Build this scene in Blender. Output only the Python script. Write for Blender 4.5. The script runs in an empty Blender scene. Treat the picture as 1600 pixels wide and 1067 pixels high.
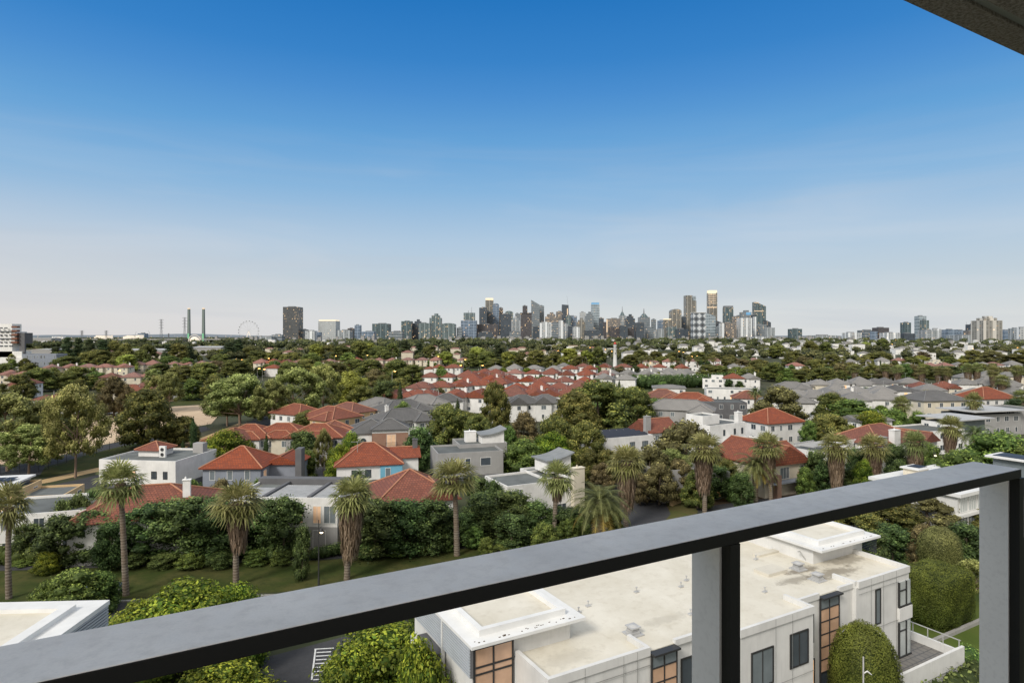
import bpy, math, random
import numpy as np
from mathutils import Vector, Matrix
SC = bpy.context.scene
COL = SC.collection
R = math.radians
F = 980.0; HZ = 525.0; H = 28.0          # focal length (px of a 1600 px frame), horizon row, eye height
CA, SA = math.cos(R(29.2)), math.sin(R(29.2))
EA = (CA, SA); EB = (-SA, CA)            # axes of the near street grid
YAWN = 29.2

def P(px, py, z=0.0):
    """ground-plan point seen at a pixel when it stands z above the ground"""
    Y = F * (H - z) / (py - HZ)
    return ((px - 800) / F * Y, Y)
def PY(px, Y): return ((px - 800) / F * Y, Y)
def AB(a, b, z=0.0): return (a * EA[0] + b * EB[0], a * EA[1] + b * EB[1], z)

# ------------------------------------------------------------------ mesh building
class MB:
    def __init__(s): s.v = []; s.f = []; s.m = []; s.sm = []
    def add(s, vs, fs, mi=0, smooth=False):
        b = len(s.v); s.v += [tuple(v) for v in vs]
        for f in fs: s.f.append(tuple(b + i for i in f)); s.m.append(mi); s.sm.append(smooth)
        return s
    def box(s, x0, x1, y0, y1, z0, z1, mi=0):
        vs = [(x, y, z) for z in (z0, z1) for y in (y0, y1) for x in (x0, x1)]
        return s.add(vs, [(0,2,3,1),(4,5,7,6),(0,1,5,4),(2,6,7,3),(0,4,6,2),(1,3,7,5)], mi)
    def obox(s, c, ux, uy, sx, sy, z0, z1, mi=0):
        """box whose plan axes are ux, uy"""
        vs = []
        for z in (z0, z1):
            for j in (-1, 1):
                for i in (-1, 1):
                    vs.append((c[0]+ux[0]*i*sx/2+uy[0]*j*sy/2, c[1]+ux[1]*i*sx/2+uy[1]*j*sy/2, z))
        return s.add(vs, [(0,2,3,1),(4,5,7,6),(0,1,5,4),(2,6,7,3),(0,4,6,2),(1,3,7,5)], mi)
    def prism(s, pts, z0, z1, mi=0, z1f=None):
        n = len(pts)
        vs = [(p[0], p[1], z0) for p in pts] + [(p[0], p[1], (z1f(p) if z1f else z1)) for p in pts]
        fs = [tuple(reversed(range(n))), tuple(range(n, 2*n))] + [(i, (i+1) % n, n+(i+1) % n, n+i) for i in range(n)]
        return s.add(vs, fs, mi)
    def tube(s, p, q, r0, r1=None, n=8, mi=0, cap=True, smooth=True):
        r1 = r0 if r1 is None else r1
        p = Vector(p); q = Vector(q); d = (q - p)
        if d.length < 1e-6: return s
        d.normalize(); a = d.orthogonal().normalized(); b = d.cross(a)
        vs = []
        for c, r in ((p, r0), (q, r1)):
            for i in range(n):
                t = 2*math.pi*i/n; vs.append(tuple(c + a*(r*math.cos(t)) + b*(r*math.sin(t))))
        s.add(vs, [(i, (i+1) % n, n+(i+1) % n, n+i) for i in range(n)], mi, smooth)
        if cap:
            s.add(vs, [tuple(reversed(range(n))), tuple(range(n, 2*n))], mi)
        return s
    def lathe(s, prof, n=16, c=(0,0,0), mi=0, smooth=True):
        vs = []
        for r, z in prof:
            for i in range(n):
                t = 2*math.pi*i/n; vs.append((c[0]+r*math.cos(t), c[1]+r*math.sin(t), c[2]+z))
        fs = []
        for k in range(len(prof)-1):
            for i in range(n): fs.append((k*n+i, k*n+(i+1) % n, (k+1)*n+(i+1) % n, (k+1)*n+i))
        s.add(vs, fs, mi, smooth)
        s.add(vs[-n:], [tuple(range(n))], mi); s.add(vs[:n], [tuple(reversed(range(n)))], mi)
        return s
    def mesh(s, name, mats):
        me = bpy.data.meshes.new(name)
        me.from_pydata(s.v, [], s.f)
        me.polygons.foreach_set('material_index', s.m)
        me.polygons.foreach_set('use_smooth', s.sm)
        uvl = me.uv_layers.new(name='UVMap'); uv = uvl.data
        co = s.v
        for p in me.polygons:
            n = p.normal
            if abs(n.z) > 0.999: u = Vector((1,0,0)); v = Vector((0,1,0))
            else:
                u = Vector((-n.y, n.x, 0)).normalized(); v = n.cross(u)
            for li, vi in zip(p.loop_indices, p.vertices):
                c = Vector(co[vi]); uv[li].uv = (c.dot(u), c.dot(v))
        for m in mats: me.materials.append(m)
        me.update()
        return me
    def build(s, name, mats, parent=None, loc=None, rz=0):
        if not isinstance(mats, (list, tuple)): mats = [mats]
        return link(name, s.mesh(name, mats), parent, loc, rz)

def link(name, me, parent=None, loc=None, rz=0):
    o = bpy.data.objects.new(name, me); COL.objects.link(o)
    if parent: o.parent = parent
    if loc: o.location = loc
    if rz: o.rotation_euler = (0, 0, rz)
    return o
def tag(o, label=None, cat=None, group=None, kind=None):
    if label: o['label'] = label
    if cat: o['category'] = cat
    if group: o['group'] = group
    if kind: o['kind'] = kind
    return o
def thing(name, label, cat, loc=(0,0,0), yaw=0, group=None):
    o = bpy.data.objects.new(name, None); COL.objects.link(o)
    o.location = loc; o.rotation_euler = (0, 0, R(yaw)); o.empty_display_size = 0.5
    return tag(o, label, cat, group)
KIDS = {}
def children(o):
    if o.name not in KIDS: KIDS[o.name] = [c for c in o.children]
    return KIDS[o.name]
def copy_tree(o, parent=None):
    c = o.copy(); COL.objects.link(c)
    c.parent = parent
    for ch in children(o): copy_tree(ch, c)
    return c
AUTO = []   # (object, description, plural noun, pixel x, depth)
def auto(o, desc, noun, px, depth): AUTO.append((o, desc, noun, px, depth))

# ------------------------------------------------------------------ materials
class NT:
    def __init__(s, name):
        s.m = bpy.data.materials.new(name); s.m.use_nodes = True
        s.t = s.m.node_tree; s.t.nodes.clear()
    def n(s, typ, **kw):
        nd = s.t.nodes.new(typ)
        for k, v in kw.items():
            if k.startswith('i_'):
                key = k[2:]; key = int(key) if key.isdigit() else key.replace('_', ' ')
                nd.inputs[key].default_value = v
            else: setattr(nd, k, v)
        return nd
    def l(s, a, b): s.t.links.new(a, b)
    def math(s, op, a, b=None, c=None):
        nd = s.n('ShaderNodeMath', operation=op)
        for i, x in enumerate((a, b, c)):
            if x is None: continue
            if isinstance(x, (int, float)): nd.inputs[i].default_value = x
            else: s.l(x, nd.inputs[i])
        return nd.outputs[0]
    def mix(s, fac, a, b, blend='MIX'):
        nd = s.n('ShaderNodeMix', data_type='RGBA', blend_type=blend)
        for sock, x in ((nd.inputs[0], fac), (nd.inputs[6], a), (nd.inputs[7], b)):
            if isinstance(x, (int, float)): sock.default_value = x
            elif isinstance(x, tuple): sock.default_value = x if len(x) == 4 else (*x, 1)
            else: s.l(x, sock)
        return nd.outputs[2]
    def noise(s, vec, scale, detail=3, rough=0.55):
        nd = s.n('ShaderNodeTexNoise'); nd.inputs['Scale'].default_value = scale
        nd.inputs['Detail'].default_value = detail; nd.inputs['Roughness'].default_value = rough
        if vec is not None: s.l(vec, nd.inputs['Vector'])
        return nd.outputs['Fac']
    def ramp(s, fac, stops):
        nd = s.n('ShaderNodeValToRGB'); cr = nd.color_ramp
        while len(cr.elements) < len(stops): cr.elements.new(0.5)
        for e, (p, c) in zip(cr.elements, stops):
            e.position = p; e.color = (c, c, c, 1) if isinstance(c, (int, float)) else (*c, 1)
        s.l(fac, nd.inputs[0]); return nd.outputs[0]
    def out(s, shader): 
        o = s.n('ShaderNodeOutputMaterial'); s.l(shader, o.inputs[0]); return s.m
    def bsdf(s, color, rough=0.8, spec=0.3, metal=0, bump=None, bstr=0.3, bdist=0.02, em=None, ems=0):
        b = s.n('ShaderNodeBsdfPrincipled')
        b.inputs['Roughness'].default_value = rough if isinstance(rough, (int, float)) else 0.5
        if not isinstance(rough, (int, float)): s.l(rough, b.inputs['Roughness'])
        b.inputs['Specular IOR Level'].default_value = spec; b.inputs['Metallic'].default_value = metal
        if isinstance(color, tuple): b.inputs['Base Color'].default_value = (*color[:3], 1)
        else: s.l(color, b.inputs['Base Color'])
        if bump is not None:
            bn = s.n('ShaderNodeBump'); bn.inputs['Strength'].default_value = bstr; bn.inputs['Distance'].default_value = bdist
            s.l(bump, bn.inputs['Height']); s.l(bn.outputs[0], b.inputs['Normal'])
        if em is not None:
            if isinstance(em, tuple): b.inputs['Emission Color'].default_value = (*em, 1)
            else: s.l(em, b.inputs['Emission Color'])
            if isinstance(ems, (int, float)): b.inputs['Emission Strength'].default_value = ems
            else: s.l(ems, b.inputs['Emission Strength'])
        return b.outputs[0]
    def obj(s): return s.n('ShaderNodeTexCoord').outputs['Object']
    def uv(s): return s.n('ShaderNodeTexCoord').outputs['UV']
    def rnd(s): return s.n('ShaderNodeObjectInfo').outputs['Random']

def dirty(name, col, rough=0.8, amt=0.25, scale=0.6, fine=14, bstr=0.15, spec=0.3, metal=0, streak=0.0, dark=None, vary=0.0):
    """painted or rendered surface: broad stains, fine grain, optional vertical streaks"""
    t = NT(name); ob = t.obj()
    n1 = t.noise(ob, scale, 5, 0.6); n2 = t.noise(ob, fine, 3)
    dk = dark or tuple(c * (1 - amt) * 0.75 for c in col)
    c = t.mix(t.ramp(n1, [(0.35, 0), (0.7, 1)]), tuple(c * 1.04 for c in col), tuple(c * (1 - amt) for c in col))
    c = t.mix(t.math('MULTIPLY', t.ramp(n2, [(0.45, 0), (0.75, 1)]), amt * 0.6), c, dk)
    if streak > 0:
        mp = t.n('ShaderNodeMapping'); mp.inputs['Scale'].default_value = (3, 3, 0.25); t.l(ob, mp.inputs[0])
        n3 = t.noise(mp.outputs[0], 1.6, 4)
        c = t.mix(t.math('MULTIPLY', t.ramp(n3, [(0.5, 0), (0.8, 1)]), streak), c, dk)
    if vary > 0:
        v = t.math('MULTIPLY_ADD', t.rnd(), vary * 2, 1 - vary)
        hs = t.n('ShaderNodeHueSaturation'); t.l(v, hs.inputs['Value']); t.l(c, hs.inputs['Color']); c = hs.outputs[0]
    return t.out(t.bsdf(c, rough, spec, metal, n2, bstr, 0.01))

def tiles(name, col, col2, mort, bw=0.42, rh=0.44, vary=0.12, patch=0.5):
    if bw > .3: col = tuple(c * .88 for c in col); col2 = tuple(c * .78 for c in col2)
    t = NT(name); uv = t.uv(); ob = t.obj()
    br = t.n('ShaderNodeTexBrick'); t.l(uv, br.inputs['Vector'])
    br.inputs['Color1'].default_value = (*col, 1); br.inputs['Color2'].default_value = (*col2, 1)
    br.inputs['Mortar'].default_value = (*mort, 1); br.inputs['Scale'].default_value = 1
    br.inputs['Mortar Size'].default_value = 0.055; br.inputs['Mortar Smooth'].default_value = 0.4
    br.inputs['Brick Width'].default_value = bw; br.inputs['Row Height'].default_value = rh
    n1 = t.noise(ob, 0.35, 5, 0.65); n2 = t.noise(ob, 3.5, 4, 0.7)
    c = t.mix(t.math('MULTIPLY', t.ramp(n1, [(0.4, 0), (0.7, 1)]), patch), br.outputs[0], tuple(c * 0.55 for c in col))
    c = t.mix(t.math('MULTIPLY', t.ramp(n2, [(0.5, 0), (0.72, 1)]), 0.4), c, tuple(x * 0.5 + 0.06 for x in col2))
    hs = t.n('ShaderNodeHueSaturation'); t.l(c, hs.inputs['Color'])
    t.l(t.math('MULTIPLY_ADD', t.rnd(), vary * 2, 1 - vary), hs.inputs['Value'])
    t.l(t.math('MULTIPLY_ADD', t.rnd(), 0.25, 0.85), hs.inputs['Saturation'])
    return t.out(t.bsdf(hs.outputs[0], 0.75, 0.25, 0, br.outputs['Fac'], -0.6, 0.04))

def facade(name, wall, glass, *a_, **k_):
    hz = (.20, .33, .43)  # distance haze mixed into the wall and glass colours
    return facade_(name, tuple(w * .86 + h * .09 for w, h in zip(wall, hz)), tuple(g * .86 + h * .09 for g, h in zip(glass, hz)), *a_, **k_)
def facade_(name, wall, glass, cw=8, ch=7, lit=0.16, frac=0.62, vfrac=0.62, warm=(1.0, 0.66, 0.34), es=1.1, rough=0.35, pier=0.0, band=0.0):
    """tower curtain wall: a grid of window bays with a few lit ones"""
    t = NT(name); uv = t.uv()
    sp = t.n('ShaderNodeSeparateXYZ'); t.l(uv, sp.inputs[0])
    x = t.math('DIVIDE', sp.outputs[0], cw); y = t.math('DIVIDE', sp.outputs[1], ch)
    fx = t.math('FRACT', x); fy = t.math('FRACT', y)
    wx = t.math('LESS_THAN', fx, frac); wy = t.math('LESS_THAN', fy, vfrac)
    inn = t.math('MULTIPLY', wx, wy)
    cb = t.n('ShaderNodeCombineXYZ'); t.l(t.math('FLOOR', x), cb.inputs[0]); t.l(t.math('FLOOR', y), cb.inputs[1])
    t.l(t.math('MULTIPLY', t.rnd(), 91.0), cb.inputs[2])
    wn = t.n('ShaderNodeTexWhiteNoise', noise_dimensions='3D'); t.l(cb.outputs[0], wn.inputs[0])
    rv = wn.outputs['Value']
    cl = t.noise(t.obj(), 0.02, 2)
    litm = t.math('MULTIPLY', inn, t.math('LESS_THAN', rv, t.math('MULTIPLY', t.math('MULTIPLY', cl, 2.0), lit * .42)))
    g = t.mix(t.math('FRACT', t.math('MULTIPLY', rv, 7.3)), tuple(c * 0.55 for c in glass), tuple(c * 1.5 for c in glass))
    w = t.mix(t.noise(t.obj(), 0.05, 3), tuple(c * 0.8 for c in wall), tuple(c * 1.2 for c in wall))
    c = t.mix(inn, w, g)
    sp2 = t.n('ShaderNodeSeparateXYZ'); t.l(uv, sp2.inputs[0])
    if pier > 0:
        k = t.math('LESS_THAN', t.math('FRACT', t.math('DIVIDE', sp2.outputs[0], cw * 3.1)), pier); c = t.mix(k, c, tuple(min(1, x * 1.5 + .08) for x in wall))
    if band > 0:
        k = t.math('LESS_THAN', t.math('FRACT', t.math('DIVIDE', sp2.outputs[1], ch * 2.0)), band); c = t.mix(k, c, tuple(min(1, x * 1.6 + .1) for x in wall))
    st = t.math('MULTIPLY', litm, t.math('MULTIPLY_ADD', t.math('FRACT', t.math('MULTIPLY', rv, 31.7)), es * .8, es * 0.15))
    return t.out(t.bsdf(c, rough, 0.5, 0, None, em=warm, ems=st))

def leafmat(name, col, col2=None, vary=0.25, trans=0.3, hue=0.025):
    g = 1.0 if 'palm' in name else (1.2 if 'bright' in name or 'clipped' in name else 1.85)
    col = tuple(c * g for c in col); col2 = tuple(min(.6, c * (1 + (g - 1) * .8)) for c in col2)
    t = NT(name)
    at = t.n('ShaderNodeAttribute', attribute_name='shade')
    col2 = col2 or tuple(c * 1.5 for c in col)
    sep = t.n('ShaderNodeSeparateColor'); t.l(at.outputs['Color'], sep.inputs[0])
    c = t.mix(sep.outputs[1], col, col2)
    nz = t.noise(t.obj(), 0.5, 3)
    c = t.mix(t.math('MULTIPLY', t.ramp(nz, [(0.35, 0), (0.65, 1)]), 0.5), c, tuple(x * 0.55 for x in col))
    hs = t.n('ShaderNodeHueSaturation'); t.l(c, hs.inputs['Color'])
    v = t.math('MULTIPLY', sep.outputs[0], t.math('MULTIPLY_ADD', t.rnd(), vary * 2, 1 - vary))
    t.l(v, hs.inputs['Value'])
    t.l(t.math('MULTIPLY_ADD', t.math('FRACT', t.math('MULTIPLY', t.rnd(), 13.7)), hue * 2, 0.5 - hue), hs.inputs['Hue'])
    b = t.bsdf(hs.outputs[0], 0.6, 0.25)
    tr = t.n('ShaderNodeBsdfTranslucent'); t.l(hs.outputs[0], tr.inputs[0])
    mx = t.n('ShaderNodeMixShader'); mx.inputs[0].default_value = trans; t.l(b, mx.inputs[1]); t.l(tr.outputs[0], mx.inputs[2])
    return t.out(mx.outputs[0])
def emis(name, col, s):
    t = NT(name); return t.out(t.bsdf(tuple(c * .3 for c in col), 0.6, 0.2, em=col, ems=s))
def glassmat(name, col=(0.04, 0.05, 0.06), rough=0.12, var=0.5, em=None, ems=0):
    t = NT(name); n = t.noise(t.obj(), 0.9, 3)
    c = t.mix(t.math('MULTIPLY', n, var), col, tuple(x * 2.4 + .03 for x in col))
    return t.out(t.bsdf(c, rough, 0.8, em=em, ems=(t.math('MULTIPLY', t.ramp(t.noise(t.obj(), 1.3, 3), [(0.3, 0.35), (0.7, 1)]), ems) if em else 0)))

M = {}
M['white'] = dirty('white_render', (0.78, 0.77, 0.74), 0.8, 0.16, 0.5, streak=0.3, vary=0.06)
M['cream'] = dirty('cream_render', (0.66, 0.60, 0.48), 0.8, 0.15, 0.5, streak=0.25, vary=0.06)
M['orange'] = dirty('apricot_render', (0.62, 0.44, 0.24), 0.8, 0.15, 0.5, streak=0.2)
M['grey'] = dirty('grey_render', (0.34, 0.335, 0.325), 0.8, 0.15, 0.5, streak=0.25)
M['dgrey'] = dirty('dark_grey_render', (0.13, 0.13, 0.135), 0.8, 0.2, 0.5, streak=0.2)
M['bluegrey'] = dirty('blue_grey_render', (0.24, 0.265, 0.31), 0.8, 0.15, 0.5, streak=0.2)
M['blue'] = dirty('sky_blue_render', (0.17, 0.42, 0.56), 0.8, 0.12, 0.5, streak=0.2)
M['brick'] = tiles('red_brick', (0.36, 0.095, 0.055), (0.28, 0.075, 0.048), (0.3, 0.2, 0.15), 0.24, 0.09, 0.05, 0.2)
M['red'] = tiles('terracotta_tiles', (0.32, 0.106, 0.060), (0.225, 0.078, 0.05), (0.10, 0.04, 0.03))
M['red2'] = tiles('orange_terracotta_tiles', (0.33, 0.098, 0.052), (0.24, 0.074, 0.044), (0.12, 0.042, 0.03), patch=0.4)
M['pink'] = tiles('faded_terracotta_tiles', (0.36, 0.185, 0.145), (0.29, 0.145, 0.12), (0.19, 0.1, 0.085), 0.5, 0.5)
M['slate'] = tiles('grey_slate_tiles', (0.27, 0.26, 0.245), (0.34, 0.32, 0.30), (0.13, 0.13, 0.125))
M['dslate'] = tiles('dark_slate_tiles', (0.14, 0.137, 0.133), (0.19, 0.185, 0.18), (0.07, 0.07, 0.07))
M['ridge'] = dirty('mortar_ridge', (0.42, 0.2, 0.12), 0.8, 0.2)
M['sridge'] = dirty('grey_ridge', (0.2, 0.2, 0.2), 0.8, 0.2)
M['flat'] = dirty('grey_roof_membrane', (0.14, 0.15, 0.145), 0.85, 0.35, 0.35, vary=0.15)
M['pale'] = dirty('pale_roof_membrane', (0.60, 0.565, 0.48), 0.75, 0.14, 0.35, fine=5, dark=(0.25, 0.2, 0.14))
M['trim'] = dirty('white_trim', (0.70, 0.70, 0.68), 0.6, 0.1)
M['frame'] = dirty('dark_window_frame', (0.035, 0.035, 0.035), 0.5, 0.1)
M['glass'] = glassmat('window_glass')
M['glass2'] = glassmat('pale_window_glass', (0.12, 0.14, 0.15), 0.1)
M['lit'] = glassmat('lit_window', (0.6, 0.35, 0.15), 0.3, em=(1.0, 0.55, 0.22), ems=1.0)
M['blind'] = glassmat('window_blind', (0.5, 0.34, 0.22), 0.35, em=(1.0, 0.6, 0.34), ems=0.22)
M['metal'] = dirty('galvanised_metal', (0.45, 0.45, 0.44), 0.6, 0.2, 1, spec=0.3)
M['zinc'] = dirty('grey_zinc_roof', (0.24, 0.25, 0.25), 0.6, 0.2, 1)
M['dmetal'] = dirty('dark_painted_metal', (0.045, 0.045, 0.045), 0.4, 0.2, 1)
M['solar'] = dirty('solar_panel', (0.022, 0.025, 0.035), 0.45, 0.2, 2, spec=0.3)
M['bark'] = dirty('grey_bark', (0.16, 0.125, 0.09), 0.9, 0.4, 1.5, 9, 0.6, streak=0.5)
M['gbark'] = dirty('pinkish_gum_bark', (0.30, 0.21, 0.15), 0.85, 0.45, 1.2, 6, 0.4, streak=0.4)
M['pbark'] = dirty('palm_bark', (0.20, 0.165, 0.13), 0.9, 0.4, 3, 12, 0.8)
t = NT('palm_bark_rings'); ob = t.obj(); sp_ = t.n('ShaderNodeSeparateXYZ'); t.l(ob, sp_.inputs[0])
n_ = t.noise(ob, 5, 4, .7); rg_ = t.math('PINGPONG', t.math('ADD', t.math('MULTIPLY', sp_.outputs[2], 3.2), t.math('MULTIPLY', n_, 1.3)), .5)
c = t.mix(t.math('MULTIPLY', rg_, 1.6), (.10, .08, .06), (.30, .26, .21)); c = t.mix(t.ramp(t.noise(ob, .5, 3), [(.4, 0), (.65, .7)]), c, (.15, .105, .07))
M['pbark'] = t.out(t.bsdf(c, .9, .15, 0, rg_, .8, .04))
M['skirt'] = leafmat('dead_palm_fronds', (0.20, 0.135, 0.085), (0.33, 0.25, 0.18), 0.12, 0.1, 0.01)
L = {}
L['gum'] = leafmat('gum_leaves', (0.10, 0.115, 0.03), (0.42, 0.42, 0.13))
L['dense'] = leafmat('olive_dense_leaves', (0.065, 0.078, 0.02), (0.27, 0.25, 0.062))
L['round'] = leafmat('mid_green_leaves', (0.062, 0.098, 0.022), (0.23, 0.29, 0.065))
L['street'] = leafmat('dark_street_tree_leaves', (0.038, 0.062, 0.018), (0.15, 0.20, 0.06), 0.18)
L['pine'] = leafmat('dark_conifer_needles', (0.032, 0.05, 0.02), (0.095, 0.115, 0.042), 0.2)
L['cypress'] = leafmat('cypress_foliage', (0.025, 0.045, 0.014), (0.065, 0.10, 0.03), 0.15)
L['yellow'] = leafmat('golden_leaves', (0.17, 0.18, 0.03), (0.46, 0.40, 0.09), 0.15)
L['maroon'] = leafmat('bronze_leaves', (0.08, 0.070, 0.03), (0.24, 0.205, 0.08), 0.2)
L['lime'] = leafmat('bright_green_leaves', (0.08, 0.14, 0.015), (0.44, 0.48, 0.05), 0.12)
L['topiary'] = leafmat('clipped_leaves', (0.075, 0.12, 0.02), (0.25, 0.30, 0.055), 0.1)
L['fan'] = leafmat('fan_palm_leaves', (0.17, 0.20, 0.055), (0.56, 0.55, 0.23), 0.12, 0.3)
L['date'] = leafmat('date_palm_leaves', (0.085, 0.115, 0.035), (0.26, 0.29, 0.11), 0.12, 0.25)
L['datey'] = leafmat('yellowing_palm_leaves', (0.30, 0.20, 0.05), (0.5, 0.35, 0.10), 0.1)
L['wood'] = leafmat('far_wood_leaves', (0.045, 0.058, 0.024), (0.17, 0.17, 0.06), 0.05)

# ------------------------------------------------------------------ foliage
def shade_attr(me, cols):
    a = me.color_attributes.new(name='shade', type='FLOAT_COLOR', domain='POINT')
    a.data.foreach_set('color', np.asarray(cols, dtype=np.float32).ravel())
def quads_mesh(name, V, mat, C, nv=4, extra=None):
    """V: (n,4,3) leaf corners; C: (n,2) brightness and tip-colour"""
    n = V.shape[0]; verts = V.reshape(-1, 3)
    me = bpy.data.meshes.new(name)
    cols = np.ones((n * nv, 4), dtype=np.float32)
    cols[:, 0] = np.repeat(C[:, 0], nv); cols[:, 1] = np.repeat(C[:, 1], nv)
    nf = n
    ls = np.arange(0, n * nv, nv); lv = np.arange(n * nv)
    if extra is not None:
        ev, ef, ec = extra
        lv = np.concatenate([lv, (np.asarray(ef) + len(verts)).ravel()])
        ls = np.concatenate([ls, n * nv + np.arange(0, len(ef) * 3, 3)])
        verts = np.concatenate([verts, ev]); nf += len(ef)
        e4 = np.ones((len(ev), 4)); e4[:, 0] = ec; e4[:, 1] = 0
        cols = np.concatenate([cols, e4])
    me.vertices.add(len(verts)); me.vertices.foreach_set('co', verts.astype(np.float32).ravel())
    me.loops.add(len(lv)); me.loops.foreach_set('vertex_index', lv.astype(np.int32))
    me.polygons.add(nf); me.polygons.foreach_set('loop_start', ls.astype(np.int32))
    me.update(calc_edges=True); me.validate()
    shade_attr(me, cols)
    me.materials.append(mat)
    return me
def unit(v): return v / (np.linalg.norm(v, axis=-1, keepdims=True) + 1e-9)
import bmesh
def ico(sub=1):
    bm = bmesh.new(); bmesh.ops.create_icosphere(bm, subdivisions=sub, radius=1)
    v = np.array([x.co[:] for x in bm.verts]); f = np.array([[l.index for l in x.verts] for x in bm.faces]); bm.free()
    return v, f
ICO = ico(2)
def leaves(rg, cen, rad, per, leaf, jitter=0.7, sq=0.8, up=0.25, ragged=0.22, cull=0.72, core=0.8, aspect=0.55):
    """leaf quads over a set of clumps; cen (k,3), rad (k,)"""
    k = len(cen)
    idx = np.repeat(np.arange(k), np.maximum(8, (per * (rad / rad.mean()) ** 2).astype(int)))
    n = len(idx)
    d = unit(rg.normal(size=(n, 3)))
    d[:, 2] = np.where(rg.random(n) < up, np.abs(d[:, 2]), d[:, 2])
    rr = rad[idx] * (1 - ragged + rg.random(n) * ragged * 1.7)
    p = cen[idx] + d * rr[:, None] * np.array([1, 1, sq])
    keep = np.ones(n, bool)
    for j in range(k):
        q = (p - cen[j]) / np.array([1, 1, sq])
        ins = (np.einsum('ij,ij->i', q, q) < (rad[j] * cull) ** 2) & (idx != j)
        keep &= ~ins
    p = p[keep]; d = d[keep]; idx = idx[keep]; n = len(p)
    nn = unit(d + rg.normal(size=(n, 3)) * jitter * 0.6 + np.array([0, 0, 0.25]))
    a = unit(np.cross(nn, rg.normal(size=(n, 3)))); b = np.cross(nn, a)
    s = leaf * (0.6 + 0.8 * rg.random(n))[:, None]
    V = np.stack([p + a * s, p + b * s * aspect, p - a * s * 0.9, p - b * s * aspect], axis=1)
    cf = 0.6 + 0.7 * rg.random(k)
    br = cf[idx] * (0.6 + 0.75 * rg.random(n)) * (.82 + .4 * np.clip(d[:, 2], -.2, 1))  # upward-facing leaves coloured brighter, top light painted into the crown
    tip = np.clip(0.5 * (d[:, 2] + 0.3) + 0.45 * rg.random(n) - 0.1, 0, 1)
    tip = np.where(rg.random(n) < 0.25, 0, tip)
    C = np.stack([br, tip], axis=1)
    ev = ef = None; ex = None
    if core > 0:
        iv, fi = ICO
        evs = []; efs = []
        for j in range(k):
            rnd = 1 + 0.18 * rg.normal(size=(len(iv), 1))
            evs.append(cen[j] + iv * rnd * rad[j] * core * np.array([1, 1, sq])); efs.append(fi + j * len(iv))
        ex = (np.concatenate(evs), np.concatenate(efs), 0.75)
    return V, C, ex
def merge(parts):
    V = np.concatenate([p[0] for p in parts]); C = np.concatenate([p[1] for p in parts])
    ex = None; off = 0; ev = []; ef = []; ec = []
    for p in parts:
        if p[2] is not None:
            ev.append(p[2][0]); ef.append(p[2][1] + off); ec.append(np.full(len(p[2][0]), p[2][2])); off += len(p[2][0])
    if ev: ex = (np.concatenate(ev), np.concatenate(ef), np.concatenate(ec))
    return V, C, ex

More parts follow.
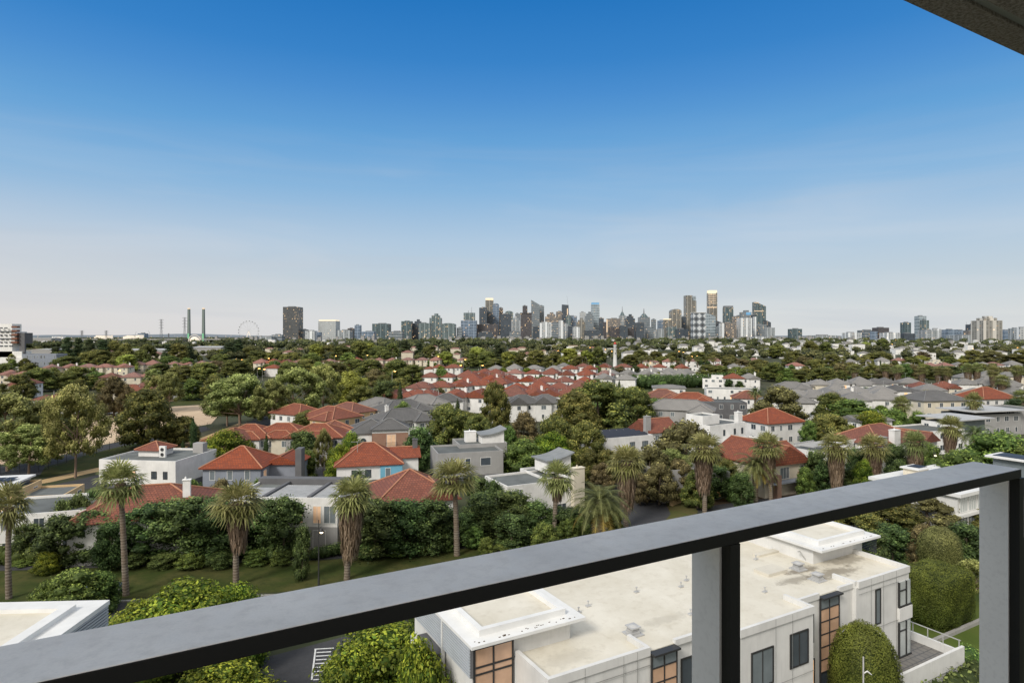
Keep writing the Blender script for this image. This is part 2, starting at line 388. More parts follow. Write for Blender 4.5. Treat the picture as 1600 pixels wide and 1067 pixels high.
def tree_proto(kind, seed, lod=1.0):
    rg = np.random.default_rng(seed * 17 + 3)
    K = dict(   # height, width, trunk frac, clumps, clump radius, leaf, per
        gum=(16, 18, .30, 84, 1.3, .24, 150), dense=(11, 12, .12, 76, 1.3, .21, 150), round=(8, 8, .1, 46, 1.1, .18, 150),
        street=(8.6, 5.4, .1, 46, .88, .15, 150), pine=(15, 9, .12, 40, 1.6, .26, 170), cypress=(9, 1.9, .03, 16, .62, .13, 170),
        yellow=(10, 9, .16, 46, 1.2, .21, 150), maroon=(8, 9, .18, 46, 1.05, .18, 150), lime=(7, 8, .12, 56, .98, .135, 330))[kind]
    h, w, tf, nc, cr, lf, per = K
    cen = []; tries = 0
    while len(cen) < nc and tries < 6000:
        tries += 1
        u = rg.random(); th = rg.random() * 6.283; ph = rg.random()
        zt = tf + (1 - tf) * u
        if kind in ('gum',):
            prof = (0.55 + 0.45 * math.sin(math.pi * min(1, (u * 0.9 + 0.15)))) * (1.0 if u < .75 else 1 - (u - .75) * 2.2)
        elif kind == 'pine': prof = (1 - u) ** 0.7 * (0.75 + 0.25 * rg.random()) + .1
        elif kind == 'cypress': prof = 0.2 + 0.3 * math.sin(math.pi * (0.15 + 0.8 * u)) if u < .8 else 0.1
        elif kind == 'street': prof = math.sin(math.pi * (0.16 + 0.72 * u)) ** 0.7
        else: prof = math.sqrt(max(0, 1 - (u * 1.0 - 0.15) ** 2 / 0.75)) if u > .15 else 0.8 + u
        r = (w / 2 - cr * 0.6) * prof * math.sqrt(ph) if kind != 'cypress' else w * 0.25 * prof
        if kind != 'cypress' and ph < 0.3 and u < 0.7: continue
        z = h * zt - cr * 0.5
        if z < h * tf: z = h * tf + cr * .3
        c = np.array([r * math.cos(th), r * math.sin(th), z])
        if kind != 'cypress' and any(np.linalg.norm(c - q) < cr * 0.78 for q in cen): continue
        cen.append(c)
    if kind == 'cypress': cen = [np.array([0.06 * rg.normal(), 0.06 * rg.normal(), h * (0.05 + 0.9 * i / 15)]) for i in range(16)]
    cen = np.array(cen)
    if kind != 'cypress': cen = np.concatenate([cen, [[0, 0, h - cr * 0.8]]])
    k = len(cen)
    rad = cr * (0.7 + 0.6 * rg.random(k))
    if kind == 'cypress': rad = np.array([w / 2 * math.sin(math.pi * (0.12 + 0.83 * (i / (k - 1)))) ** .6 * (1 if i < k * .6 else 1 - (i - k * .6) / k * 1.6) for i in range(k)]).clip(0.15)
    sq = {'gum': 0.85, 'pine': 0.6, 'cypress': 1.4, 'street': 1.1, 'dense': 0.75}.get(kind, 0.8)
    V, C, ex = leaves(rg, cen, rad, int(per * lod), lf / math.sqrt(lod), sq=sq, ragged=0.45 if kind in ('street', 'lime', 'round') else 0.34, core=0.62 if kind in ('gum', 'street', 'lime') else 0.72)
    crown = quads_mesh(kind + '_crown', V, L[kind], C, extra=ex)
    mb = MB(); r0 = {'gum': .36, 'cypress': .12, 'street': .14, 'lime': .16}.get(kind, .28)
    lean = rg.normal(size=2) * 0.25
    top = h * (0.72 if kind != 'pine' else .9); pts = []
    for i in range(7):
        t = i / 6; pts.append(Vector((lean[0] * t * t * 2, lean[1] * t * t * 2, top * t)))
    for i in range(6): mb.tube(pts[i], pts[i+1], r0 * (1 - .11 * i), r0 * (1 - .11 * (i + 1)), 9, cap=False)
    if kind != 'cypress':
        order = rg.permutation(k)[:22 if kind == 'gum' else 12]
        for j in order:
            c = Vector(cen[j]); zs = min(max(h * tf * 0.9, c.z - (Vector((c.x, c.y, 0)).length) * (0.9 if kind == 'gum' else .8)), top)
            t = zs / top; s = Vector((lean[0] * t * t * 2, lean[1] * t * t * 2, zs))
            m = s.lerp(c, 0.55) + Vector((0, 0, -0.35))
            mb.tube(s, m, r0 * .36, r0 * .22, 6, cap=False); mb.tube(m, c, r0 * .22, r0 * .07, 6, cap=False)
    trunk = mb.mesh(kind + '_trunk', [M['gbark'] if kind == 'gum' else M['bark']])
    zs = V[:, :, 2].max(); ws = np.percentile(np.abs(V[:, :, :2]), 99) * 2
    return crown, trunk, float(zs), float(ws)

PROTO = {}
def proto(kind, i):
    key = (kind, i)
    if key not in PROTO: PROTO[key] = tree_proto(kind, hash_(kind) + i)
    return PROTO[key]
def hash_(s): return sum(ord(c) * (i + 1) for i, c in enumerate(s)) % 1000
NV = dict(gum=4, dense=4, round=4, street=4, pine=3, cypress=2, yellow=2, maroon=3, lime=3)
rnd = random.Random(5)
NAMEOF = dict(gum='gum_tree', dense='broadleaf_tree', round='garden_tree', street='street_tree', pine='conifer_tree', cypress='cypress_tree',
              yellow='golden_tree', maroon='bronze_tree', lime='laurel_tree')
TREES = []
def put_tree(kind, X, Y, h, w, label=None, group=None, var=None, px=None, desc=None):
    i = rnd.randrange(NV[kind]) if var is None else var
    cr, tr, ph, pw = proto(kind, i)
    o = thing(NAMEOF[kind], label or 'x', 'tree', (X, Y, 0), rnd.uniform(0, 360), group)
    s = (w / pw, w / pw, h / ph)
    for nm, me in (('trunk', tr), ('crown', cr)):
        c = link(nm, me, o); c.scale = s
    TREES.append((X, Y, w / 2))
    if label is None:
        auto(o, desc or DESC[kind], 'trees', 800 + X / Y * F, Y)
    return o
DESC = dict(gum='open olive gum tree', dense='broad olive green tree', round='rounded green garden tree',
            street='upright dark leafy tree', pine='pointed dark conifer', cypress='slim dark cypress', yellow='golden yellow leaved tree',
            maroon='bronze brown leaved tree', lime='bright green bushy tree')
def T(kind, px, ytop, ybase, wpx, label=None, group=None, var=None, Y=None):
    Y = Y or F * H / (ybase - HZ)
    X = (px - 800) / F * Y
    return put_tree(kind, X, Y, H - Y * (ytop - HZ) / F, wpx * Y / F * {'street': 1.12, 'lime': 1.1}.get(kind, 1.0), label, group, var)

# palms
def fan_palm_proto(seed, th=9.6, skirt=3.5, skr=0.85, tr=0.28):
    rg = np.random.default_rng(seed)
    mb = MB()
    n = 14; px = 0.12 * rg.normal(); 
    for i in range(n):
        z0 = th * i / n; z1 = th * (i + 1) / n
        mb.tube((px * (i / n) ** 2 * 3, 0, z0), (px * ((i + 1) / n) ** 2 * 3, 0, z1 + .02), tr * (1.25 - .35 * i / n), tr * (1.1 - .35 * i / n), 10, cap=False)
    trunk = mb.mesh('palm_trunk', [M['pbark']])
    top = np.array([px * 3, 0, th])
    V = []; C = []
    nf = 44
    for f in range(nf):
        az = f * 2.399963 + rg.normal() * .15; t = f / nf
        el = R(80 - 128 * t ** 0.85 + rg.normal() * 9)
        d = np.array([math.cos(az) * math.cos(el), math.sin(az) * math.cos(el), math.sin(el)])
        ln = 1.05 + .6 * rg.random()
        base = top + d * ln
        side = unit(np.cross(d, [0, 0, 1.0])); upv = np.cross(side, d)
        pw = side * .03
        V.append([top + pw, base + pw, base - pw, top - pw]); C.append([0.8, 0.9])
        fr = 1.25 + .3 * rg.random(); old = 0.0 if t < .7 else (t - .7) * 2.4
        for s in range(12):
            a = R(-99 + 18 * s) + rg.normal() * .05
            dd = unit(d * math.cos(a) + side * math.sin(a) + upv * .15)
            perp = unit(np.cross(dd, upv)) * .085
            L1 = fr * (0.62 + .1 * rg.random()); mid = base + dd * L1
            tipp = mid + (dd * .7 + np.array([0, 0, -0.25 - .6 * t])) * fr * (.45 + .25 * rg.random())
            br = 0.6 + .6 * rg.random(); tp = rg.random() * .6 + .45 * rg.random() * (t < .5)
            V.append([base + perp * .3, mid + perp, mid - perp, base - perp * .3]); C.append([br, tp])
            V.append([mid + perp, tipp + perp * .15, tipp - perp * .15, mid - perp]); C.append([br * .95, tp])
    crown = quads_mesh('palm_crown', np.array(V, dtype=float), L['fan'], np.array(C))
    V = []; C = []
    for f in range(900):
        t = rg.random(); az = rg.random() * 6.283
        z = th + .15 - t * skirt; rr = skr * (1.0 - .4 * t ** 2) * (0.85 + .25 * rg.random())
        if t < .12: rr *= .75 + t * 2
        p = np.array([top[0] + rr * math.cos(az), rr * math.sin(az), z]); l = .5 + .7 * rg.random()
        q = p + np.array([-.12 * math.cos(az) + .1 * rg.normal(), -.12 * math.sin(az) + .1 * rg.normal(), -l])
        sd = np.array([-math.sin(az), math.cos(az), 0]) * (.03 + .05 * rg.random())
        V.append([p + sd, q + sd * .4, q - sd * .4, p - sd]); C.append([0.55 + .6 * rg.random(), rg.random()])
    lat = []; nn = 12
    for i, (r_, z_) in enumerate([(skr * .45, th + .1), (skr * .82, th - .4), (skr * .86, th - skirt * .45), (skr * .66, th - skirt * .85), (tr * .9, th - skirt * 1.05)]):
        for j in range(nn): lat.append((top[0] + r_ * math.cos(6.283 * j / nn), r_ * math.sin(6.283 * j / nn), z_))
    ef = []
    for i in range(4):
        for j in range(nn):
            a, b, c, d_ = i * nn + j, i * nn + (j + 1) % nn, (i + 1) * nn + (j + 1) % nn, (i + 1) * nn + j
            ef += [(a, b, c), (a, c, d_)]
    sk = quads_mesh('palm_skirt', np.array(V, dtype=float), M['skirt'], np.array(C), extra=(np.array(lat), np.array(ef), 0.5))
    return trunk, sk, crown
def date_palm_proto(seed, th=4.5, fl=3.6):
    rg = np.random.default_rng(seed)
    mb = MB()
    for i in range(10):
        mb.tube((0, 0, -3 + (th + 3) * i / 10), (0, 0, -3 + (th + 3) * (i + 1) / 10 + .03), .42, .36, 12, cap=False)
    mb.lathe([(.3, th - .5), (.62, th - .1), (.55, th + .3), (.2, th + .6)], 12)
    trunk = mb.mesh('palm_trunk', [M['pbark']])
    V = []; C = []; V2 = []; C2 = []
    for f in range(78):
        t = f / 78; az = f * 2.399963 + rg.normal() * .1
        el = R(80 - 105 * t + rg.normal() * 4); p = np.array([0, 0, th + .3]); ln = fl * (.85 + .3 * rg.random()); ns = 9
        old = t > .86
        h = np.array([math.cos(az), math.sin(az), 0])
        for s in range(ns):
            e = el - R(9.5 + 6 * (t < .5)) * s * .85
            d = h * math.cos(e) + np.array([0, 0, 1]) * math.sin(e)
            q = p + d * ln / ns; side = np.array([-h[1], h[0], 0])
            br = .65 + .5 * rg.random(); tp = rg.random() * .8
            tgt, tc = (V2, C2) if old else (V, C)
            tgt.append([p + side * .03, q + side * .02, q - side * .02, p - side * .03]); tc.append([.9, .9])
            if s >= 1:
                for u in range(3):
                    b0 = p + (q - p) * (u / 3); wl = .62 * math.sin(math.pi * (.18 + .78 * (s + u / 3) / ns))
                    for sg in (-1, 1):
                        tip = b0 + side * sg * wl * .85 + d * wl * .65 + np.array([0, 0, -.12 * rg.random()])
                        tgt.append([b0, b0 + d * .09, tip, tip - d * .01]); tc.append([br, tp])
            p = q
    crown = quads_mesh('palm_crown', np.array(V, dtype=float), L['date'], np.array(C))
    lower = quads_mesh('palm_lower_fronds', np.array(V2, dtype=float), L['datey'], np.array(C2))
    return trunk, lower, crown
FANS = {}
def fan_palm(px, ytop, Y, label, wide=1.0, style=0, group='fan palms lining the street'):
    h = H - Y * (ytop - HZ) / F
    X = (px - 800) / F * Y
    st = [(0.9, 2.6), (1.2, 5.0), (0.55, 1.3), (1.35, 6.6)][style]
    key = (style, round(h))
    if key not in FANS: FANS[key] = fan_palm_proto(60 + len(FANS), round(h) - 1.7, min(st[1], round(h) * .7), st[0])
    tr, sk, cr = FANS[key]
    o = thing('fan_palm', label or 'x', 'palm tree', (X, Y, 0), rnd.uniform(0, 360), group)
    link('trunk', tr, o); k_ = rnd.uniform(.88, 1.14); link('dead_frond_skirt', sk, o); link('frond_crown', cr, o).scale = (k_, k_ * rnd.uniform(.92, 1.08), 1)
    o.rotation_euler = (R(rnd.uniform(-2.2, 2.2)), R(rnd.uniform(-2.2, 2.2)), o.rotation_euler.z)
    o.scale = (wide, wide, h / round(h)); TREES.append((X, Y, 2))
    if label is None: auto(o, 'skirted fan palm', 'palms', px, Y)
    return o
DATES = []
def date_palm(px, ytop, Y, label, s=1.0):
    if not DATES: DATES.append(date_palm_proto(7))
    tr, lo, cr = DATES[0]
    h = H - Y * (ytop - HZ) / F; X = (px - 800) / F * Y
    o = thing('date_palm', label or 'x', 'palm tree', (X, Y, h - 7.6 * s), rnd.uniform(0, 360))
    link('trunk', tr, o).scale = (1, 1, 1); link('lower_fronds', lo, o); link('frond_crown', cr, o)
    o.scale = (s, s, s); TREES.append((X, Y, 3))
    if label is None: auto(o, 'date palm with arching dark fronds', 'palms', px, Y)
    return o

# ------------------------------------------------------------------ houses
def hip_roof(mb, x0, x1, y0, y1, z, pitch=26, o=0.5, mi=0, gable=False, rm=None):
    """hip (or gable) roof over a rectangle; ridge along the longer side. Returns the ridge height and lines"""
    x0 -= o; x1 += o; y0 -= o; y1 += o
    w, d = x1 - x0, y1 - y0; s = min(w, d) / 2; hz = s * math.tan(R(pitch)); t = 0.14
    xm, ym = (x0 + x1) / 2, (y0 + y1) / 2
    if w >= d: a, b = (x0 + (0 if gable else s), ym), (x1 - (0 if gable else s), ym)
    else: a, b = (xm, y0 + (0 if gable else s)), (xm, y1 - (0 if gable else s))
    c = [(x0, y0), (x1, y0), (x1, y1), (x0, y1)]
    vs = [(*p, z) for p in c] + [(*p, z - t) for p in c] + [(*a, z + hz), (*b, z + hz)]
    if w >= d: f = [(0, 1, 9, 8), (2, 3, 8, 9), (1, 2, 9), (3, 0, 8)]
    else: f = [(1, 2, 9, 8), (3, 0, 8, 9), (0, 1, 8), (2, 3, 9)]
    mb.add(vs, f + [(7, 6, 5, 4), (0, 4, 5, 1), (1, 5, 6, 2), (2, 6, 7, 3), (3, 7, 4, 0)], mi)
    lines = [(vs[8], vs[9])]
    if w >= d: lines += [(vs[0], vs[8]), (vs[3], vs[8]), (vs[1], vs[9]), (vs[2], vs[9])]
    else: lines += [(vs[0], vs[8]), (vs[1], vs[8]), (vs[2], vs[9]), (vs[3], vs[9])]
    return z + hz, lines
def win(parent, x, y, z, w, h, face='f', mat='glass', frame='frame', bars=1, sub=False, d=0.05, t=.07):
    """window on a wall: face f (-y), b (+y), l (-x), r (+x); x,y is the wall point at its sill middle"""
    mb = MB(); fr = M[frame]; gl = M[mat]
    def bx(u0, u1, z0, z1, p, mi):
        if face == 'f': mb.box(x + u0, x + u1, y - p, y + .02, z0, z1, mi)
        elif face == 'b': mb.box(x + u0, x + u1, y - .02, y + p, z0, z1, mi)
        elif face == 'l': mb.box(x - p, x + .02, y + u0, y + u1, z0, z1, mi)
        else: mb.box(x - .02, x + p, y + u0, y + u1, z0, z1, mi)
    bx(-w/2 - t, w/2 + t, z - t, z, d, 0); bx(-w/2 - t, w/2 + t, z + h, z + h + t, d, 0)
    bx(-w/2 - t, -w/2, z, z + h, d, 0); bx(w/2, w/2 + t, z, z + h, d, 0)
    for i in range(bars): 
        u = -w/2 + w * (i + 1) / (bars + 1); bx(u - .025, u + .025, z, z + h, d * .9, 0)
    if sub:
        f = mb.build('window', [fr], parent); mb.v, mb.f, mb.m, mb.sm = [], [], [], []
        bx(-w/2, w/2, z, z + h, d * .35, 0); mb.build('pane', [gl], f); return f
    bx(-w/2, w/2, z, z + h, d * .35, 1)
    return mb.build('window', [fr, gl], parent)
def wall_windows(root, x0, x1, y0, y1, h, storeys=2, sides='flr', seed=0, frame='trim', dens=3.0, lit=0.015, skip=0.12):
    rr = random.Random(seed); sh = h / storeys
    for s in range(storeys):
        zb = s * sh + sh * .34; wh = sh * .42
        for face in sides:
            a, b = (x0, x1) if face in 'fb' else (y0, y1); n = max(1, int((b - a) / dens))
            for i in range(n):
                if rr.random() < skip: continue
                u = a + (b - a) * (i + .5) / n + rr.uniform(-.2, .2); w = rr.choice([.7, 1.1, 1.5, 1.1])
                X, Y = {'f': (u, y0), 'b': (u, y1), 'l': (x0, u), 'r': (x1, u)}[face]
                win(root, X, Y, zb, w, wh, face, 'lit' if rr.random() < lit else rr.choice(['glass', 'glass', 'glass2']), frame, bars=1 if w > 1 else 0)
def chimney(parent, x, y, z0, z1, mat='white', w=.9, d=.6):
    mb = MB(); mb.box(x - w/2, x + w/2, y - d/2, y + d/2, z0, z1); mb.box(x - w/2 - .08, x + w/2 + .08, y - d/2 - .08, y + d/2 + .08, z1, z1 + .12)
    mb.tube((x - .15, y, z1 + .12), (x - .15, y, z1 + .45), .13, .1); return mb.build('chimney', M[mat], parent)
def ridges(parent, lines, mat='ridge', r=.13):
    mb = MB()
    for a, b in lines: mb.tube(Vector(a) + Vector((0,0,.04)), Vector(b) + Vector((0,0,.04)), r, r, 6)
    return mb.build('ridge_capping', M[mat], parent)

FOOT = []    # occupied ground (x, y, radius)
def villa(label, X, Y, yaw, blocks, wall='white', roof='red', near=True, seed=0, frame='trim', chim=None, base=None, windows=True, dens=3.0, group='houses of the suburb', cat='house', name='house'):
    """blocks: (x0,x1,y0,y1,h,type) type: hip, gable, flat; local -y faces the balcony"""
    root = thing(name, label or 'x', cat, (X, Y, 0), yaw, group)
    wm = MB(); rm = MB(); lines = []; fm = MB(); top = 0; gm = MB()
    for i, b in enumerate(blocks):
        x0, x1, y0, y1, h, ty = b[:6]; pit = b[6] if len(b) > 6 else 25
        e = i * 0.004
        x0 -= e; x1 += e; y0 -= e; y1 += e
        if ty in ('hip', 'gable'):
            wm.box(x0, x1, y0, y1, 0, h - .02)
            z, ln = hip_roof(rm, x0, x1, y0, y1, h + e, pit, .5, 0, ty == 'gable'); lines += ln[:1] if ty == 'gable' else ln
            if ty == 'gable':
                hz = z - h - .32
                if (x1 - x0) >= (y1 - y0):
                    ym = (y0 + y1) / 2; hw = (y1 - y0) / 2 - .02
                    for xx in (x0, x1 - .2): wm.add([(xx, ym - hw, h - .04), (xx, ym + hw, h - .04), (xx, ym, h + hz), (xx + .2, ym - hw, h - .04), (xx + .2, ym + hw, h - .04), (xx + .2, ym, h + hz)], [(0, 2, 1), (3, 4, 5), (0, 3, 5, 2), (1, 2, 5, 4)])
                else:
                    xm = (x0 + x1) / 2; hw = (x1 - x0) / 2 - .02
                    for yy in (y0, y1 - .2): wm.add([(xm - hw, yy, h - .04), (xm + hw, yy, h - .04), (xm, yy, h + hz), (xm - hw, yy + .2, h - .04), (xm + hw, yy + .2, h - .04), (xm, yy + .2, h + hz)], [(0, 1, 2), (3, 5, 4), (0, 2, 5, 3), (1, 4, 5, 2)])
            top = max(top, z)
        else:
            p = .35
            wm.box(x0, x1, y0, y1, 0, h - p)
            for q in ((x0, x1, y0, y0 + .2), (x0, x1, y1 - .2, y1), (x0, x0 + .2, y0 + .2, y1 - .2), (x1 - .2, x1, y0 + .2, y1 - .2)): wm.box(*q, h - p + .001, h)
            fm.box(x0 + .2, x1 - .2, y0 + .2, y1 - .2, h - p - .05, h - p + .03)
            top = max(top, h)
        if windows:
            wall_windows(root, x0, x1, y0, y1, h, 2 if h > 4.6 else 1, 'flr', seed * 7 + i, frame, dens)
        c = Vector((X, Y)) + Matrix.Rotation(R(yaw), 2) @ Vector(((x0 + x1) / 2, (y0 + y1) / 2))
        FOOT.append((c.x, c.y, max(x1 - x0, y1 - y0) * .55 + 1.5))
    wm.build('wall', M[wall], root)
    if base: # differently painted ground storey
        bm_ = MB(); x0, x1, y0, y1 = blocks[0][:4]; hh = base[1]
        bm_.box(x0 - .02, x1 + .02, y0 - .02, y1 + .02, 0, hh); bm_.build('ground_storey_wall', M[base[0]], root)
    rf = None
    if rm.v:
        rf = rm.build('roof', M[roof], root)
        if near: ridges(rf, lines, 'ridge' if roof in ('red', 'red2') else 'sridge')
    if fm.v:
        f2 = fm.build('roof' if not rm.v else 'flat_roof', M['flat'], root)
        if rf is None: rf = f2
    for c in (chim or []): chimney(rf, *c)
    return root

def at(px, py, z, yaw, w, d):
    """centre of a w x d house whose front eave middle is seen at the pixel"""
    X, Y = P(px, py, z); return X - math.sin(R(yaw)) * d / 2 * 1.0, Y + math.cos(R(yaw)) * d / 2
def hz_(px, py, z, yaw, w, d, **k):
    X, Y = at(px, py, z, yaw, w, d); return X, Y

# ---- named houses of the near ground
# white flat-roofed house with the little red pavilion roof
X, Y = at(214, 719, 6.5, -7, 15, 12)
hA1 = villa('white flat roofed house with a small red tiled pavilion on top', X, Y, -7, [(-7.2, 7.2, -6, 6, 6.5, 'flat')], 'white', windows=False, base=('dgrey', 2.3))
for u, w in ((3.2, .9), (5.3, .7), (-1.0, 1.4)): win(hA1, u, -6, 3.4, w, 1.2, 'f', 'glass' if u > 0 else 'blind')
pv = MB(); pv.box(-3.6, 0.4, -1, 3, 6.16, 7.4); pvo = pv.build('pavilion_wall', M['white'], hA1)
pv = MB(); _, ln = hip_roof(pv, -3.6, .4, -1, 3, 7.4, 26, .5); pr = pv.build('pavilion_roof', M['red2'], hA1); ridges(pr, ln)
mb = MB(); mb.box(.9, 2.1, -1.6, -1.2, 6.2, 8.2)
mb.build('air_conditioner', M['trim'], hA1)
mb = MB(); 
for zz in (6.7, 7.6): mb.tube((1.5, -1.62, zz), (1.5, -1.66, zz), .32, .32, 16)
mb.build('fan_grille', M['dmetal'], hA1)
mb = MB(); mb.box(4.2, 6.2, 3.2, 4.6, 6.1, 8.0); mb.build('roof_plant_box', M['grey'], hA1)
# modern houses at the left edge
X, Y = at(62, 790, 6.0, -28, 13, 8)
hA2 = villa('white house with dark flat roof at the far left behind the hedge', X, Y, 18, [(-7, 6, -5, 5, 5.6, 'flat')], 'white', seed=3)
X, Y = at(30, 765, 7, 10, 16, 8)
hA2b = villa('white and apricot house with curved white roof and solar rack', X - 6.8, Y + 3, 14, [(-9, 3, -4, 4, 5.8, 'flat'), (3, 9, -3.5, 3.5, 4.9, 'flat')], 'orange', seed=4)
mb = MB(); mb.box(-9.5, 2, -4.8, 4.5, 6.3, 6.55); mb.build('roof_slab', M['trim'], hA2b)
mb = MB(); mb.box(-9, 1.5, -3.9, 3.9, 5.6, 6.31); mb.build('clerestory', M['glass2'], hA2b)
mb = MB()
for i in range(7): mb.obox((-8 + i * 1.4, 0), (1, 0), (0, 1), 1.2, 3, 6.8, 6.86)
mb.build('solar_rack', M['solar'], hA2b)
# large red roof, left foreground
hA3 = villa('white house with very broad red hip roof and white chimney, behind the left street trees', -48, 84, 17, [(-8, 8, -6, 6, 5.2, 'hip', 24)], 'white', 'red', seed=5, chim=[(4.5, -2.6, 6.2, 9.0)])
# blue grey house
X, Y = at(362, 731, 5.8, 2, 9.4, 9)
hA4 = villa('blue grey house with red hip roof, tall dark chimney and brick garage', X, Y, 2, [(-4.8, 4.8, -4.5, 4.5, 5.8, 'hip', 30), (4.0, 9.6, 0, 6, 5.6, 'gable', 22)], 'bluegrey', 'red2', seed=6, windows=False)
for u in (-3.2, -.3, 2.6): win(hA4, u, -4.5, 3.8, .8, 1.5, 'f', 'glass2', 'trim', 0)
for v in (-2.5,): win(hA4, 4.8, v, 3.9, 1.4, 1.1, 'r', 'blind', 'trim', 0)
mb = MB(); mb.box(9.65, 10.7, -1.5, 0.6, 0, 8.4); mb.build('chimney', M['dgrey'], hA4)
mb = MB(); mb.box(6.6, 9.6, -4.4, -.1, 0, 3.2); mb.build('garage_wall', M['brick'], hA4)
mb = MB(); mb.box(4.85, 6.55, -4.4, -.1, 0, 2.6); mb.build('porch_wall', M['dgrey'], hA4)
# sky-blue and white house
X, Y = at(577, 726, 5.5, 14, 11, 9)
hA8 = villa('white house with sky blue bay and steep orange red hip roof', X, Y, 14, [(-5.5, 5.5, -4.5, 4.5, 5.5, 'hip', 32), (3, 9, .5, 6, 5.6, 'gable', 24)], 'white', 'red2', seed=7, windows=False, chim=[(8.6, 3, 5.6, 8.4, 'dgrey')])
mb = MB(); mb.box(1.9, 5.7, -4.75, -4.4, 2.9, 5.4); mb.box(5.35, 5.75, -4.4, 1.0, 2.9, 5.4); mb.build('blue_bay', M['blue'], hA8)
for u, w in ((-2.6, .7), (-.2, .9)): win(hA8, u, -4.5, 3.3, w, 1.3, 'f', 'glass', 'frame', 0)
win(hA8, 3.2, -4.75, 3.3, .8, 1.5, 'f', 'glass2', 'trim', 0)
mb = MB(); mb.tube((-2, -2, 6.5), (-2, -2, 9.3), .03); mb.tube((-3.1, -2, 9.2), (-.9, -2, 9.2), .025)
for i in range(6): mb.tube((-3 + .4 * i, -2.5, 9.2), (-3 + .4 * i, -1.5, 9.2), .015, n=5)
mb.build('tv_antenna', M['metal'], hA8)
mb = MB(); mb.box(-5, 6.8, -9.2, -4.6, 2.5, 2.75); mb.box(-5, 6.8, -4.72, -4.6, 2.75, 2.9); mb.build('carport_roof', M['flat'], hA8)
mb = MB(); mb.box(-4.9, -4.7, -9, -4.7, 0, 2.49); mb.box(6.4, 6.6, -9, -4.7, 0, 2.49); mb.box(1, 6.35, -9, -8.8, 0, 2.49); mb.build('carport_wall', M['grey'], hA8)
# big orange red roof behind the palms
hA9 = villa('house with big orange red tiled roof and white gable, behind the middle palms', -14.2, 92.5, 20, [(-6.2, 4.4, -5.5, 5, 5.3, 'hip', 29), (-.5, 4.6, -6.6, 0, 5.35, 'gable', 29)], 'white', 'red2', seed=8)
# metal deck flat house
hA10 = villa('white two storey house with ribbed metal roof decks and dark parapets', -30, 87.5, -3, [(-7, 7.4, -5, 5, 6.8, 'flat')], 'white', windows=False, base=('grey', 3.0))
mb = MB()
for x0, x1, y0, y1 in ((-6.6, -2.8, -4.6, 0.5), (-2.2, 3.2, -4.6, 2.2), (3.8, 7.0, -4.6, 2.8)):
    n = int((x1 - x0) / .28)
    for i in range(n): mb.obox((x0 + .14 + i * .28, (y0 + y1) / 2), (1, 0), (0, 1), .2, y1 - y0, 6.5, 6.72)
mb.build('ribbed_deck', M['metal'], hA10)
mb = MB(); mb.box(-7.1, 7.5, 3.4, 5.1, 6.4, 7.3); mb.box(-2.75, -2.3, -4.9, 3.4, 6.4, 6.95); mb.box(3.3, 3.75, -4.9, 3.4, 6.4, 6.95); mb.build('roof_upstand', M['dgrey'], hA10)
for u, w, z, m in ((4.7, 1.0, 3.5, 'blind'), (6.4, 1.5, 3.5, 'glass2'), (5.0, 1.6, .3, 'glass2'), (2.2, 1.2, 3.5, 'blind')): win(hA10, u, -5, z, w, 2.2, 'f', m, 'trim', 1)
# grey cubic house with curved roof
X, Y = at(736, 706, 6.5, 16, 12, 9)
hA11 = villa('mid grey cubic house with curved white roof pod and dark flat roof', X, Y, 16, [(-6.2, 6.2, -4.5, 4.5, 6.5, 'flat'), (-1, 8.6, 1.5, 9, 6.9, 'flat')], 'grey', windows=False, base=('dgrey', 2.2), chim=[(2.2, 6.4, 6.5, 8.6, 'white', 2.2, 1.4)])
for u, w in ((-3.6, .7), (-2.5, .7), (-.6, .9), (2.8, 1.9)): win(hA11, u, -4.5, 3.9, w, 1.4, 'f', 'glass', 'trim', 0)
def curved_roof(root, x0, x1, y0, y1, z, dz, mat='zinc', wmat='white', name='curved_roof'):
    mb = MB(); n = 10; vs = []
    for i in range(n + 1):
        t = i / n; x = x0 + (x1 - x0) * t; zz = z + dz * (t ** 2.0) * .9 + .25 * (1 - t)
        vs += [(x, y0, zz), (x, y1, zz), (x, y0, zz - .22), (x, y1, zz - .22)]
    fs = []
    for i in range(n):
        a = i * 4; b = a + 4; fs += [(a, b, b + 1, a + 1), (a + 2, a + 3, b + 3, b + 2), (a, a + 2, b + 2, b), (a + 1, b + 1, b + 3, a + 3)]
    fs += [(0, 1, 3, 2), (n * 4, n * 4 + 2, n * 4 + 3, n * 4 + 1)]
    mb.add(vs, fs, 0, False); r = mb.build(name, M[mat], root)
    mb = MB(); e = .45; vs = []; m = (x1 - x0)
    pts = [(x0 + e, 0)] + [(x0 + e + (m - 2 * e) * i / 8, 1) for i in range(9)] + [(x1 - e, 0)]
    for yy in (y0 + e, y1 - e):
        for x, k in pts:
            t = (x - x0) / m; vs.append((x, yy, z - 1.9 if k == 0 else z + dz * t ** 2 * .9 + .25 * (1 - t) - .2))
    q = len(pts); mb.add(vs, [tuple(range(q)), tuple(reversed(range(q, 2 * q)))] + [(i, i + q, i + 1 + q, i + 1) for i in range(q - 1)])
    mb.build('roof_pod_wall', M[wmat], root)
curved_roof(hA11, 3.4, 8.8, 2.4, 7.6, 8.2, 1.5)
# white flat house with curved tower
X, Y = at(848, 752, 6, 27, 12, 8)
hA12 = villa('white flat roofed house with curved grey tower roof and cream chimney', X, Y, 27, [(-6, 5.5, -4, 4, 5.9, 'flat'), (1.5, 7.4, -1.5, 6.2, 5.95, 'flat')], 'white', windows=True, seed=11, chim=[(5.9, -4.6, 0, 7.6, 'cream', 1.9, 1.0)])
curved_roof(hA12, 2.6, 7.9, -.6, 4.4, 8.0, 1.4)
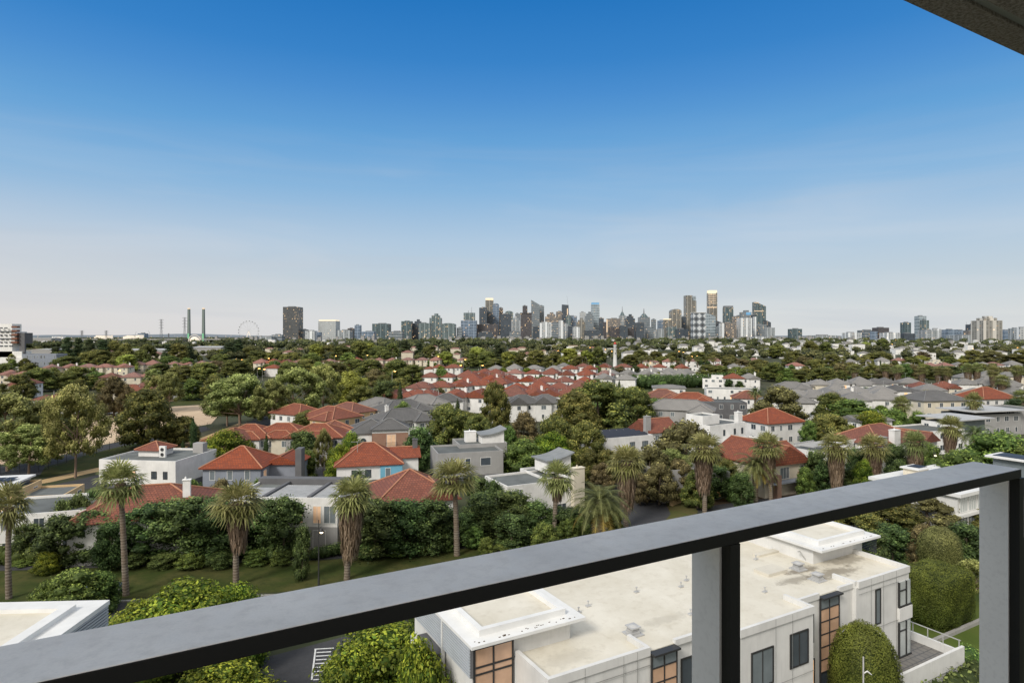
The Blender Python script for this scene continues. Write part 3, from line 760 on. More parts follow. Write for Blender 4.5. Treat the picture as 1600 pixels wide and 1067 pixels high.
# brick and slate house
X, Y = at(610, 672, 6.8, 12, 8, 7)
hB7 = villa('red brick house with grey hip roof and white trimmed french windows', X, Y, 12, [(-4, 4, -3.5, 3.5, 7.0, 'hip', 26), (-9.5, 1, -1.5, 9, 6.0, 'hip', 24)], 'brick', 'dslate', windows=False, seed=12)
mb = MB(); mb.box(-4.05, 4.05, -3.55, 3.55, 6.2, 6.98); mb.build('cornice_band', M['trim'], hB7)
mb = MB(); mb.box(-9.6, -4.1, -1.6, 6, 0, 5.95); mb.build('white_side_wall', M['white'], hB7)
win(hB7, 0.2, -3.5, 3.2, 1.9, 2.6, 'f', 'blind', 'trim', 1); win(hB7, 4.0, 0, 3.2, 1.6, 2.6, 'r', 'glass2', 'trim', 1); win(hB7, 0, -3.5, .3, 1.6, 2.2, 'f', 'glass2', 'trim', 1)
mb = MB()
mb.tube((-6.0, -1.62, 4.3), (-6.0, -1.72, 4.3), .62, .62, 18); mb.build('round_window', M['glass'], hB7)
mb = MB(); mb.box(-1.2, 1.6, -4.2, -3.55, 3.0, 3.15)
for i in range(13): mb.tube((-1.15 + i * .225, -4.15, 3.15), (-1.15 + i * .225, -4.15, 4.1), .02, n=5)
mb.box(-1.2, 1.6, -4.2, -4.1, 4.1, 4.15); mb.build('balcony_rail', M['dmetal'], hB7)
# white house with solar array
X, Y = at(982, 682, 6.3, 25, 12, 9)
hA15 = villa('white flat roofed house covered with dark solar panels', X, Y, 25, [(-6, 6.5, -4.5, 5, 6.3, 'flat')], 'white', windows=False)
for u, w in ((1.0, 1.2), (4.4, 1.4)): win(hA15, u, -4.5, 3.6, w, 1.4, 'f', 'glass2', 'frame', 1)
win(hA15, -6, 0, 3.8, 1.2, 1.2, 'l', 'glass', 'frame', 0)
mb = MB()
for j in range(4):
    for i in range(6): mb.add([(-5.3 + i * 1.9, -3.6 + j * 2.0, 6.25), (-3.5 + i * 1.9, -3.6 + j * 2.0, 6.25), (-3.5 + i * 1.9, -2.2 + j * 2.0, 6.75), (-5.3 + i * 1.9, -2.2 + j * 2.0, 6.75)], [(0, 1, 2, 3)])
mb.build('solar_array', M['solar'], hA15)
villa('small white house with red gable roof and pale chimney behind the solar roof', 33.5, 148, 25, [(-4, 4, -4, 4, 6.0, 'gable', 30)], 'white', 'red', seed=14, chim=[(-4.4, -3.2, 0, 9.6, 'grey', 1.4, 1)])
# white stepped modern house
X, Y = at(1137, 662, 7, 30, 13, 8)
hA17 = villa('tall white stepped modern house with awning at the back garden', X, Y, 33, [(-6.5, 6.5, -4, 4, 7.0, 'flat'), (-5.5, 0.5, -1, 4.2, 8.9, 'flat'), (1, 8, -9.5, -3.9, 3.4, 'flat')], 'white', windows=False, chim=[(5.2, -2.9, 6.6, 9.3, 'white', 1.6, 1.2)])
for u in (-1.5, 2.4, 5.2): win(hA17, u, -4, 4.3, .6, 1.3, 'f', 'glass', 'frame', 0)
mb = MB(); mb.box(-2.2, 1.3, -7.4, -4.0, 2.7, 2.85); mb.build('awning', M['trim'], hA17)
for u in (-4.4, -1.2): win(hA17, u, -4, .3, 1.9, 2.1, 'f', 'glass', 'trim', 1)
# red gable with brick piers
hA19 = villa('cream house with red roof, white gable and tall brick porch piers', 46.0, 116.5, 27, [(-6, 5, -6.5, 6, 5.6, 'gable', 27), (-2, 9.5, -1.5, 6, 5.4, 'gable', 26)], 'cream', 'red', windows=False, seed=15)
win(hA19, -1.2, -6.5, 3.0, 2.2, 1.9, 'f', 'glass2', 'trim', 2); win(hA19, 3.2, -6.5, 3.0, .8, 1.9, 'f', 'glass', 'trim', 0)
win(hA19, 5.8, -1.5, 3.0, .8, 1.8, 'f', 'glass', 'trim', 0); win(hA19, 8.2, -1.5, 3.0, .8, 1.8, 'f', 'glass', 'trim', 0)
for u in (-4.6, 1.5, 5.6):
    mb = MB(); mb.box(u - .5, u + .5, -8.3, -7.4, 0, 4.2); mb.build('brick_pier', M['brick'], hA19)
mb = MB(); mb.box(-6, 6.3, -8.2, -6.6, 2.6, 2.85); mb.build('porch_roof', M['bluegrey'], hA19)
# red hip white house right of the bronze tree
X, Y = at(1226, 660, 6, 20, 13, 10)
villa('white house with orange red pyramid roof right of the bronze tree', X, Y, 24, [(-6, 6, -5, 5, 6.0, 'hip', 30)], 'white', 'red2', seed=16)
# flat roof with pergola
hA21 = villa('grey flat roofed house with pergola beams and white parapet', 66, 131, 34, [(-7, 8, -6, 5, 4.9, 'flat'), (2, 7.5, -3, 2, 6.4, 'flat')], 'white', windows=True, seed=17)
mb = MB()
for i in range(9): mb.box(-6.4 + i * .8, -6.2 + i * .8, -1, 3.6, 5.4, 5.6)
mb.box(-6.6, .6, -1, -.8, 5.61, 5.75); mb.box(-6.6, .6, 3.4, 3.6, 5.61, 5.75); mb.build('pergola', M['metal'], hA21)
hA22 = villa('white gabled house with red roof and square white chimney, right', 79, 136, 30, [(-8.5, 7.5, -5.5, 5.5, 5.9, 'hip', 27), (3, 8.5, -8, 1, 5.9, 'gable', 30)], 'white', 'red2', seed=18, chim=[(-3.2, -5.6, 0, 8.6, 'white', 2.2, 1.2), (-7.4, -5.2, 0, 7.4, 'grey', 2, 1.5)])
hA23 = villa('long white flat roofed house with glazed upper room and thin canopy', 104, 155, 22, [(-15, 4, -5, 5, 5.6, 'flat'), (3, 13, -4, 5, 6.6, 'flat')], 'white', seed=19)
mb = MB(); mb.box(2, 15, -5.5, 5.8, 7.5, 7.75); mb.build('canopy_roof', M['metal'], hA23)
mb = MB(); mb.box(3.2, 13, -4.15, -4.02, 4.6, 7.49); mb.build('glazed_wall', M['glass2'], hA23)
hA24 = villa('cream house with dark metal hip roof and slit windows', 143.5, 214, 8, [(-8.5, 8, -6, 6, 6.6, 'hip', 24)], 'cream', 'dslate', seed=20, dens=4)
hA25 = villa('house with pink red metal pyramid roof on white walls', 172, 228, 10, [(-7, 7, -6, 6, 5.8, 'hip', 30)], 'white', 'red', seed=21)
hA26 = villa('modern grey and white house with wide flat canopies at the right edge', 134, 180, 15, [(-8, 9, -5, 5, 6.2, 'flat'), (8, 18, -4, 6, 7.2, 'flat')], 'grey', seed=22, frame='trim')
mb = MB(); mb.box(-9.5, 9.8, -6.5, 5.5, 7.0, 7.25); mb.build('canopy_roof', M['metal'], hA26)
X, Y = P(1385, 632, 6.0)
hA27 = villa('small grey shed roofed studio above the white parapet house', 92, 164, 15, [(-5, 5, -4, 4, 6.4, 'gable', 12)], 'white', 'slate', seed=23)
# grey box house mid
X, Y = at(1131, 628, 6.6, 5, 15, 9)
villa('dark grey box house with flat roof behind the white stepped house', X, Y, -6, [(-8, 8, -5, 5, 6.6, 'flat')], 'dgrey', seed=24)
X, Y = at(940, 603, 6.5, 5, 13, 9)
X, Y = at(1049, 606, 6.5, 0, 12, 9)
villa('white modern house with pale flat roof beyond the long hedge', X, Y, -12, [(-6.5, 6.5, -5, 5, 6.5, 'hip', 10)], 'white', 'slate', seed=26)
X, Y = at(1150, 602, 7, 0, 20, 10)
villa('long white terrace with pale flat roofs in front of the bronze tree', X, Y, -12, [(-11, 10, -5, 5, 5.4, 'flat')], 'white', seed=27)
# mid-field named roofs
for px, py, w, d, yw, wl, rf, lb in (
    (1035, 621, 13, 10, -14, 'white', 'red', 'orange red hip roofed house left of the two behind the long hedge'),
    (1080, 627, 15, 10, -14, 'white', 'red', 'orange red hip roofed house right of the two behind the long hedge'),
    (1060, 640, 20, 10, -20, 'grey', 'slate', 'long grey slate roofed house just beyond the long hedge'),
    (820, 630, 12, 9, 8, 'white', 'dslate', 'white gabled house with dark slate roof, left of a pair'),
    (856, 629, 11, 9, 8, 'white', 'dslate', 'white gabled house with dark slate roof and small balcony, right of a pair'),
    (1170, 622, 10, 9, -14, 'white', 'red', 'small white house with red hip roof beside the grey box house'),
    (700, 626, 10, 8, 10, 'white', 'dslate', 'little white house with dark pyramid roof beside a cypress'),
    (575, 636, 14, 10, -35, 'white', 'slate', 'white house with blue grey slate roof behind the apricot house'),
    (528, 643, 12, 9, -35, 'orange', 'red', 'apricot house with red hip roof right of the palm'),
    (495, 652, 13, 10, -35, 'orange', 'red', 'apricot walled house with red roof left of the palm'),
    (445, 646, 12, 9, -30, 'white', 'red', 'white house with red roof half hidden by the round garden tree'),
    (640, 656, 16, 10, 35, 'white', 'dslate', 'house with dark grey slate roof and pale chimney behind the brick house'),
    (640, 640, 16, 10, 35, 'white', 'dslate', 'house with weathered dark slate roof, second behind the brick house'),
    (672, 630, 14, 10, 35, 'white', 'slate', 'grey slate roofed house, third behind the brick house'),
    (1240, 606, 14, 9, -10, 'white', 'slate', 'white townhouse with grey roof at the left end of the slate row'),
    (1235, 627, 16, 9, -8, 'white', 'slate', 'pale townhouse with slate roof right behind the bronze tree')):
    X, Y = at(px, py, 6, yw, w, d)
    gb = 'gabled' in lb
    bl = [(-w/2, w/2, -d/2, d/2, 5.9, 'hip', 26)]
    if gb: bl.append((-w/2 + 1, -w/2 + 6.5, -d/2 - 1.2, 0, 5.9, 'gable', 34))
    elif w > 12: bl.append((w/2 - 7, w/2 - .6, -d/2 - 1.8, 1, 5.7, 'hip', 26))
    ch = [(-w/4, .5, 6.5, 9.4)] if 'chimney' in lb else None
    villa(lb, X, Y, yw, bl, wl, rf, near=True, seed=int(px), chim=ch)
# the left terrace of red roofs with cream walls
for i, (px, py, w, yw, wl) in enumerate(((345, 689, 8, -12, 'brick'), (380, 684, 11, 2, 'white'), (432, 682, 12, 2, 'cream'), (490, 683, 12, 2, 'grey'), (530, 676, 9, 28, 'grey'))):
    X, Y = at(px, py, 6.0, yw, w, 9)
    villa(['short end house of the left red roofed terrace, brick base', 'white fronted house with red hip roof, second in the left terrace', 'cream house with round window and red roof in the left terrace',
           'grey house with red hip roof behind the garden trees of the left terrace', 'grey end house of the left red roofed terrace, turned sideways'][i], X, Y, yw,
          [(-w/2, w/2, -4.5, 4.5, 6.0, 'hip', 25), (-w/4, w/4 + 1, -5.6, -1, 5.9, 'hip', 24)], wl, 'red', seed=60 + i)

# ---- generic suburb houses: prototypes copied with their parts
def copy_house(key, X, Y, yaw, desc, px, group):
    p = HP[key]
    o = p[0] if not p[1] else copy_tree(p[0])
    p[1] = True
    o.location = (X, Y, 0); o.rotation_euler = (0, 0, R(yaw))
    o['group'] = group
    FOOT.append((X, Y, 8)); auto(o, desc, 'houses', px, Y)
    return o
HP = {}; ROWT = []
PLANS = [
    [(-5, 5, -4.5, 4.5, 5.9, 'hip', 26)],
    [(-6, 5.5, -4.5, 4.5, 5.9, 'hip', 25), (-5, 0.5, -6.3, -1, 5.8, 'hip', 26)],
    [(-5, 5, -4.5, 4.5, 5.8, 'hip', 28), (0, 4.6, -6, 0, 5.8, 'gable', 32)],
    [(-4.5, 4.5, -5, 5, 5.6, 'gable', 28)],
    [(-7, 1, -4.5, 4.5, 6.0, 'hip', 27), (0, 6.5, -3, 5, 5.2, 'hip', 22), (1.2, 6, -7.4, -3, 3.0, 'flat')],
    [(-4.8, 4.8, -4.8, 4.8, 6.3, 'hip', 30), (-3.2, 2.8, -6.6, -4, 5.6, 'gable', 24)],
    [(-5.5, 5.5, -4.5, 4.5, 5.4, 'flat'), (-1, 5, -2, 4, 6.9, 'flat')],
]
def get_house(plan, roof, wall):
    key = (plan, roof, wall)
    if key not in HP:
        n0 = len(FOOT)
        o = villa(None, 0, 0, 0, PLANS[plan], wall, roof, near=False, seed=plan * 5 + 31, chim=[(3, 1.5, 6.2, 8.6)] if plan == 2 else None, dens=3.4)
        del FOOT[n0:]
        fl = MB()
        for i in range(3 + plan % 2): a = -2.5 + i * 1.9; fl.tube((a, -1.6 + .5 * (i % 3), 6.2), (a, -1.6 + .5 * (i % 3), 8.1 - abs(a) * .1), .09, n=6)
        if plan in (0, 2, 5):
            fl.tube((-1, 1, 7.4), (-1, 1, 10.2), .04, n=4); fl.tube((-1.9, 1, 10.1), (-.1, 1, 10.1), .03, n=4)
            for i in range(5): fl.tube((-1.8 + .4 * i, .5, 10.1), (-1.8 + .4 * i, 1.5, 10.1), .02, n=3)
        rf_ = [c for c in o.children if c.name.startswith('roof')][0]; fl.build('roof_flues', M['metal'], rf_)
        HP[key] = [o, False]
    return key
RD = dict(red='terracotta red hip roof', red2='orange red roof', pink='faded pinkish tiled roof', slate='grey slate roof', dslate='dark slate roof')
def row(x0, y0, x1, y1, n, roof, wall='white', yaw=0, z=5.9, jit=3, alt=None):
    for i in range(n):
        t = (i + .5) / n; px = x0 + (x1 - x0) * t + rnd.uniform(-jit, jit); py = y0 + (y1 - y0) * t + rnd.uniform(-.5, .5)
        X, Y = P(px, py, z); rf = roof if alt is None or rnd.random() > .3 else alt
        wl = wall if rnd.random() > .15 else 'cream'; pl = rnd.choice([0, 5, 0, 4]) if roof == 'slate' and x0 > 1250 and y0 > 595 else 6 if x0 > 1000 and rnd.random() < .25 else rnd.choice([0, 0, 1, 2, 2, 1, 4, 5, 4, 5, 3])
        k = get_house(pl, rf, wl)
        if rnd.random() < .62: ROWT.append((X + rnd.uniform(4.5, 8.5) * rnd.choice([-1, 1]), Y - rnd.uniform(1.5, 3)))
        copy_house(k, X, Y + 4.5, yaw + rnd.uniform(-5, 5) + rnd.choice([0, 0, 90, 180]) * (pl in (0, 4)), '%s %s' % (wl, 'flat roofed house' if pl == 6 else 'house with ' + RD[rf]), px, 'flat roofed suburban houses' if pl == 6 else 'suburban houses with ' + RD[rf] + 's')
row(598, 620, 765, 619, 5, 'red', yaw=-12)
row(640, 606, 800, 600, 5, 'red', yaw=-14)
row(655, 590, 800, 587, 5, 'red', yaw=-14)
row(720, 594, 930, 597, 7, 'red2', yaw=-14, alt='red')
row(790, 617, 905, 617, 4, 'red', yaw=-10)
row(795, 608, 925, 606, 4, 'red2', yaw=-14)
row(735, 582, 960, 586, 8, 'red', yaw=-14, alt='pink')
row(760, 576, 940, 577, 6, 'red', yaw=-14, alt='slate')
row(930, 591, 1000, 593, 2, 'slate', yaw=-14)
row(940, 584, 1080, 586, 5, 'slate', yaw=-14, alt='red')
row(870, 572, 1080, 575, 7, 'red', yaw=-14, alt='slate')
row(1010, 579, 1090, 583, 3, 'slate', yaw=-14)
row(1080, 574, 1290, 570, 7, 'pink', yaw=-14, alt='slate')
row(1105, 590, 1190, 592, 3, 'slate', yaw=-14, alt='red')
row(1262, 602, 1440, 598, 7, 'slate', yaw=-10, jit=2, alt='dslate')
row(1292, 616, 1480, 609, 5, 'slate', yaw=-10, jit=2, alt='dslate')
row(1240, 620, 1345, 619, 4, 'slate', yaw=-10, jit=2)
row(1330, 626, 1400, 622, 3, 'slate', 'white', yaw=-10, jit=2)
row(1448, 607, 1500, 605, 2, 'red', yaw=-10)
row(1500, 600, 1600, 602, 3, 'slate', yaw=-10)
row(1500, 590, 1600, 588, 3, 'slate', yaw=-10)
row(1420, 572, 1600, 570, 7, 'slate', yaw=-10, alt='pink')
row(1520, 618, 1610, 612, 3, 'slate', yaw=5)
row(0, 584, 40, 588, 2, 'pink', 'cream', yaw=10)
row(15, 602, 45, 600, 1, 'red', yaw=10)
row(55, 622, 100, 620, 1, 'red', yaw=20)
row(60, 575, 200, 573, 5, 'pink', 'cream', yaw=10)
row(160, 590, 240, 588, 3, 'pink', 'cream', yaw=10, alt='red')
row(185, 611, 235, 608, 2, 'red', 'cream', yaw=10)
row(200, 570, 345, 568, 6, 'pink', 'cream', yaw=10)
row(395, 567, 600, 563, 11, 'pink', 'cream', yaw=-10, alt='red')
row(410, 576, 470, 574, 2, 'red', 'white', yaw=-10)
row(500, 572, 640, 571, 4, 'pink', 'cream', yaw=-10, alt='red')
row(600, 563, 760, 562, 7, 'pink', 'cream', yaw=-10)
row(665, 575, 720, 574, 2, 'red', 'white', yaw=-10)
row(1000, 565, 1200, 563, 6, 'pink', 'white', yaw=-10, alt='slate')
row(1290, 565, 1500, 563, 8, 'slate', 'white', yaw=-10, alt='pink')
for k in HP.values(): assert k[1]

# ------------------------------------------------------------------ ground and paths
def sheet(name, pts, mat, z=0.0, kind='structure', label=None):
    mb = MB(); mb.add([(p[0], p[1], z) for p in pts], [tuple(range(len(pts)))])
    o = mb.build(name, mat)
    if o.data.polygons[0].normal.z < 0: o.data.flip_normals()
    return tag(o, kind=kind)
def strip(name, line, w, mat, z=0.0):
    """a ribbon of ground along a polyline"""
    vs = []; n = len(line)
    for i, p in enumerate(line):
        a = Vector(line[max(0, i-1)]); b = Vector(line[min(n-1, i+1)]); d = (b - a).normalized(); nn = Vector((-d.y, d.x))
        vs += [(p[0] + nn.x * w/2, p[1] + nn.y * w/2, z), (p[0] - nn.x * w/2, p[1] - nn.y * w/2, z)]
    mb = MB(); mb.add(vs, [(2*i, 2*i+1, 2*i+3, 2*i+2) for i in range(n-1)])
    o = mb.build(name, mat)
    if o.data.polygons[0].normal.z < 0: o.data.flip_normals()
    return tag(o, kind='structure')
def gmat(name, a, b, c, s1=0.03, s2=0.6, rough=0.95):
    t = NT(name); ob = t.obj()
    n1 = t.noise(ob, s1, 6, 0.6); n2 = t.noise(ob, s2, 5, 0.7); n3 = t.noise(ob, s2 * 9, 3)
    x = t.mix(t.ramp(n1, [(0.38, 0), (0.62, 1)]), a, b); x = t.mix(t.math('MULTIPLY', t.ramp(n2, [(0.45, 0), (0.7, 1)]), .7), x, c)
    x = t.mix(t.math('MULTIPLY', n3, .3), x, tuple(k * .6 for k in a))
    return t.out(t.bsdf(x, rough, .15, 0, n3, .4, .05))
M['land'] = gmat('suburban_ground', (0.05, 0.062, 0.028), (0.085, 0.08, 0.055), (0.035, 0.05, 0.02), 0.02, 0.15)
M['lawn'] = gmat('lawn_grass', (0.038, 0.056, 0.011), (0.08, 0.078, 0.025), (0.024, 0.036, 0.01), 0.22, 0.9)
M['brownlawn'] = gmat('dry_lawn', (0.10, 0.09, 0.035), (0.075, 0.095, 0.025), (0.14, 0.10, 0.05), 0.3, 1.5)
M['sand'] = gmat('bare_sandy_earth', (0.56, 0.43, 0.29), (0.46, 0.34, 0.23), (0.62, 0.50, 0.36), 0.05, 0.5)
M['asphalt'] = gmat('asphalt', (0.055, 0.056, 0.06), (0.07, 0.07, 0.072), (0.045, 0.045, 0.047), 0.3, 2.5, .8)
M['path'] = gmat('apricot_path', (0.52, 0.36, 0.18), (0.46, 0.33, 0.18), (0.56, 0.42, 0.26), 0.3, 2)
M['concrete'] = gmat('concrete_path', (0.33, 0.32, 0.3), (0.28, 0.27, 0.25), (0.38, 0.37, 0.34), 0.3, 2)
M['mulch'] = gmat('mulch', (0.08, 0.055, 0.035), (0.10, 0.07, 0.045), (0.06, 0.045, 0.03), 0.5, 2)
M['paint'] = dirty('road_paint', (0.7, 0.7, 0.68), 0.7, 0.3, 4)
mb = MB(); mb.add([(-16000, -400, 0), (16000, -400, 0), (16000, 30000, 0), (-16000, 30000, 0)], [(0, 1, 2, 3)])
tag(mb.build('ground', M['land']), kind='structure')
# the near street, verge and footpath in front of the palms
street = [(-90, 57), (-50, 60.5), (-20, 63.5), (0, 68.5), (20, 78), (45, 90), (75, 99), (110, 112), (160, 130)]
strip('road', street, 9.0, M['asphalt'], 0.02)
strip('verge', [(x - 2.2, y + 10.2) for x, y in street], 9.5, M['lawn'], 0.03)
strip('tree_shade_bed', [(x - 4.6, y + 18.6) for x, y in street], 4.0, M['mulch'], 0.035)  # mulch strip added to darken the ground, as shade under the street trees
strip('footpath', [(x - 4.2, y + 16.0) for x, y in street], 2.2, M['asphalt'], 0.04)
for s, nm in ((4.6, 'kerb'),):
    mb = MB(); pts = [(x - 1.6, y + s) for x, y in street]
    for a, b in zip(pts[:-1], pts[1:]):
        d = Vector(b) - Vector(a); L_ = d.length; d.normalize()
        mb.obox(((a[0]+b[0])/2, (a[1]+b[1])/2), tuple(d), (-d.y, d.x), L_, .3, 0.0, .14)
    tag(mb.build('kerb', M['concrete']), kind='structure')
side = [AB(7, 30), AB(8, 36), AB(8, 50), AB(9, 60)]
strip('car_park', [p[:2] for p in [AB(6, 18), AB(6.5, 36), AB(5, 58)]], 24, M['asphalt'], 0.024)
# hatched bay on the asphalt
hb = MB()
o0 = Vector(P(487, 1062)); o1 = Vector(P(493, 1014)); e = Vector(P(510, 1013)) - o1; ax = (o1 - o0)
an = ax.normalized(); en = e.normalized()
hb.obox(tuple((o0 + o1) / 2), tuple(an), tuple(en), ax.length, .14, .028, .032)
for i in range(9):
    c = o0 + ax * (i / 8) + en * .75
    hb.obox(tuple(c), tuple(en), tuple(an), 1.25 if i < 8 else 1.7, .16, .028, .034)
tag(hb.build('hatched_road_marking', M['paint']), kind='structure')
# side street into the suburb between the big fan palms
ss = [P(975, 835), P(1010, 800), P(1000, 775), P(960, 745), P(930, 720), P(900, 690)]
strip('side_street', ss, 7.5, M['asphalt'], 0.05)
strip('side_street_verge', [(x + 6.2, y + 1) for x, y in ss[:4]], 4.5, M['brownlawn'], 0.045)
# left: road, apricot path, lawn and the fenced bare field
lr = [P(-40, 800), P(90, 765), P(165, 748), P(250, 722), P(340, 690), P(400, 665), P(450, 640)]
strip('left_road', lr, 9, M['asphalt'], 0.03)
strip('apricot_path', [P(-60, 772), P(70, 752), P(165, 731), P(260, 706), P(330, 682), P(380, 662)], 3.6, M['path'], 0.04)
sheet('field_lawn', [P(60, 747), P(165, 728), P(270, 700), P(320, 683), P(300, 678), P(190, 697), P(130, 712), P(70, 730)], M['lawn'], 0.035)
sheet('fence_track', [P(-80, 752), P(60, 742), P(130, 716), P(190, 700), P(300, 680), P(330, 671), P(320, 666), P(250, 678), P(150, 698), P(60, 722), P(-80, 738)], M['asphalt'], 0.03)
sheet('bare_field', [P(-90, 735), P(60, 720), P(150, 697), P(250, 677), P(330, 662), P(345, 645), P(330, 632), P(272, 635), P(215, 647), P(150, 655), P(60, 668), P(-120, 680)], M['sand'], 0.03)
sheet('park_grass', [P(-120, 679), P(60, 667), P(150, 654), P(215, 646), P(272, 634), P(330, 631), P(330, 622), P(260, 625), P(150, 640), P(0, 650), P(-120, 655)], M['lawn'], 0.03)
strip('park_road', [P(120, 652), P(170, 645), P(205, 636), P(280, 618)], 7, M['concrete'], 0.05)
sheet('garden_lawn', [P(650, 735), P(672, 735), P(668, 700), P(648, 702)], M['lawn'], 0.03)
sheet('hedge_garden_lawn', [AB(56, 22), AB(80, 20), AB(80, 40), AB(56, 40)], gmat('bright_lawn', (0.075, 0.11, 0.02), (0.11, 0.14, 0.03), (0.06, 0.085, 0.018), 0.3, 1.2), 0.03)
sheet('house_courtyard', [P(458, 762), P(530, 766), P(522, 730), P(462, 728)], M['asphalt'], 0.03)
mb = MB(); mb.obox(AB(62, 31.2)[:2], EA, EB, 24, .35, 0, .35); tag(mb.build('garden_kerb', M['concrete']), kind='structure')

# chain fence round the field
def fence(label, pts, h=1.9, step=3.2, mat='dmetal', mesh=True, name='wire_fence'):
    o = thing(name, label, 'fence', (pts[0][0], pts[0][1], 0)); ox, oy = pts[0][:2]
    pm = MB(); wm = MB()
    for a, b in zip(pts[:-1], pts[1:]):
        a = Vector(a[:2]) - Vector((ox, oy)); b = Vector(b[:2]) - Vector((ox, oy)); n = max(1, int((b - a).length / step))
        for i in range(n):
            p = a.lerp(b, i / n); pm.tube((p.x, p.y, 0), (p.x, p.y, h), .05, n=6)
        for z in ([.2 + k * (h - .25) / 7 for k in range(8)] if mesh else [h * .5, h - .05]):
            wm.tube((a.x, a.y, z), (b.x, b.y, z), .016 if mesh else .03, n=4)
        if mesh:
            d = b - a; n = int(d.length / .8)
            for i in range(n):
                p = a + d * (i / n); wm.tube((p.x, p.y, .1), (p.x, p.y, h), .008, n=3)
    pm.build('posts', M[mat], o); wm.build('wires', M[mat], o); return o
fence('dark wire mesh fence along the near edge of the bare field', [P(-60, 745), P(60, 738), P(130, 714), P(190, 699), P(300, 678), P(335, 668)], 2.2)
fence('far wire fence where the bare field meets the park grass', [P(265, 628), P(300, 624), P(345, 620)], 2.5, 4, 'metal')

def wall_line(label, pts, h, t, mat, name='garden_wall', pier=0, cat='wall'):
    o = thing(name, label, cat, (pts[0][0], pts[0][1], 0)); mb = MB(); pb = MB()
    for i, (a, b) in enumerate(zip(pts[:-1], pts[1:])):
        a = Vector(a[:2]) - Vector(pts[0][:2]); b = Vector(b[:2]) - Vector(pts[0][:2]); d = b - a; l = d.length; d.normalize(); c = (a + b) / 2
        mb.obox(c, d, (-d.y, d.x), l, t, 0, h + .003 * i)
        if pier:
            for j in range(int(l / pier) + 1): pb.obox(a + d * (j * pier), d, (-d.y, d.x), t * 1.9, t * 1.9, 0, h + .25)
    mb.build('wall_panel', M[mat], o)
    if pb.v: pb.build('piers', M[mat], o)
    return o
sx = lambda k, dx=0, dy=0: (street[k][0] + dx, street[k][1] + dy)
wall_line('low white front garden wall behind the street trees', [sx(2, -18, 18.4), sx(3, -6, 18.4), sx(4, -6, 18.8)], 1.0, .25, 'white', pier=4)
wall_line('low brick and apricot front wall beside the lit house', [P(1050, 790), P(1110, 770), P(1180, 752)], 1.1, .3, 'orange', pier=3.2)
wall_line('dark timber fence behind the left street trees', [sx(0, 5, 19.5), sx(1, 0, 19.5), sx(2, -20, 19.5)], 1.5, .1, 'dgrey', name='timber_fence', cat='fence')
# lit apricot house behind the side street trees
hl = villa('grey and apricot house with glowing window strip behind the side street trees', 27.5, 110, 20, [(-4, 5, -4, 5, 5.4, 'flat'), (4, 9, -5, 3, 4.6, 'flat')], 'grey', windows=False)
for u, z, m in ((-3.5, 1.0, 'glass'), (-3.5, 3.8, 'glass'), (2.5, .6, 'lit')): win(hl, u, -4, z, 1.6, 1.6, 'f', m, 'frame', 1)
win(hl, 6.8, -5, .6, 3.4, .7, 'f', 'lit', 'frame', 3)

# ------------------------------------------------------------------ hedges and topiary
def hedge(label, name, cen, rad, leaf, per, mat, sq=1.0, core=.93, cat='hedge', loc=(0,0,0), yaw=0, seed=1, ragged=.1):
    rg = np.random.default_rng(seed)
    V, C, ex = leaves(rg, np.array(cen, float), np.array(rad, float), per, leaf, sq=sq, ragged=ragged, cull=.9, core=core)
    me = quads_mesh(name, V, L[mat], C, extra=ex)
    o = link(name, me, None, loc, R(yaw)); tag(o, label, cat); return o
def surf_hedge(label, name, loc, yaw, dims, n, leaf, mat, round_=.5, cat='hedge', seed=2, group=None, dome=False):
    """clipped mass: leaves over a rounded box (superellipsoid)"""
    rg = np.random.default_rng(seed); sx_, sy_, sz_ = dims
    d = unit(rg.normal(size=(n, 3))); e = 2.0 / round_
    if dome: d[:, 2] = d[:, 2]
    r = (np.abs(d) ** e).sum(1) ** (-1 / e)
    bmp = 1 + .035 * np.sin(d[:, :1] * 9 + seed) * np.cos(d[:, 1:2] * 8) + .02 * rg.normal(size=(n, 1))
    p = d * r[:, None] * bmp * np.array([sx_/2, sy_/2, sz_/2]) + np.array([0, 0, sz_/2])
    nn = unit(np.sign(d) * np.abs(d * r[:, None]) ** (e - 1) / np.array([sx_, sy_, sz_]) + rg.normal(size=(n, 3)) * (.35 / max(dims)))
    a = unit(np.cross(nn, rg.normal(size=(n, 3)))); b = np.cross(nn, a); s = leaf * (.6 + .8 * rg.random(n))[:, None]
    V = np.stack([p + a * s, p + b * s * .6, p - a * s, p - b * s * .6], axis=1)
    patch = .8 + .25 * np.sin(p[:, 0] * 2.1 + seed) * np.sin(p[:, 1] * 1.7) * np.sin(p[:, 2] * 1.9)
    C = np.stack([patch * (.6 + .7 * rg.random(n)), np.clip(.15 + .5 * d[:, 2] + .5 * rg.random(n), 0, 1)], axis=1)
    v, f = ico(4); rr = (np.abs(v) ** e).sum(1) ** (-1 / e)
    ev = v * rr[:, None] * .94 * np.array([sx_/2, sy_/2, sz_/2]) + np.array([0, 0, sz_/2])
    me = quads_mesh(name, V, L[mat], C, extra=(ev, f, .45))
    return tag(link(name, me, None, loc, R(yaw)), label, cat, group)
surf_hedge('big dome of clipped golden green topiary beside the white apartment building', 'topiary_dome', (*PY(1350, 43.5), 0), 20, (4.25, 4.25, 8.0), 30000, .055, 'topiary', .85, 'bush', 3)
X, Y = PY(1463, 62)
surf_hedge('large clipped box hedge with square sides beyond the terrace', 'clipped_hedge', (X, Y, 0), 30, (6.2, 4.8, 5.2), 40000, .055, 'topiary', .34, 'hedge', 4)
X, Y = PY(1468, 72)
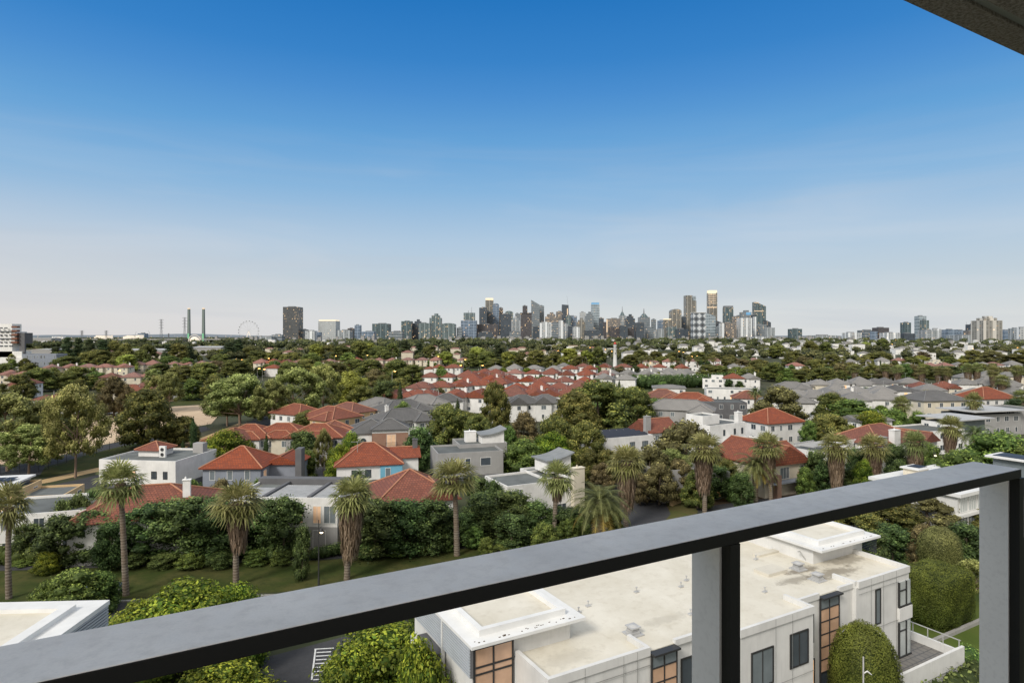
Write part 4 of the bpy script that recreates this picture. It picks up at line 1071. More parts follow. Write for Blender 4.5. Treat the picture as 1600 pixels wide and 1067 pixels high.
surf_hedge('rounded ball shaped hedge behind the box hedge', 'ball_hedge', (X, Y, 0), 0, (4.2, 4.0, 6.0), 18000, .06, 'gum', .8, 'hedge', 5)
for i, (px, yt, Y, wpx) in enumerate(((1518, 872, 66, 52),)):
    T('gum', px, yt, 0, wpx, 'small multi stemmed tree with pale crown right of the box hedge', var=1, Y=Y)
# low hedges at the near verge and terrace planters
def hedge_row(label, pts, w, h, mat='street', leaf=.11, per=220, seed=6, name='low_hedge', ragged=.25):
    cen = []; 
    for a, b in zip(pts[:-1], pts[1:]):
        a = Vector(a[:2]); b = Vector(b[:2]); n = max(1, int((b - a).length / (w * .55)))
        for i in range(n):
            p = a.lerp(b, (i + .5) / n); cen.append((p.x, p.y, h * .5))
    c0 = np.array(cen); o0 = c0[0].copy(); o0[2] = 0; c0 = c0 - o0
    return hedge(label, name, c0, [w * .55] * len(cen), leaf, per, mat, sq=h / w, core=.88, loc=tuple(o0), seed=seed, ragged=ragged)
hedge_row('low dark hedge behind the lawn and the footpath', [sx(1, 25, 18), sx(2, 0, 18.2), sx(3, -5, 18), sx(4, -4, 18.2)], 1.5, 1.5, leaf=.12)
hedge_row('clipped green hedge at the far left of the lawn', [sx(0, 20, 19), sx(1, -6, 17.6)], 2.2, 2.2, 'round', leaf=.13, seed=9)
hedge_row('dark leafy planting in front of the terrace wall', [AB(46, 24.6), AB(50.5, 24.8), AB(55.5, 25)], 1.8, 2.6, 'street', leaf=.16, seed=7, ragged=.55)
hedge_row('ground hedge strip right of the terrace planting', [AB(49, 22.6), AB(57, 23.4)], 2.2, 1.7, 'round', leaf=.1, seed=8)
hedge_row('dark shrubs between the terrace and the hedge lawn', [AB(56.3, 27), AB(60, 27.4)], 1.7, 1.9, 'round', leaf=.12, seed=10)
hedge_row('golden clipped low hedge by the brick gate pier', [P(1215, 770), P(1275, 757)], 1.3, 1.0, 'lime', leaf=.1, seed=12)
hedge_row('long leafy green hedge mass in front of the slate roofed house', [P(905, 662), P(960, 655), P(1030, 650), P(1070, 655)], 5.6, 6.0, 'round', leaf=.26, per=420, seed=13, name='tall_hedge')
hedge_row('second layer of the long leafy green hedge, farther back', [P(985, 645), P(1040, 640)], 5.4, 6.0, 'round', leaf=.26, per=400, seed=14, name='tall_hedge')
hedge_row('long hedge line crossing behind the red roofs', [P(985, 608), P(1060, 606), P(1130, 604)], 7, 7.0, 'street', leaf=.4, per=420, seed=15, name='tall_hedge')

# ------------------------------------------------------------------ palms
fan_palm(14, 768, 66.9, 'fan palm at the left edge with slim trunk and green crown', .95, 2)
fan_palm(197, 730, 67.8, 'tallest fan palm with bare slim trunk in front of the broad red roof', 1.0, 2)
fan_palm(369, 762, 70.4, 'fan palm with long shaggy skirt left of the lamp post', 1.05, 1)
fan_palm(542, 754, 72.2, 'fan palm with very thick skirt right of the lamp post', 1.1, 3)
fan_palm(714, 726, 80, 'fan palm with bare trunk in front of the orange red roof', 1.15, 2)
fan_palm(866, 727, 86, 'fan palm in front of the white house with curved roof', 1.1, 0)
fan_palm(978, 703, 92, 'fan palm with stout shaggy skirt beside the side street', 1.15, 3)
fan_palm(1101, 684, 98, 'fan palm with the thickest skirt in front of the bronze tree', 1.15, 3)
fan_palm(1205, 682, 103, 'fan palm close against the cream gabled house', 1.05, 1)
fan_palm(1310, 682, 105, 'fan palm below the grey pergola house', 1.05, 3)
fan_palm(1368, 683, 108, 'fan palm below the chimney of the right red roof', 1.05, 3)
fan_palm(1431, 678, 111, 'fan palm in front of the right white gable', 1.05, 3)
fan_palm(1482, 654, 124, 'fan palm in front of the glazed upper room', 1.1, 1)
fan_palm(1518, 616, 178, 'fan palm standing left of the pink red pyramid roof', 1.2, 0)
fan_palm(1405, 622, 170, 'fan palm in front of the cream house with metal roof', 1.1, 0)
date_palm(938, 742, 82, 'wide date palm with yellow lower fronds beside the side street', 1.35)
date_palm(1180, 698, 105, 'date palm in front of the cream gabled house', 1.2)
date_palm(1524, 655, 126, 'date palm right of the glazed upper room', 1.1)
date_palm(1180, 600, 205, 'dark date palm above the bronze tree', .9)
date_palm(615, 637, 170, 'date palm in front of the apricot house', .9)
date_palm(562, 728, 100, 'young palm between the blue bay house and the fan palm', .5)
date_palm(645, 730, 104, 'small palm right of the blue bay house', .45)
for px, yt, Y in ((1335, 571, 330), (1384, 570, 330), (1403, 572, 320), (1441, 574, 320), (1468, 575, 315), (1480, 576, 310), (1513, 570, 300), (1527, 569, 300), (1552, 574, 280), (1590, 573, 290), (1600, 612, 210), (1567, 588, 250)):
    fan_palm(px, yt, Y, None, 1.3, 3, 'fan palms beyond the slate roofed townhouses')
for px in (1000, 1012, 1075, 1090, 1140, 1165, 1115, 1050, 1318):
    fan_palm(px, 558 + rnd.uniform(-2, 2), 520, None, 1.4, 0, 'small distant fan palms right of the lighthouse')

# ------------------------------------------------------------------ trees placed one by one
# near street trees
for px, yt, Y, w, lb in (
    (95, 808, 76, 62, 'dark street tree with yellowing left side near the left fan palm'), (150, 800, 78, 70, 'dark street tree just left of the tallest fan palm'),
    (232, 790, 79, 84, 'full dark street tree just right of the tallest fan palm'), (290, 782, 79, 84, 'full dark street tree, second right of the tallest fan palm'),
    (338, 790, 78, 70, 'dark street tree against the left side of the skirted palm'), (410, 785, 80, 78, 'dark street tree right of the skirted palm'),
    (443, 778, 79, 66, 'dark street tree with a yellow flecked branch beside the lamp post'), (585, 782, 80, 82, 'dark street tree directly right of the thick skirted palm'),
    (632, 786, 80, 74, 'dark street tree in front of the orange red roof, left of the bare palm'), (672, 786, 81, 66, 'dark street tree just left of the bare trunk palm'),
    (752, 776, 87, 66, 'dark street tree right of the bare trunk palm'), (795, 772, 88, 68, 'dark street tree in front of the white flat roofed house'), (838, 790, 88, 56, 'dark street tree left of the curved roof house palm')):
    T('street', px, yt - 9, 0, w, lb, 'dark leafy street trees', Y=Y)
for px, yt, Y, w, lb in ((172, 812, 75, 46, 'dark street tree in front of the left end of the broad red roof'), (62, 815, 82, 50, 'dark street tree in the back row near the left edge'), (122, 806, 84, 52, 'dark street tree in the back row left of the tallest palm'), (192, 812, 83, 50, 'dark street tree in the back row right behind the tallest palm'),
    (262, 800, 84, 56, 'dark street tree in the back row under the white chimney'), (312, 795, 84, 56, 'dark street tree in the back row left of the first skirted palm'), (378, 795, 82, 50, 'dark street tree in the back row right behind the first skirted palm'),
    (434, 790, 84, 50, 'dark street tree in the back row under the ribbed roof decks'), (562, 792, 85, 44, 'dark street tree in the back row behind the thick skirted palm'), (610, 795, 83, 48, 'dark street tree in the back row left of the orange red roof gable'), (655, 796, 83, 52, 'dark street tree in front of the white gable wall'), (695, 792, 83, 52, 'dark street tree tight behind the bare trunk palm'), (728, 800, 84, 44, 'dark street tree right beside the bare trunk palm'), (775, 795, 86, 44, 'dark street tree in the back row below the white flat house'), (905, 790, 92, 40, 'dark street tree between the curved roof house and the date palm'), (820, 800, 90, 44, 'dark street tree in the back row below the curved roof house')):
    T('street', px, yt, 0, w, lb, 'dark leafy street trees', Y=Y)
T('round', 55, 868, 0, 60, 'small bushy tree at the left end of the lawn', Y=79); T('round', 22, 836, 0, 60, 'dark bushy tree behind the left fan palm', Y=81)
T('lime', 72, 860, 0, 34, 'yellow green sapling lit beside the left hedge', Y=74)
T('round', 118, 886, 0, 84, 'open leafy shrub partly hiding the parked cars', Y=62.5); T('round', 160, 890, 0, 60, 'leafy light green shrub left of the tallest palm trunk', Y=64); T('round', 70, 905, 0, 50, 'low grey green shrub at the left edge of the road', Y=62)
T('street', 472, 815, 0, 26, 'slim tree with yellow leaves left of the lamp post', Y=72)
for px, yt, Y, w in ((812, 845, 82, 44), (780, 850, 80, 34), (840, 850, 82, 40), (890, 808, 84, 40), (760, 838, 80, 26)):
    T('round', px, yt, 0, w, None, 'garden shrubs near the palms', Y=Y)
for px, yt, Y, w in ((40, 870, 77, 40), (205, 862, 76, 46), (255, 866, 76, 40), (300, 862, 76, 44), (345, 858, 76, 40), (400, 858, 77, 40), (440, 856, 77, 36), (575, 848, 79, 40), (620, 842, 80, 40), (660, 835, 81, 40), (700, 828, 82, 34), (740, 820, 83, 36)):
    T('street' if px % 2 else 'round', px, yt, 0, w, None, 'garden shrubs near the palms', Y=Y)
# bright laurels close below
for px, yt, Y, w, lb in ((222, 932, 52, 120, 'bright green laurel right of the louvred white roof'), (300, 903, 52, 165, 'broad bright green laurel crown above the handrail, left'),
    (368, 908, 53, 90, 'smaller bright green laurel at the right end of the left clump'),
    (345, 1028, 45, 150, 'bright green laurel below the handrail at the lower left'), (600, 972, 46, 190, 'large bright green laurel below the handrail, centre'),
    (655, 985, 37, 105, 'darker laurel crown beside the black balcony wall'), (555, 1003, 43, 120, 'bright green laurel at the very bottom, left of the centre one')):
    T('lime', px, yt, 0, w, lb, 'bright green laurels below the balcony', Y=Y)
T('round', 215, 975, 0, 60, 'dark shrub between the louvred roof and the laurels', Y=54)
T('round', 668, 930, 0, 70, 'dark shrub at the corner of the black balcony wall', Y=62)
# dense garden right
for px, yt, Y, w, k, lb in (
    (1335, 790, 84, 90, 'dense', 'olive tree behind the louvred end of the white apartment roof'), (1392, 778, 88, 95, 'dense', 'broad olive tree behind the box hedge, left'),
    (1452, 772, 90, 90, 'maroon', 'reddish brown tree above the ball hedge'), (1500, 785, 92, 80, 'dense', 'olive tree beside the right handrail post'),
    (1440, 815, 74, 50, 'maroon', 'small rust coloured tree just above the ball hedge'), (1395, 815, 76, 60, 'street', 'dark tree at the left of the box hedge'),
    (1365, 825, 72, 50, 'street', 'dark narrow tree behind the roof louvres'), (1510, 815, 76, 60, 'street', 'dark tree behind the multi stemmed tree'), (1345, 805, 95, 70, 'round', 'green tree behind the olive tree at the roof end')):
    T(k, px, yt, 0, w, lb, Y=Y)
for px, yt, Y, w, k, lb in (
    (1275, 700, 112, 36, 'street', 'dark upright tree left of the pergola house palm'), (1338, 697, 112, 34, 'street', 'leafy tree between two fan palms under the right red roof'),
    (1398, 690, 116, 36, 'street', 'dark tree between the two rightmost thick skirted palms'), (1258, 728, 108, 28, 'round', 'small tree in front of the brick piers'),
    (1455, 690, 118, 34, 'round', 'tree in front of the white gable beside a street lamp'), (1350, 715, 106, 30, 'lime', 'yellow green shrub between two fan palms'),
    (1500, 700, 105, 80, 'round', 'mid green tree behind the corner of the handrail'), (1560, 670, 112, 95, 'round', 'mid green tree right behind the handrail corner'), (1600, 690, 108, 80, 'round', 'mid green tree at the right edge'), (1530, 690, 116, 70, 'round', 'mid green tree under the date palm'),
    (1298, 645, 150, 70, 'dense', 'dark evergreen left of the right red roof'), (1265, 655, 150, 30, 'round', 'garden tree against the small studio'),
    (1360, 640, 160, 60, 'lime', 'yellow green garden tree above the right red roof'), (1395, 636, 165, 50, 'round', 'round green tree above the right red roof'), (1330, 622, 190, 70, 'round', 'green garden tree in front of the slate townhouses'), (1300, 612, 195, 60, 'dense', 'leafy tree left of the slate townhouses'),
    (1435, 640, 165, 34, 'round', 'small tree against the cream metal roofed house'), (1500, 636, 185, 40, 'dense', 'dark garden tree between cream house and pink red roof'), (1585, 622, 200, 40, 'pine', 'dark conifer right of the pink red roof')):
    T(k, px, yt, 0, w, lb, Y=Y)
for px, yt, Y, w, k, lb in ((878, 790, 88, 60, 'street', 'dark tree between the curved roof palm and the date palm'), (800, 800, 82, 60, 'street', 'dark tree right of the white gate piers'), (850, 815, 80, 44, 'round', 'bushy shrub below the curved roof palm'), (905, 805, 86, 40, 'round', 'dark shrub at the left foot of the date palm'), (960, 790, 88, 30, 'round', 'dark shrub at the right foot of the date palm'),
    (1030, 720, 104, 60, 'maroon', 'bronze tree leaning over the side street'), (1045, 700, 112, 70, 'gum', 'bare stemmed olive tree in front of the grey and apricot house'), (1090, 730, 102, 50, 'dense', 'dark olive tree behind the thickest skirted palm'), (1135, 715, 112, 44, 'dense', 'olive tree between thickest palm and date palm'), (1150, 700, 124, 46, 'dense', 'olive tree below the white stepped house'), (1160, 735, 100, 34, 'street', 'dark tree at the left of the date palm trunk'),
    (1290, 715, 108, 34, 'street', 'dark tree left of the second thick skirted palm'), (1340, 725, 108, 40, 'street', 'dark tree behind the yellow green shrub'), (1405, 715, 108, 34, 'street', 'dark tree low between two right palms'), (1460, 712, 112, 40, 'round', 'green tree below the right street lamp'), (920, 700, 118, 44, 'dense', 'olive tree behind the date palm'), (1000, 735, 104, 34, 'maroon', 'small bronze tree right of the stout skirted palm'), (940, 720, 112, 40, 'maroon', 'small bronze tree above the date palm')):
    T(k, px, yt, 0, w, lb, Y=Y)
# central group
for px, yt, Y, w, k, lb in (
    (1218, 600, 190, 86, 'maroon', 'large dark bronze tree above the orange red pyramid roof'),
    (1070, 652, 118, 112, 'maroon', 'tall bronze tree with bare branching trunk beside the side street'),
    (1015, 692, 110, 84, 'maroon', 'dark bronze tree left of the tall branching one'), (950, 700, 118, 50, 'dense', 'olive tree behind the fan palm at the side street'),
    (1062, 715, 108, 60, 'maroon', 'low bronze tree in front of the lit apricot house'), (1120, 725, 108, 50, 'street', 'dark green tree right of the thickest palm'), (1150, 740, 106, 30, 'round', 'small dark tree beside the brick garden wall'),
    (935, 592, 172, 120, 'dense', 'largest broad olive tree in the centre of the suburb'), (900, 608, 165, 80, 'dense', 'broad olive tree at the left side of the largest central tree'), (990, 602, 185, 70, 'dense', 'broad olive tree at the right side of the largest central tree'),
    (915, 655, 128, 64, 'dense', 'dark olive tree left of the solar house'), (870, 648, 135, 70, 'dense', 'olive tree in the middle of the central clump'), (860, 672, 125, 66, 'lime', 'yellow green tree above the curved grey roof'),
    (818, 680, 120, 78, 'round', 'mid green tree between the grey cubic house and the curved roof'), (820, 640, 150, 56, 'maroon', 'bronze tree below the white gabled pair'), (795, 662, 138, 36, 'round', 'green tree left of the bronze tree in the centre'),
    (773, 592, 165, 50, 'dense', 'tall conical dark green tree left of the white gables'),
    (700, 628, 150, 78, 'dense', 'broad dark tree above the grey cubic house'), (745, 645, 145, 60, 'dense', 'yellowish olive tree right of the broad dark tree'), (726, 640, 155, 50, 'dense', 'dark tree between two broad trees above the cubic house'),
    (655, 664, 130, 46, 'street', 'dark green round tree right of the brick house'), (625, 592, 195, 10, 'cypress', 'slim cypress beside the first white red-roofed house'), (715, 622, 190, 10, 'cypress', 'slim cypress by the little dark pyramid roof'),
    (630, 625, 185, 34, 'round', 'round grey green bush below the red roof row'), (480, 640, 175, 60, 'dense', 'round dark tree over the left red roofed terrace'),
    (472, 668, 125, 46, 'street', 'dark green tree in front of the left terrace'), (480, 700, 118, 40, 'round', 'leafy green tree behind the blue grey house'), (505, 668, 122, 28, 'gum', 'slender tree with bare stem in front of the grey terrace house'),
    (550, 672, 120, 44, 'lime', 'light green tree left of the brick house'), (530, 690, 114, 44, 'lime', 'yellow green tree behind the white and blue house'), (416, 676, 128, 10, 'cypress', 'thin cypress in front of the round window'),
    (355, 668, 124, 72, 'lime', 'round bright green tree left of the blue grey house'), (302, 650, 150, 12, 'cypress', 'tall slim cypress behind the white flat house'), (286, 686, 140, 7, 'cypress', 'tiny cypress behind the white flat house'),
    (345, 745, 95, 50, 'maroon', 'brown shrub in front of the blue grey house'), (405, 745, 97, 36, 'round', 'round green shrub at the foot of the blue grey house'), (300, 745, 96, 40, 'round', 'small green tree left of the brown shrub'),
    (125, 765, 84, 34, 'street', 'tall dark hedge tree beside the dark flat roof, left of a pair'), (150, 760, 88, 34, 'street', 'tall dark hedge tree beside the dark flat roof, right of a pair'), (100, 775, 82, 32, 'street', 'dark hedge tree nearest the white house at the far left'),
    (40, 815, 78, 40, 'street', 'dark bush below the far left white house'), (270, 770, 88, 30, 'round', 'green tree in front of the broad red roof'), (320, 775, 84, 60, 'street', 'green tree at the right end of the broad red roof'), (345, 770, 86, 40, 'street', 'green tree left of the ribbed roof decks'),
    (600, 745, 95, 40, 'street', 'tree behind the thick skirted palm'), (620, 765, 90, 40, 'street', 'tree in front of the orange red roof corner'), (745, 740, 95, 40, 'street', 'leafy tree right of the bare palm crown'), (770, 745, 93, 30, 'street', 'leafy tree beside the white flat roof wall'),
    (230, 603, 157, 86, 'dense', 'large dark olive tree standing on the edge of the bare field'), (287, 648, 160, 48, 'dense', 'low spreading tree right of the field tree'),
    (118, 598, 124, 88, 'gum', 'tall gum tree with straight pinkish trunk by the apricot path'), (12, 610, 130, 120, 'gum', 'huge leaning gum tree at the left edge'), (75, 618, 138, 100, 'gum', 'gum tree between the left edge and the straight trunked gum'),
    (45, 660, 125, 90, 'gum', 'lower gum crown at the far left above the fence'), (178, 584, 215, 52, 'maroon', 'dark brown leafless looking tree in the park'), (198, 598, 215, 34, 'maroon', 'small brown tree right of the dark park tree'),
    (375, 583, 190, 108, 'gum', 'broad bright gum tree over the red terrace'), (355, 600, 195, 70, 'gum', 'gum tree at the left side of the broad bright gum'), (460, 573, 200, 90, 'gum', 'gum tree right of the broad bright gum'), (505, 568, 215, 60, 'gum', 'tall gum tree between two broad crowns'), (425, 590, 185, 60, 'gum', 'gum tree in front between two broad crowns'),
    (265, 580, 232, 42, 'gum', 'gum tree on the park edge above the field'), (245, 585, 235, 40, 'gum', 'small gum tree on the park edge'),
    (548, 577, 235, 56, 'yellow', 'yellow green domed tree left of a tall street light'), (565, 600, 215, 50, 'dense', 'dark tree in front of the yellow green dome'), (602, 592, 230, 40, 'street', 'dark upright tree left of the red roof row')):
    T(k, px, yt, 0, w, lb, Y=Y)
# mid band: broader far trees, one by one
far = []
def F_(k, px, yt, yb, w): T(k, px, yt, yb, w, None, 'trees scattered through the far suburb')
for a in (('pine', 88, 541, 570, 26), ('pine', 106, 526, 570, 22), ('pine', 122, 527, 569, 20), ('pine', 140, 529, 570, 24), ('pine', 160, 530, 571, 26), ('dense', 178, 531, 570, 30), ('dense', 197, 535, 572, 26), ('dense', 95, 548, 572, 30), ('dense', 150, 545, 573, 50), ('dense', 185, 548, 572, 36),
    ('dense', 230, 537, 566, 30), ('dense', 222, 545, 568, 26), ('pine', 263, 537, 566, 22), ('dense', 278, 535, 566, 30), ('pine', 295, 540, 565, 20), ('dense', 215, 540, 560, 20),
    ('pine', 358, 534, 563, 24), ('pine', 372, 529, 562, 22), ('dense', 390, 541, 562, 30), ('dense', 345, 545, 562, 20), ('yellow', 218, 546, 566, 12), ('dense', 105, 555, 582, 48), ('yellow', 200, 553, 582, 34),
    ('dense', 60, 573, 612, 56), ('dense', 30, 583, 625, 50), ('dense', 120, 572, 610, 52), ('dense', 85, 580, 606, 40), ('dense', 45, 565, 600, 30), ('dense', 8, 566, 600, 30), ('yellow', 35, 585, 606, 20), ('round', 150, 580, 604, 34), ('maroon', 160, 590, 612, 26),
    ('dense', 250, 566, 592, 42), ('dense', 290, 570, 600, 60), ('dense', 320, 565, 600, 50), ('round', 300, 590, 625, 36), ('dense', 335, 585, 625, 40), ('maroon', 340, 562, 590, 44), ('dense', 370, 560, 592, 50), ('round', 265, 555, 578, 34), ('dense', 345, 552, 575, 34), ('round', 292, 558, 580, 30), ('dense', 235, 590, 612, 22), ('gum', 240, 575, 612, 30),
    ('dense', 405, 545, 572, 40), ('yellow', 495, 536, 562, 26), ('dense', 430, 547, 572, 36), ('dense', 457, 549, 573, 40), ('round', 487, 550, 578, 36), ('dense', 535, 538, 568, 40), ('dense', 560, 532, 566, 34), ('yellow', 577, 534, 562, 34), ('dense', 592, 540, 568, 40), ('dense', 600, 545, 572, 36), ('round', 545, 550, 574, 30), ('dense', 515, 538, 562, 30),
    ('dense', 455, 565, 592, 44), ('dense', 480, 560, 590, 40), ('dense', 525, 565, 595, 46), ('dense', 448, 563, 588, 26), ('dense', 500, 575, 600, 34), ('maroon', 585, 575, 610, 44), ('dense', 620, 560, 600, 50), ('dense', 645, 568, 605, 46), ('dense', 600, 585, 612, 36), ('dense', 625, 590, 620, 40), ('dense', 580, 560, 590, 40), ('dense', 555, 560, 585, 34), ('maroon', 612, 565, 590, 34), ('pine', 632, 531, 560, 26), ('dense', 612, 535, 562, 24), ('pine', 655, 535, 560, 22), ('dense', 672, 538, 562, 26),
    ('yellow', 695, 548, 572, 28), ('round', 690, 575, 605, 30), ('yellow', 745, 541, 572, 32), ('dense', 760, 548, 575, 34), ('pine', 778, 537, 572, 30), ('dense', 735, 551, 575, 26), ('yellow', 795, 548, 575, 28), ('dense', 775, 560, 582, 40), ('dense', 802, 548, 575, 30), ('dense', 715, 565, 585, 34), ('round', 770, 582, 602, 26),
    ('dense', 838, 546, 574, 34), ('yellow', 890, 543, 572, 36), ('yellow', 917, 546, 572, 22), ('dense', 865, 552, 576, 34), ('dense', 815, 550, 576, 26), ('dense', 935, 541, 572, 26), ('dense', 905, 555, 576, 26), ('dense', 985, 553, 572, 28), ('dense', 1000, 546, 570, 30), ('dense', 1025, 548, 570, 26), ('dense', 1050, 549, 572, 26), ('dense', 1035, 556, 573, 30), ('round', 910, 582, 600, 36), ('round', 885, 583, 600, 24), ('round', 838, 588, 600, 18), ('maroon', 970, 571, 588, 26), ('yellow', 905, 571, 584, 14),
    ('dense', 1090, 548, 568, 30), ('dense', 1115, 550, 570, 26), ('dense', 1140, 553, 574, 30), ('dense', 1125, 570, 592, 30), ('maroon', 1160, 560, 580, 34), ('dense', 1185, 560, 590, 44), ('dense', 1210, 565, 596, 40), ('dense', 1170, 575, 600, 34), ('dense', 1240, 548, 575, 36), ('maroon', 1255, 555, 580, 32), ('dense', 1275, 560, 590, 36), ('dense', 1300, 552, 575, 30), ('dense', 1285, 572, 602, 46), ('round', 1240, 590, 612, 30), ('dense', 1310, 575, 598, 34), ('dense', 1330, 565, 586, 36),
    ('dense', 1365, 551, 572, 48), ('dense', 1378, 548, 572, 36), ('dense', 1350, 556, 574, 30), ('maroon', 1440, 548, 570, 32), ('yellow', 1439, 555, 572, 26), ('dense', 1425, 556, 574, 30), ('dense', 1480, 556, 574, 30), ('pine', 1478, 552, 572, 20), ('yellow', 1500, 560, 572, 22), ('dense', 1370, 570, 590, 40), ('dense', 1415, 577, 592, 26), ('dense', 1450, 580, 592, 22), ('dense', 1340, 580, 592, 40), ('dense', 1520, 546, 568, 30), ('maroon', 1550, 546, 570, 40), ('dense', 1585, 552, 572, 40), ('dense', 1600, 545, 566, 30), ('yellow', 1352, 534, 545, 18), ('dense', 1378, 529, 548, 22), ('dense', 1290, 534, 556, 24), ('dense', 1265, 532, 556, 26), ('dense', 1215, 537, 560, 34)):
    F_(*a)
g = random.Random(77)
for i in range(30):
    px = 1105 + i * 17 + g.uniform(-6, 6); F_(g.choice(['dense', 'round', 'dense', 'maroon', 'street', 'dense']), px, g.uniform(566, 577), g.uniform(590, 598), g.uniform(26, 46))
# fill trees between the houses
def free(X, Y, r):
    return all((X - a) ** 2 + (Y - b) ** 2 > (r * .7 + c) ** 2 for a, b, c in FOOT) and all((X - a) ** 2 + (Y - b) ** 2 > (r * .5 + c * .6) ** 2 for a, b, c in TREES)
for X, Y in ROWT:
    k = rnd.choice(['round', 'dense', 'street', 'round', 'lime', 'maroon', 'dense'] if rnd.random() < .9 else ['cypress']); h = rnd.uniform(4.4, 6.6) + (Y > 380) * 1.5
    put_tree(k, X, Y, h, (1.4 if k == 'cypress' else h * rnd.uniform(.8, 1.15)), None, 'trees scattered through the far suburb')
n = 0; tries = 0
while n < 95 and tries < 20000:
    tries += 1
    Y = 130 + 560 * rnd.random() ** .8; px = rnd.uniform(-10, 1610); X = (px - 800) / F * Y
    gy = HZ + F * H / Y
    if px < 345 and gy > 622: continue
    if not free(X, Y, 4): continue
    k = rnd.choice(['round', 'dense', 'street', 'round', 'dense', 'maroon', 'lime'] if px > 560 else ['dense', 'gum', 'dense', 'round'])
    h = rnd.uniform(4.2, 7.2) if px > 560 else rnd.uniform(6, 11)
    put_tree(k, X, Y, h, h * rnd.uniform(.8, 1.1), None, 'trees scattered through the far suburb'); n += 1

# ------------------------------------------------------------------ white apartment building below
ap = thing('apartment_building', 'long white panelled apartment building with pale flat roof directly below the balcony', 'apartment building', (0, 0, 0), YAWN)
# local x = A axis, local y = B axis
M['panel'] = dirty('white_wall_panels', (0.65, 0.645, 0.62), 0.7, 0.12, 0.5, fine=20, bstr=.08, streak=.32)
M['curtain'] = glassmat('curtained_glass', (0.30, 0.32, 0.31), .15, .7)
M['orangeglass'] = glassmat('amber_blind_glass', (0.27, 0.175, 0.115), .2, .8, em=(1, .58, .34), ems=.12)
ZR = 9.8
mb = MB()
def wallbox(x0, x1, y0, y1, z0, z1): mb.box(x0, x1, y0, y1, z0, z1, 0)
# solid masses (walls); roof decks sit inside their parapets
wallbox(17.9, 27.1, 28.2, 41, 0, 9.35); wallbox(27.1, 31.3, 28.45, 41, 0, 9.352); wallbox(31.3, 38.5, 27.1, 41, 0, 9.354); wallbox(38.5, 44.9, 28.4, 41, 0, 9.356); wallbox(44.9, 51.8, 28.1, 41, 0, 9.358)
wallbox(25.2, 27.0, 28.0, 28.19, 0, 0.01)
# parapets
def par(x0, x1, y0, y1, z=ZR): mb.box(x0, x1, y0, y1, 9.3, z, 0)
par(17.9, 25.0, 28.1, 28.35); par(17.88, 18.13, 28.351, 31.6); par(24.8, 25.04, 28.35, 30.0, 9.79)
par(27.1, 31.3, 28.25, 28.5, 9.66); par(31.3, 38.5, 26.98, 27.2); par(38.28, 38.52, 27.2, 29.3, 9.795); par(31.25, 31.45, 27.2, 28.5, 9.6)
par(38.52, 40.9, 28.3, 28.52, 9.7); par(43.2, 44.88, 28.3, 28.52, 9.66); par(44.86, 45.1, 28.2, 30.0, 9.805); par(45.1, 51.8, 28.0, 28.25); par(51.58, 51.84, 28.25, 33.4, 9.796)
w_ = mb.build('wall', M['panel'], ap)
mb = MB()
mb.box(18.13, 27.1, 28.35, 40.9, 9.36, 9.44); mb.box(27.1, 31.3, 28.5, 40.9, 9.362, 9.442); mb.box(31.3, 38.28, 27.2, 40.9, 9.364, 9.444); mb.box(38.28, 44.9, 28.52, 40.9, 9.366, 9.446); mb.box(44.9, 51.58, 28.25, 40.9, 9.368, 9.448)
M['roofdeck'] = None
t = NT('stained_roof_deck'); ob = t.obj()
n1 = t.noise(ob, .25, 6, .65); n2 = t.noise(ob, 1.4, 6, .7); n3 = t.noise(ob, 12, 4, .6)
c = t.mix(t.ramp(n1, [(.35, 0), (.65, 1)]), (.70, .665, .57), (.58, .54, .44)); c = t.mix(t.math('MULTIPLY', t.ramp(n2, [(.52, 0), (.72, 1)]), .42), c, (.42, .37, .28))
c = t.mix(t.math('MULTIPLY', n3, .22), c, (.42, .38, .32))
# grimy patches where water stands, laid out in the building's own coordinates
for cx, cy, rx, ry, s in ((45.9, 30.6, 3.2, .9, .6), (49.5, 31.8, 2.4, .9, .5), (44.4, 32.2, 2.2, .6, .7), (42.0, 31.2, 2.2, .6, .5), (20.5, 30.0, 2.2, .9, .2), (29, 31, 2.2, .6, .2)):
    mp = t.n('ShaderNodeMapping'); mp.inputs['Location'].default_value = (-cx / rx, -cy / ry, 0); mp.inputs['Scale'].default_value = (1 / rx, 1 / ry, 0); t.l(ob, mp.inputs[0])
    ln = t.n('ShaderNodeVectorMath', operation='LENGTH'); t.l(mp.outputs[0], ln.inputs[0])
    k = t.math('SUBTRACT', 1.0, t.math('ADD', ln.outputs['Value'], t.math('MULTIPLY_ADD', n2, 2.6, -1.3)))
    c = t.mix(t.math('MULTIPLY', t.ramp(k, [(0.0, 0), (.5, 1)]), s), c, (.11, .085, .055))
M['roofdeck'] = t.out(t.bsdf(c, .7, .3, 0, n3, .1, .01))
mb.build('roof_deck', M['roofdeck'], ap)
def penthouse(x0, x1, y0, y1, zb, zt, sx0, sx1, sy0):
    a = MB(); a.box(x0, x1, y0, y1, zb, zt - .3); b = a.build('penthouse_wall', M['panel'], ap)
    a = MB(); a.box(sx0, sx1, sy0, y1 + .3, zt - .3, zt - .12); a.build('roof_slab', M['trim'], b)
    a = MB(); q = .35
    X0, X1, Y0 = sx0 + .9, sx1 - .9, sy0 + .9
    a.box(X0, X1, Y0, Y0 + q, zt - .12, zt + .25); a.box(X0, X0 + q, Y0 + q, y1, zt - .12, zt + .25); a.box(X1 - q, X1, Y0 + q, y1, zt - .12, zt + .25)
    a.build('parapet_rim', M['trim'], b)
    a = MB(); a.box(X0 + q, X1 - q, Y0 + q, y1, zt - .14, zt - .06); a.build('roof_deck', M['roofdeck'], b)
    return b
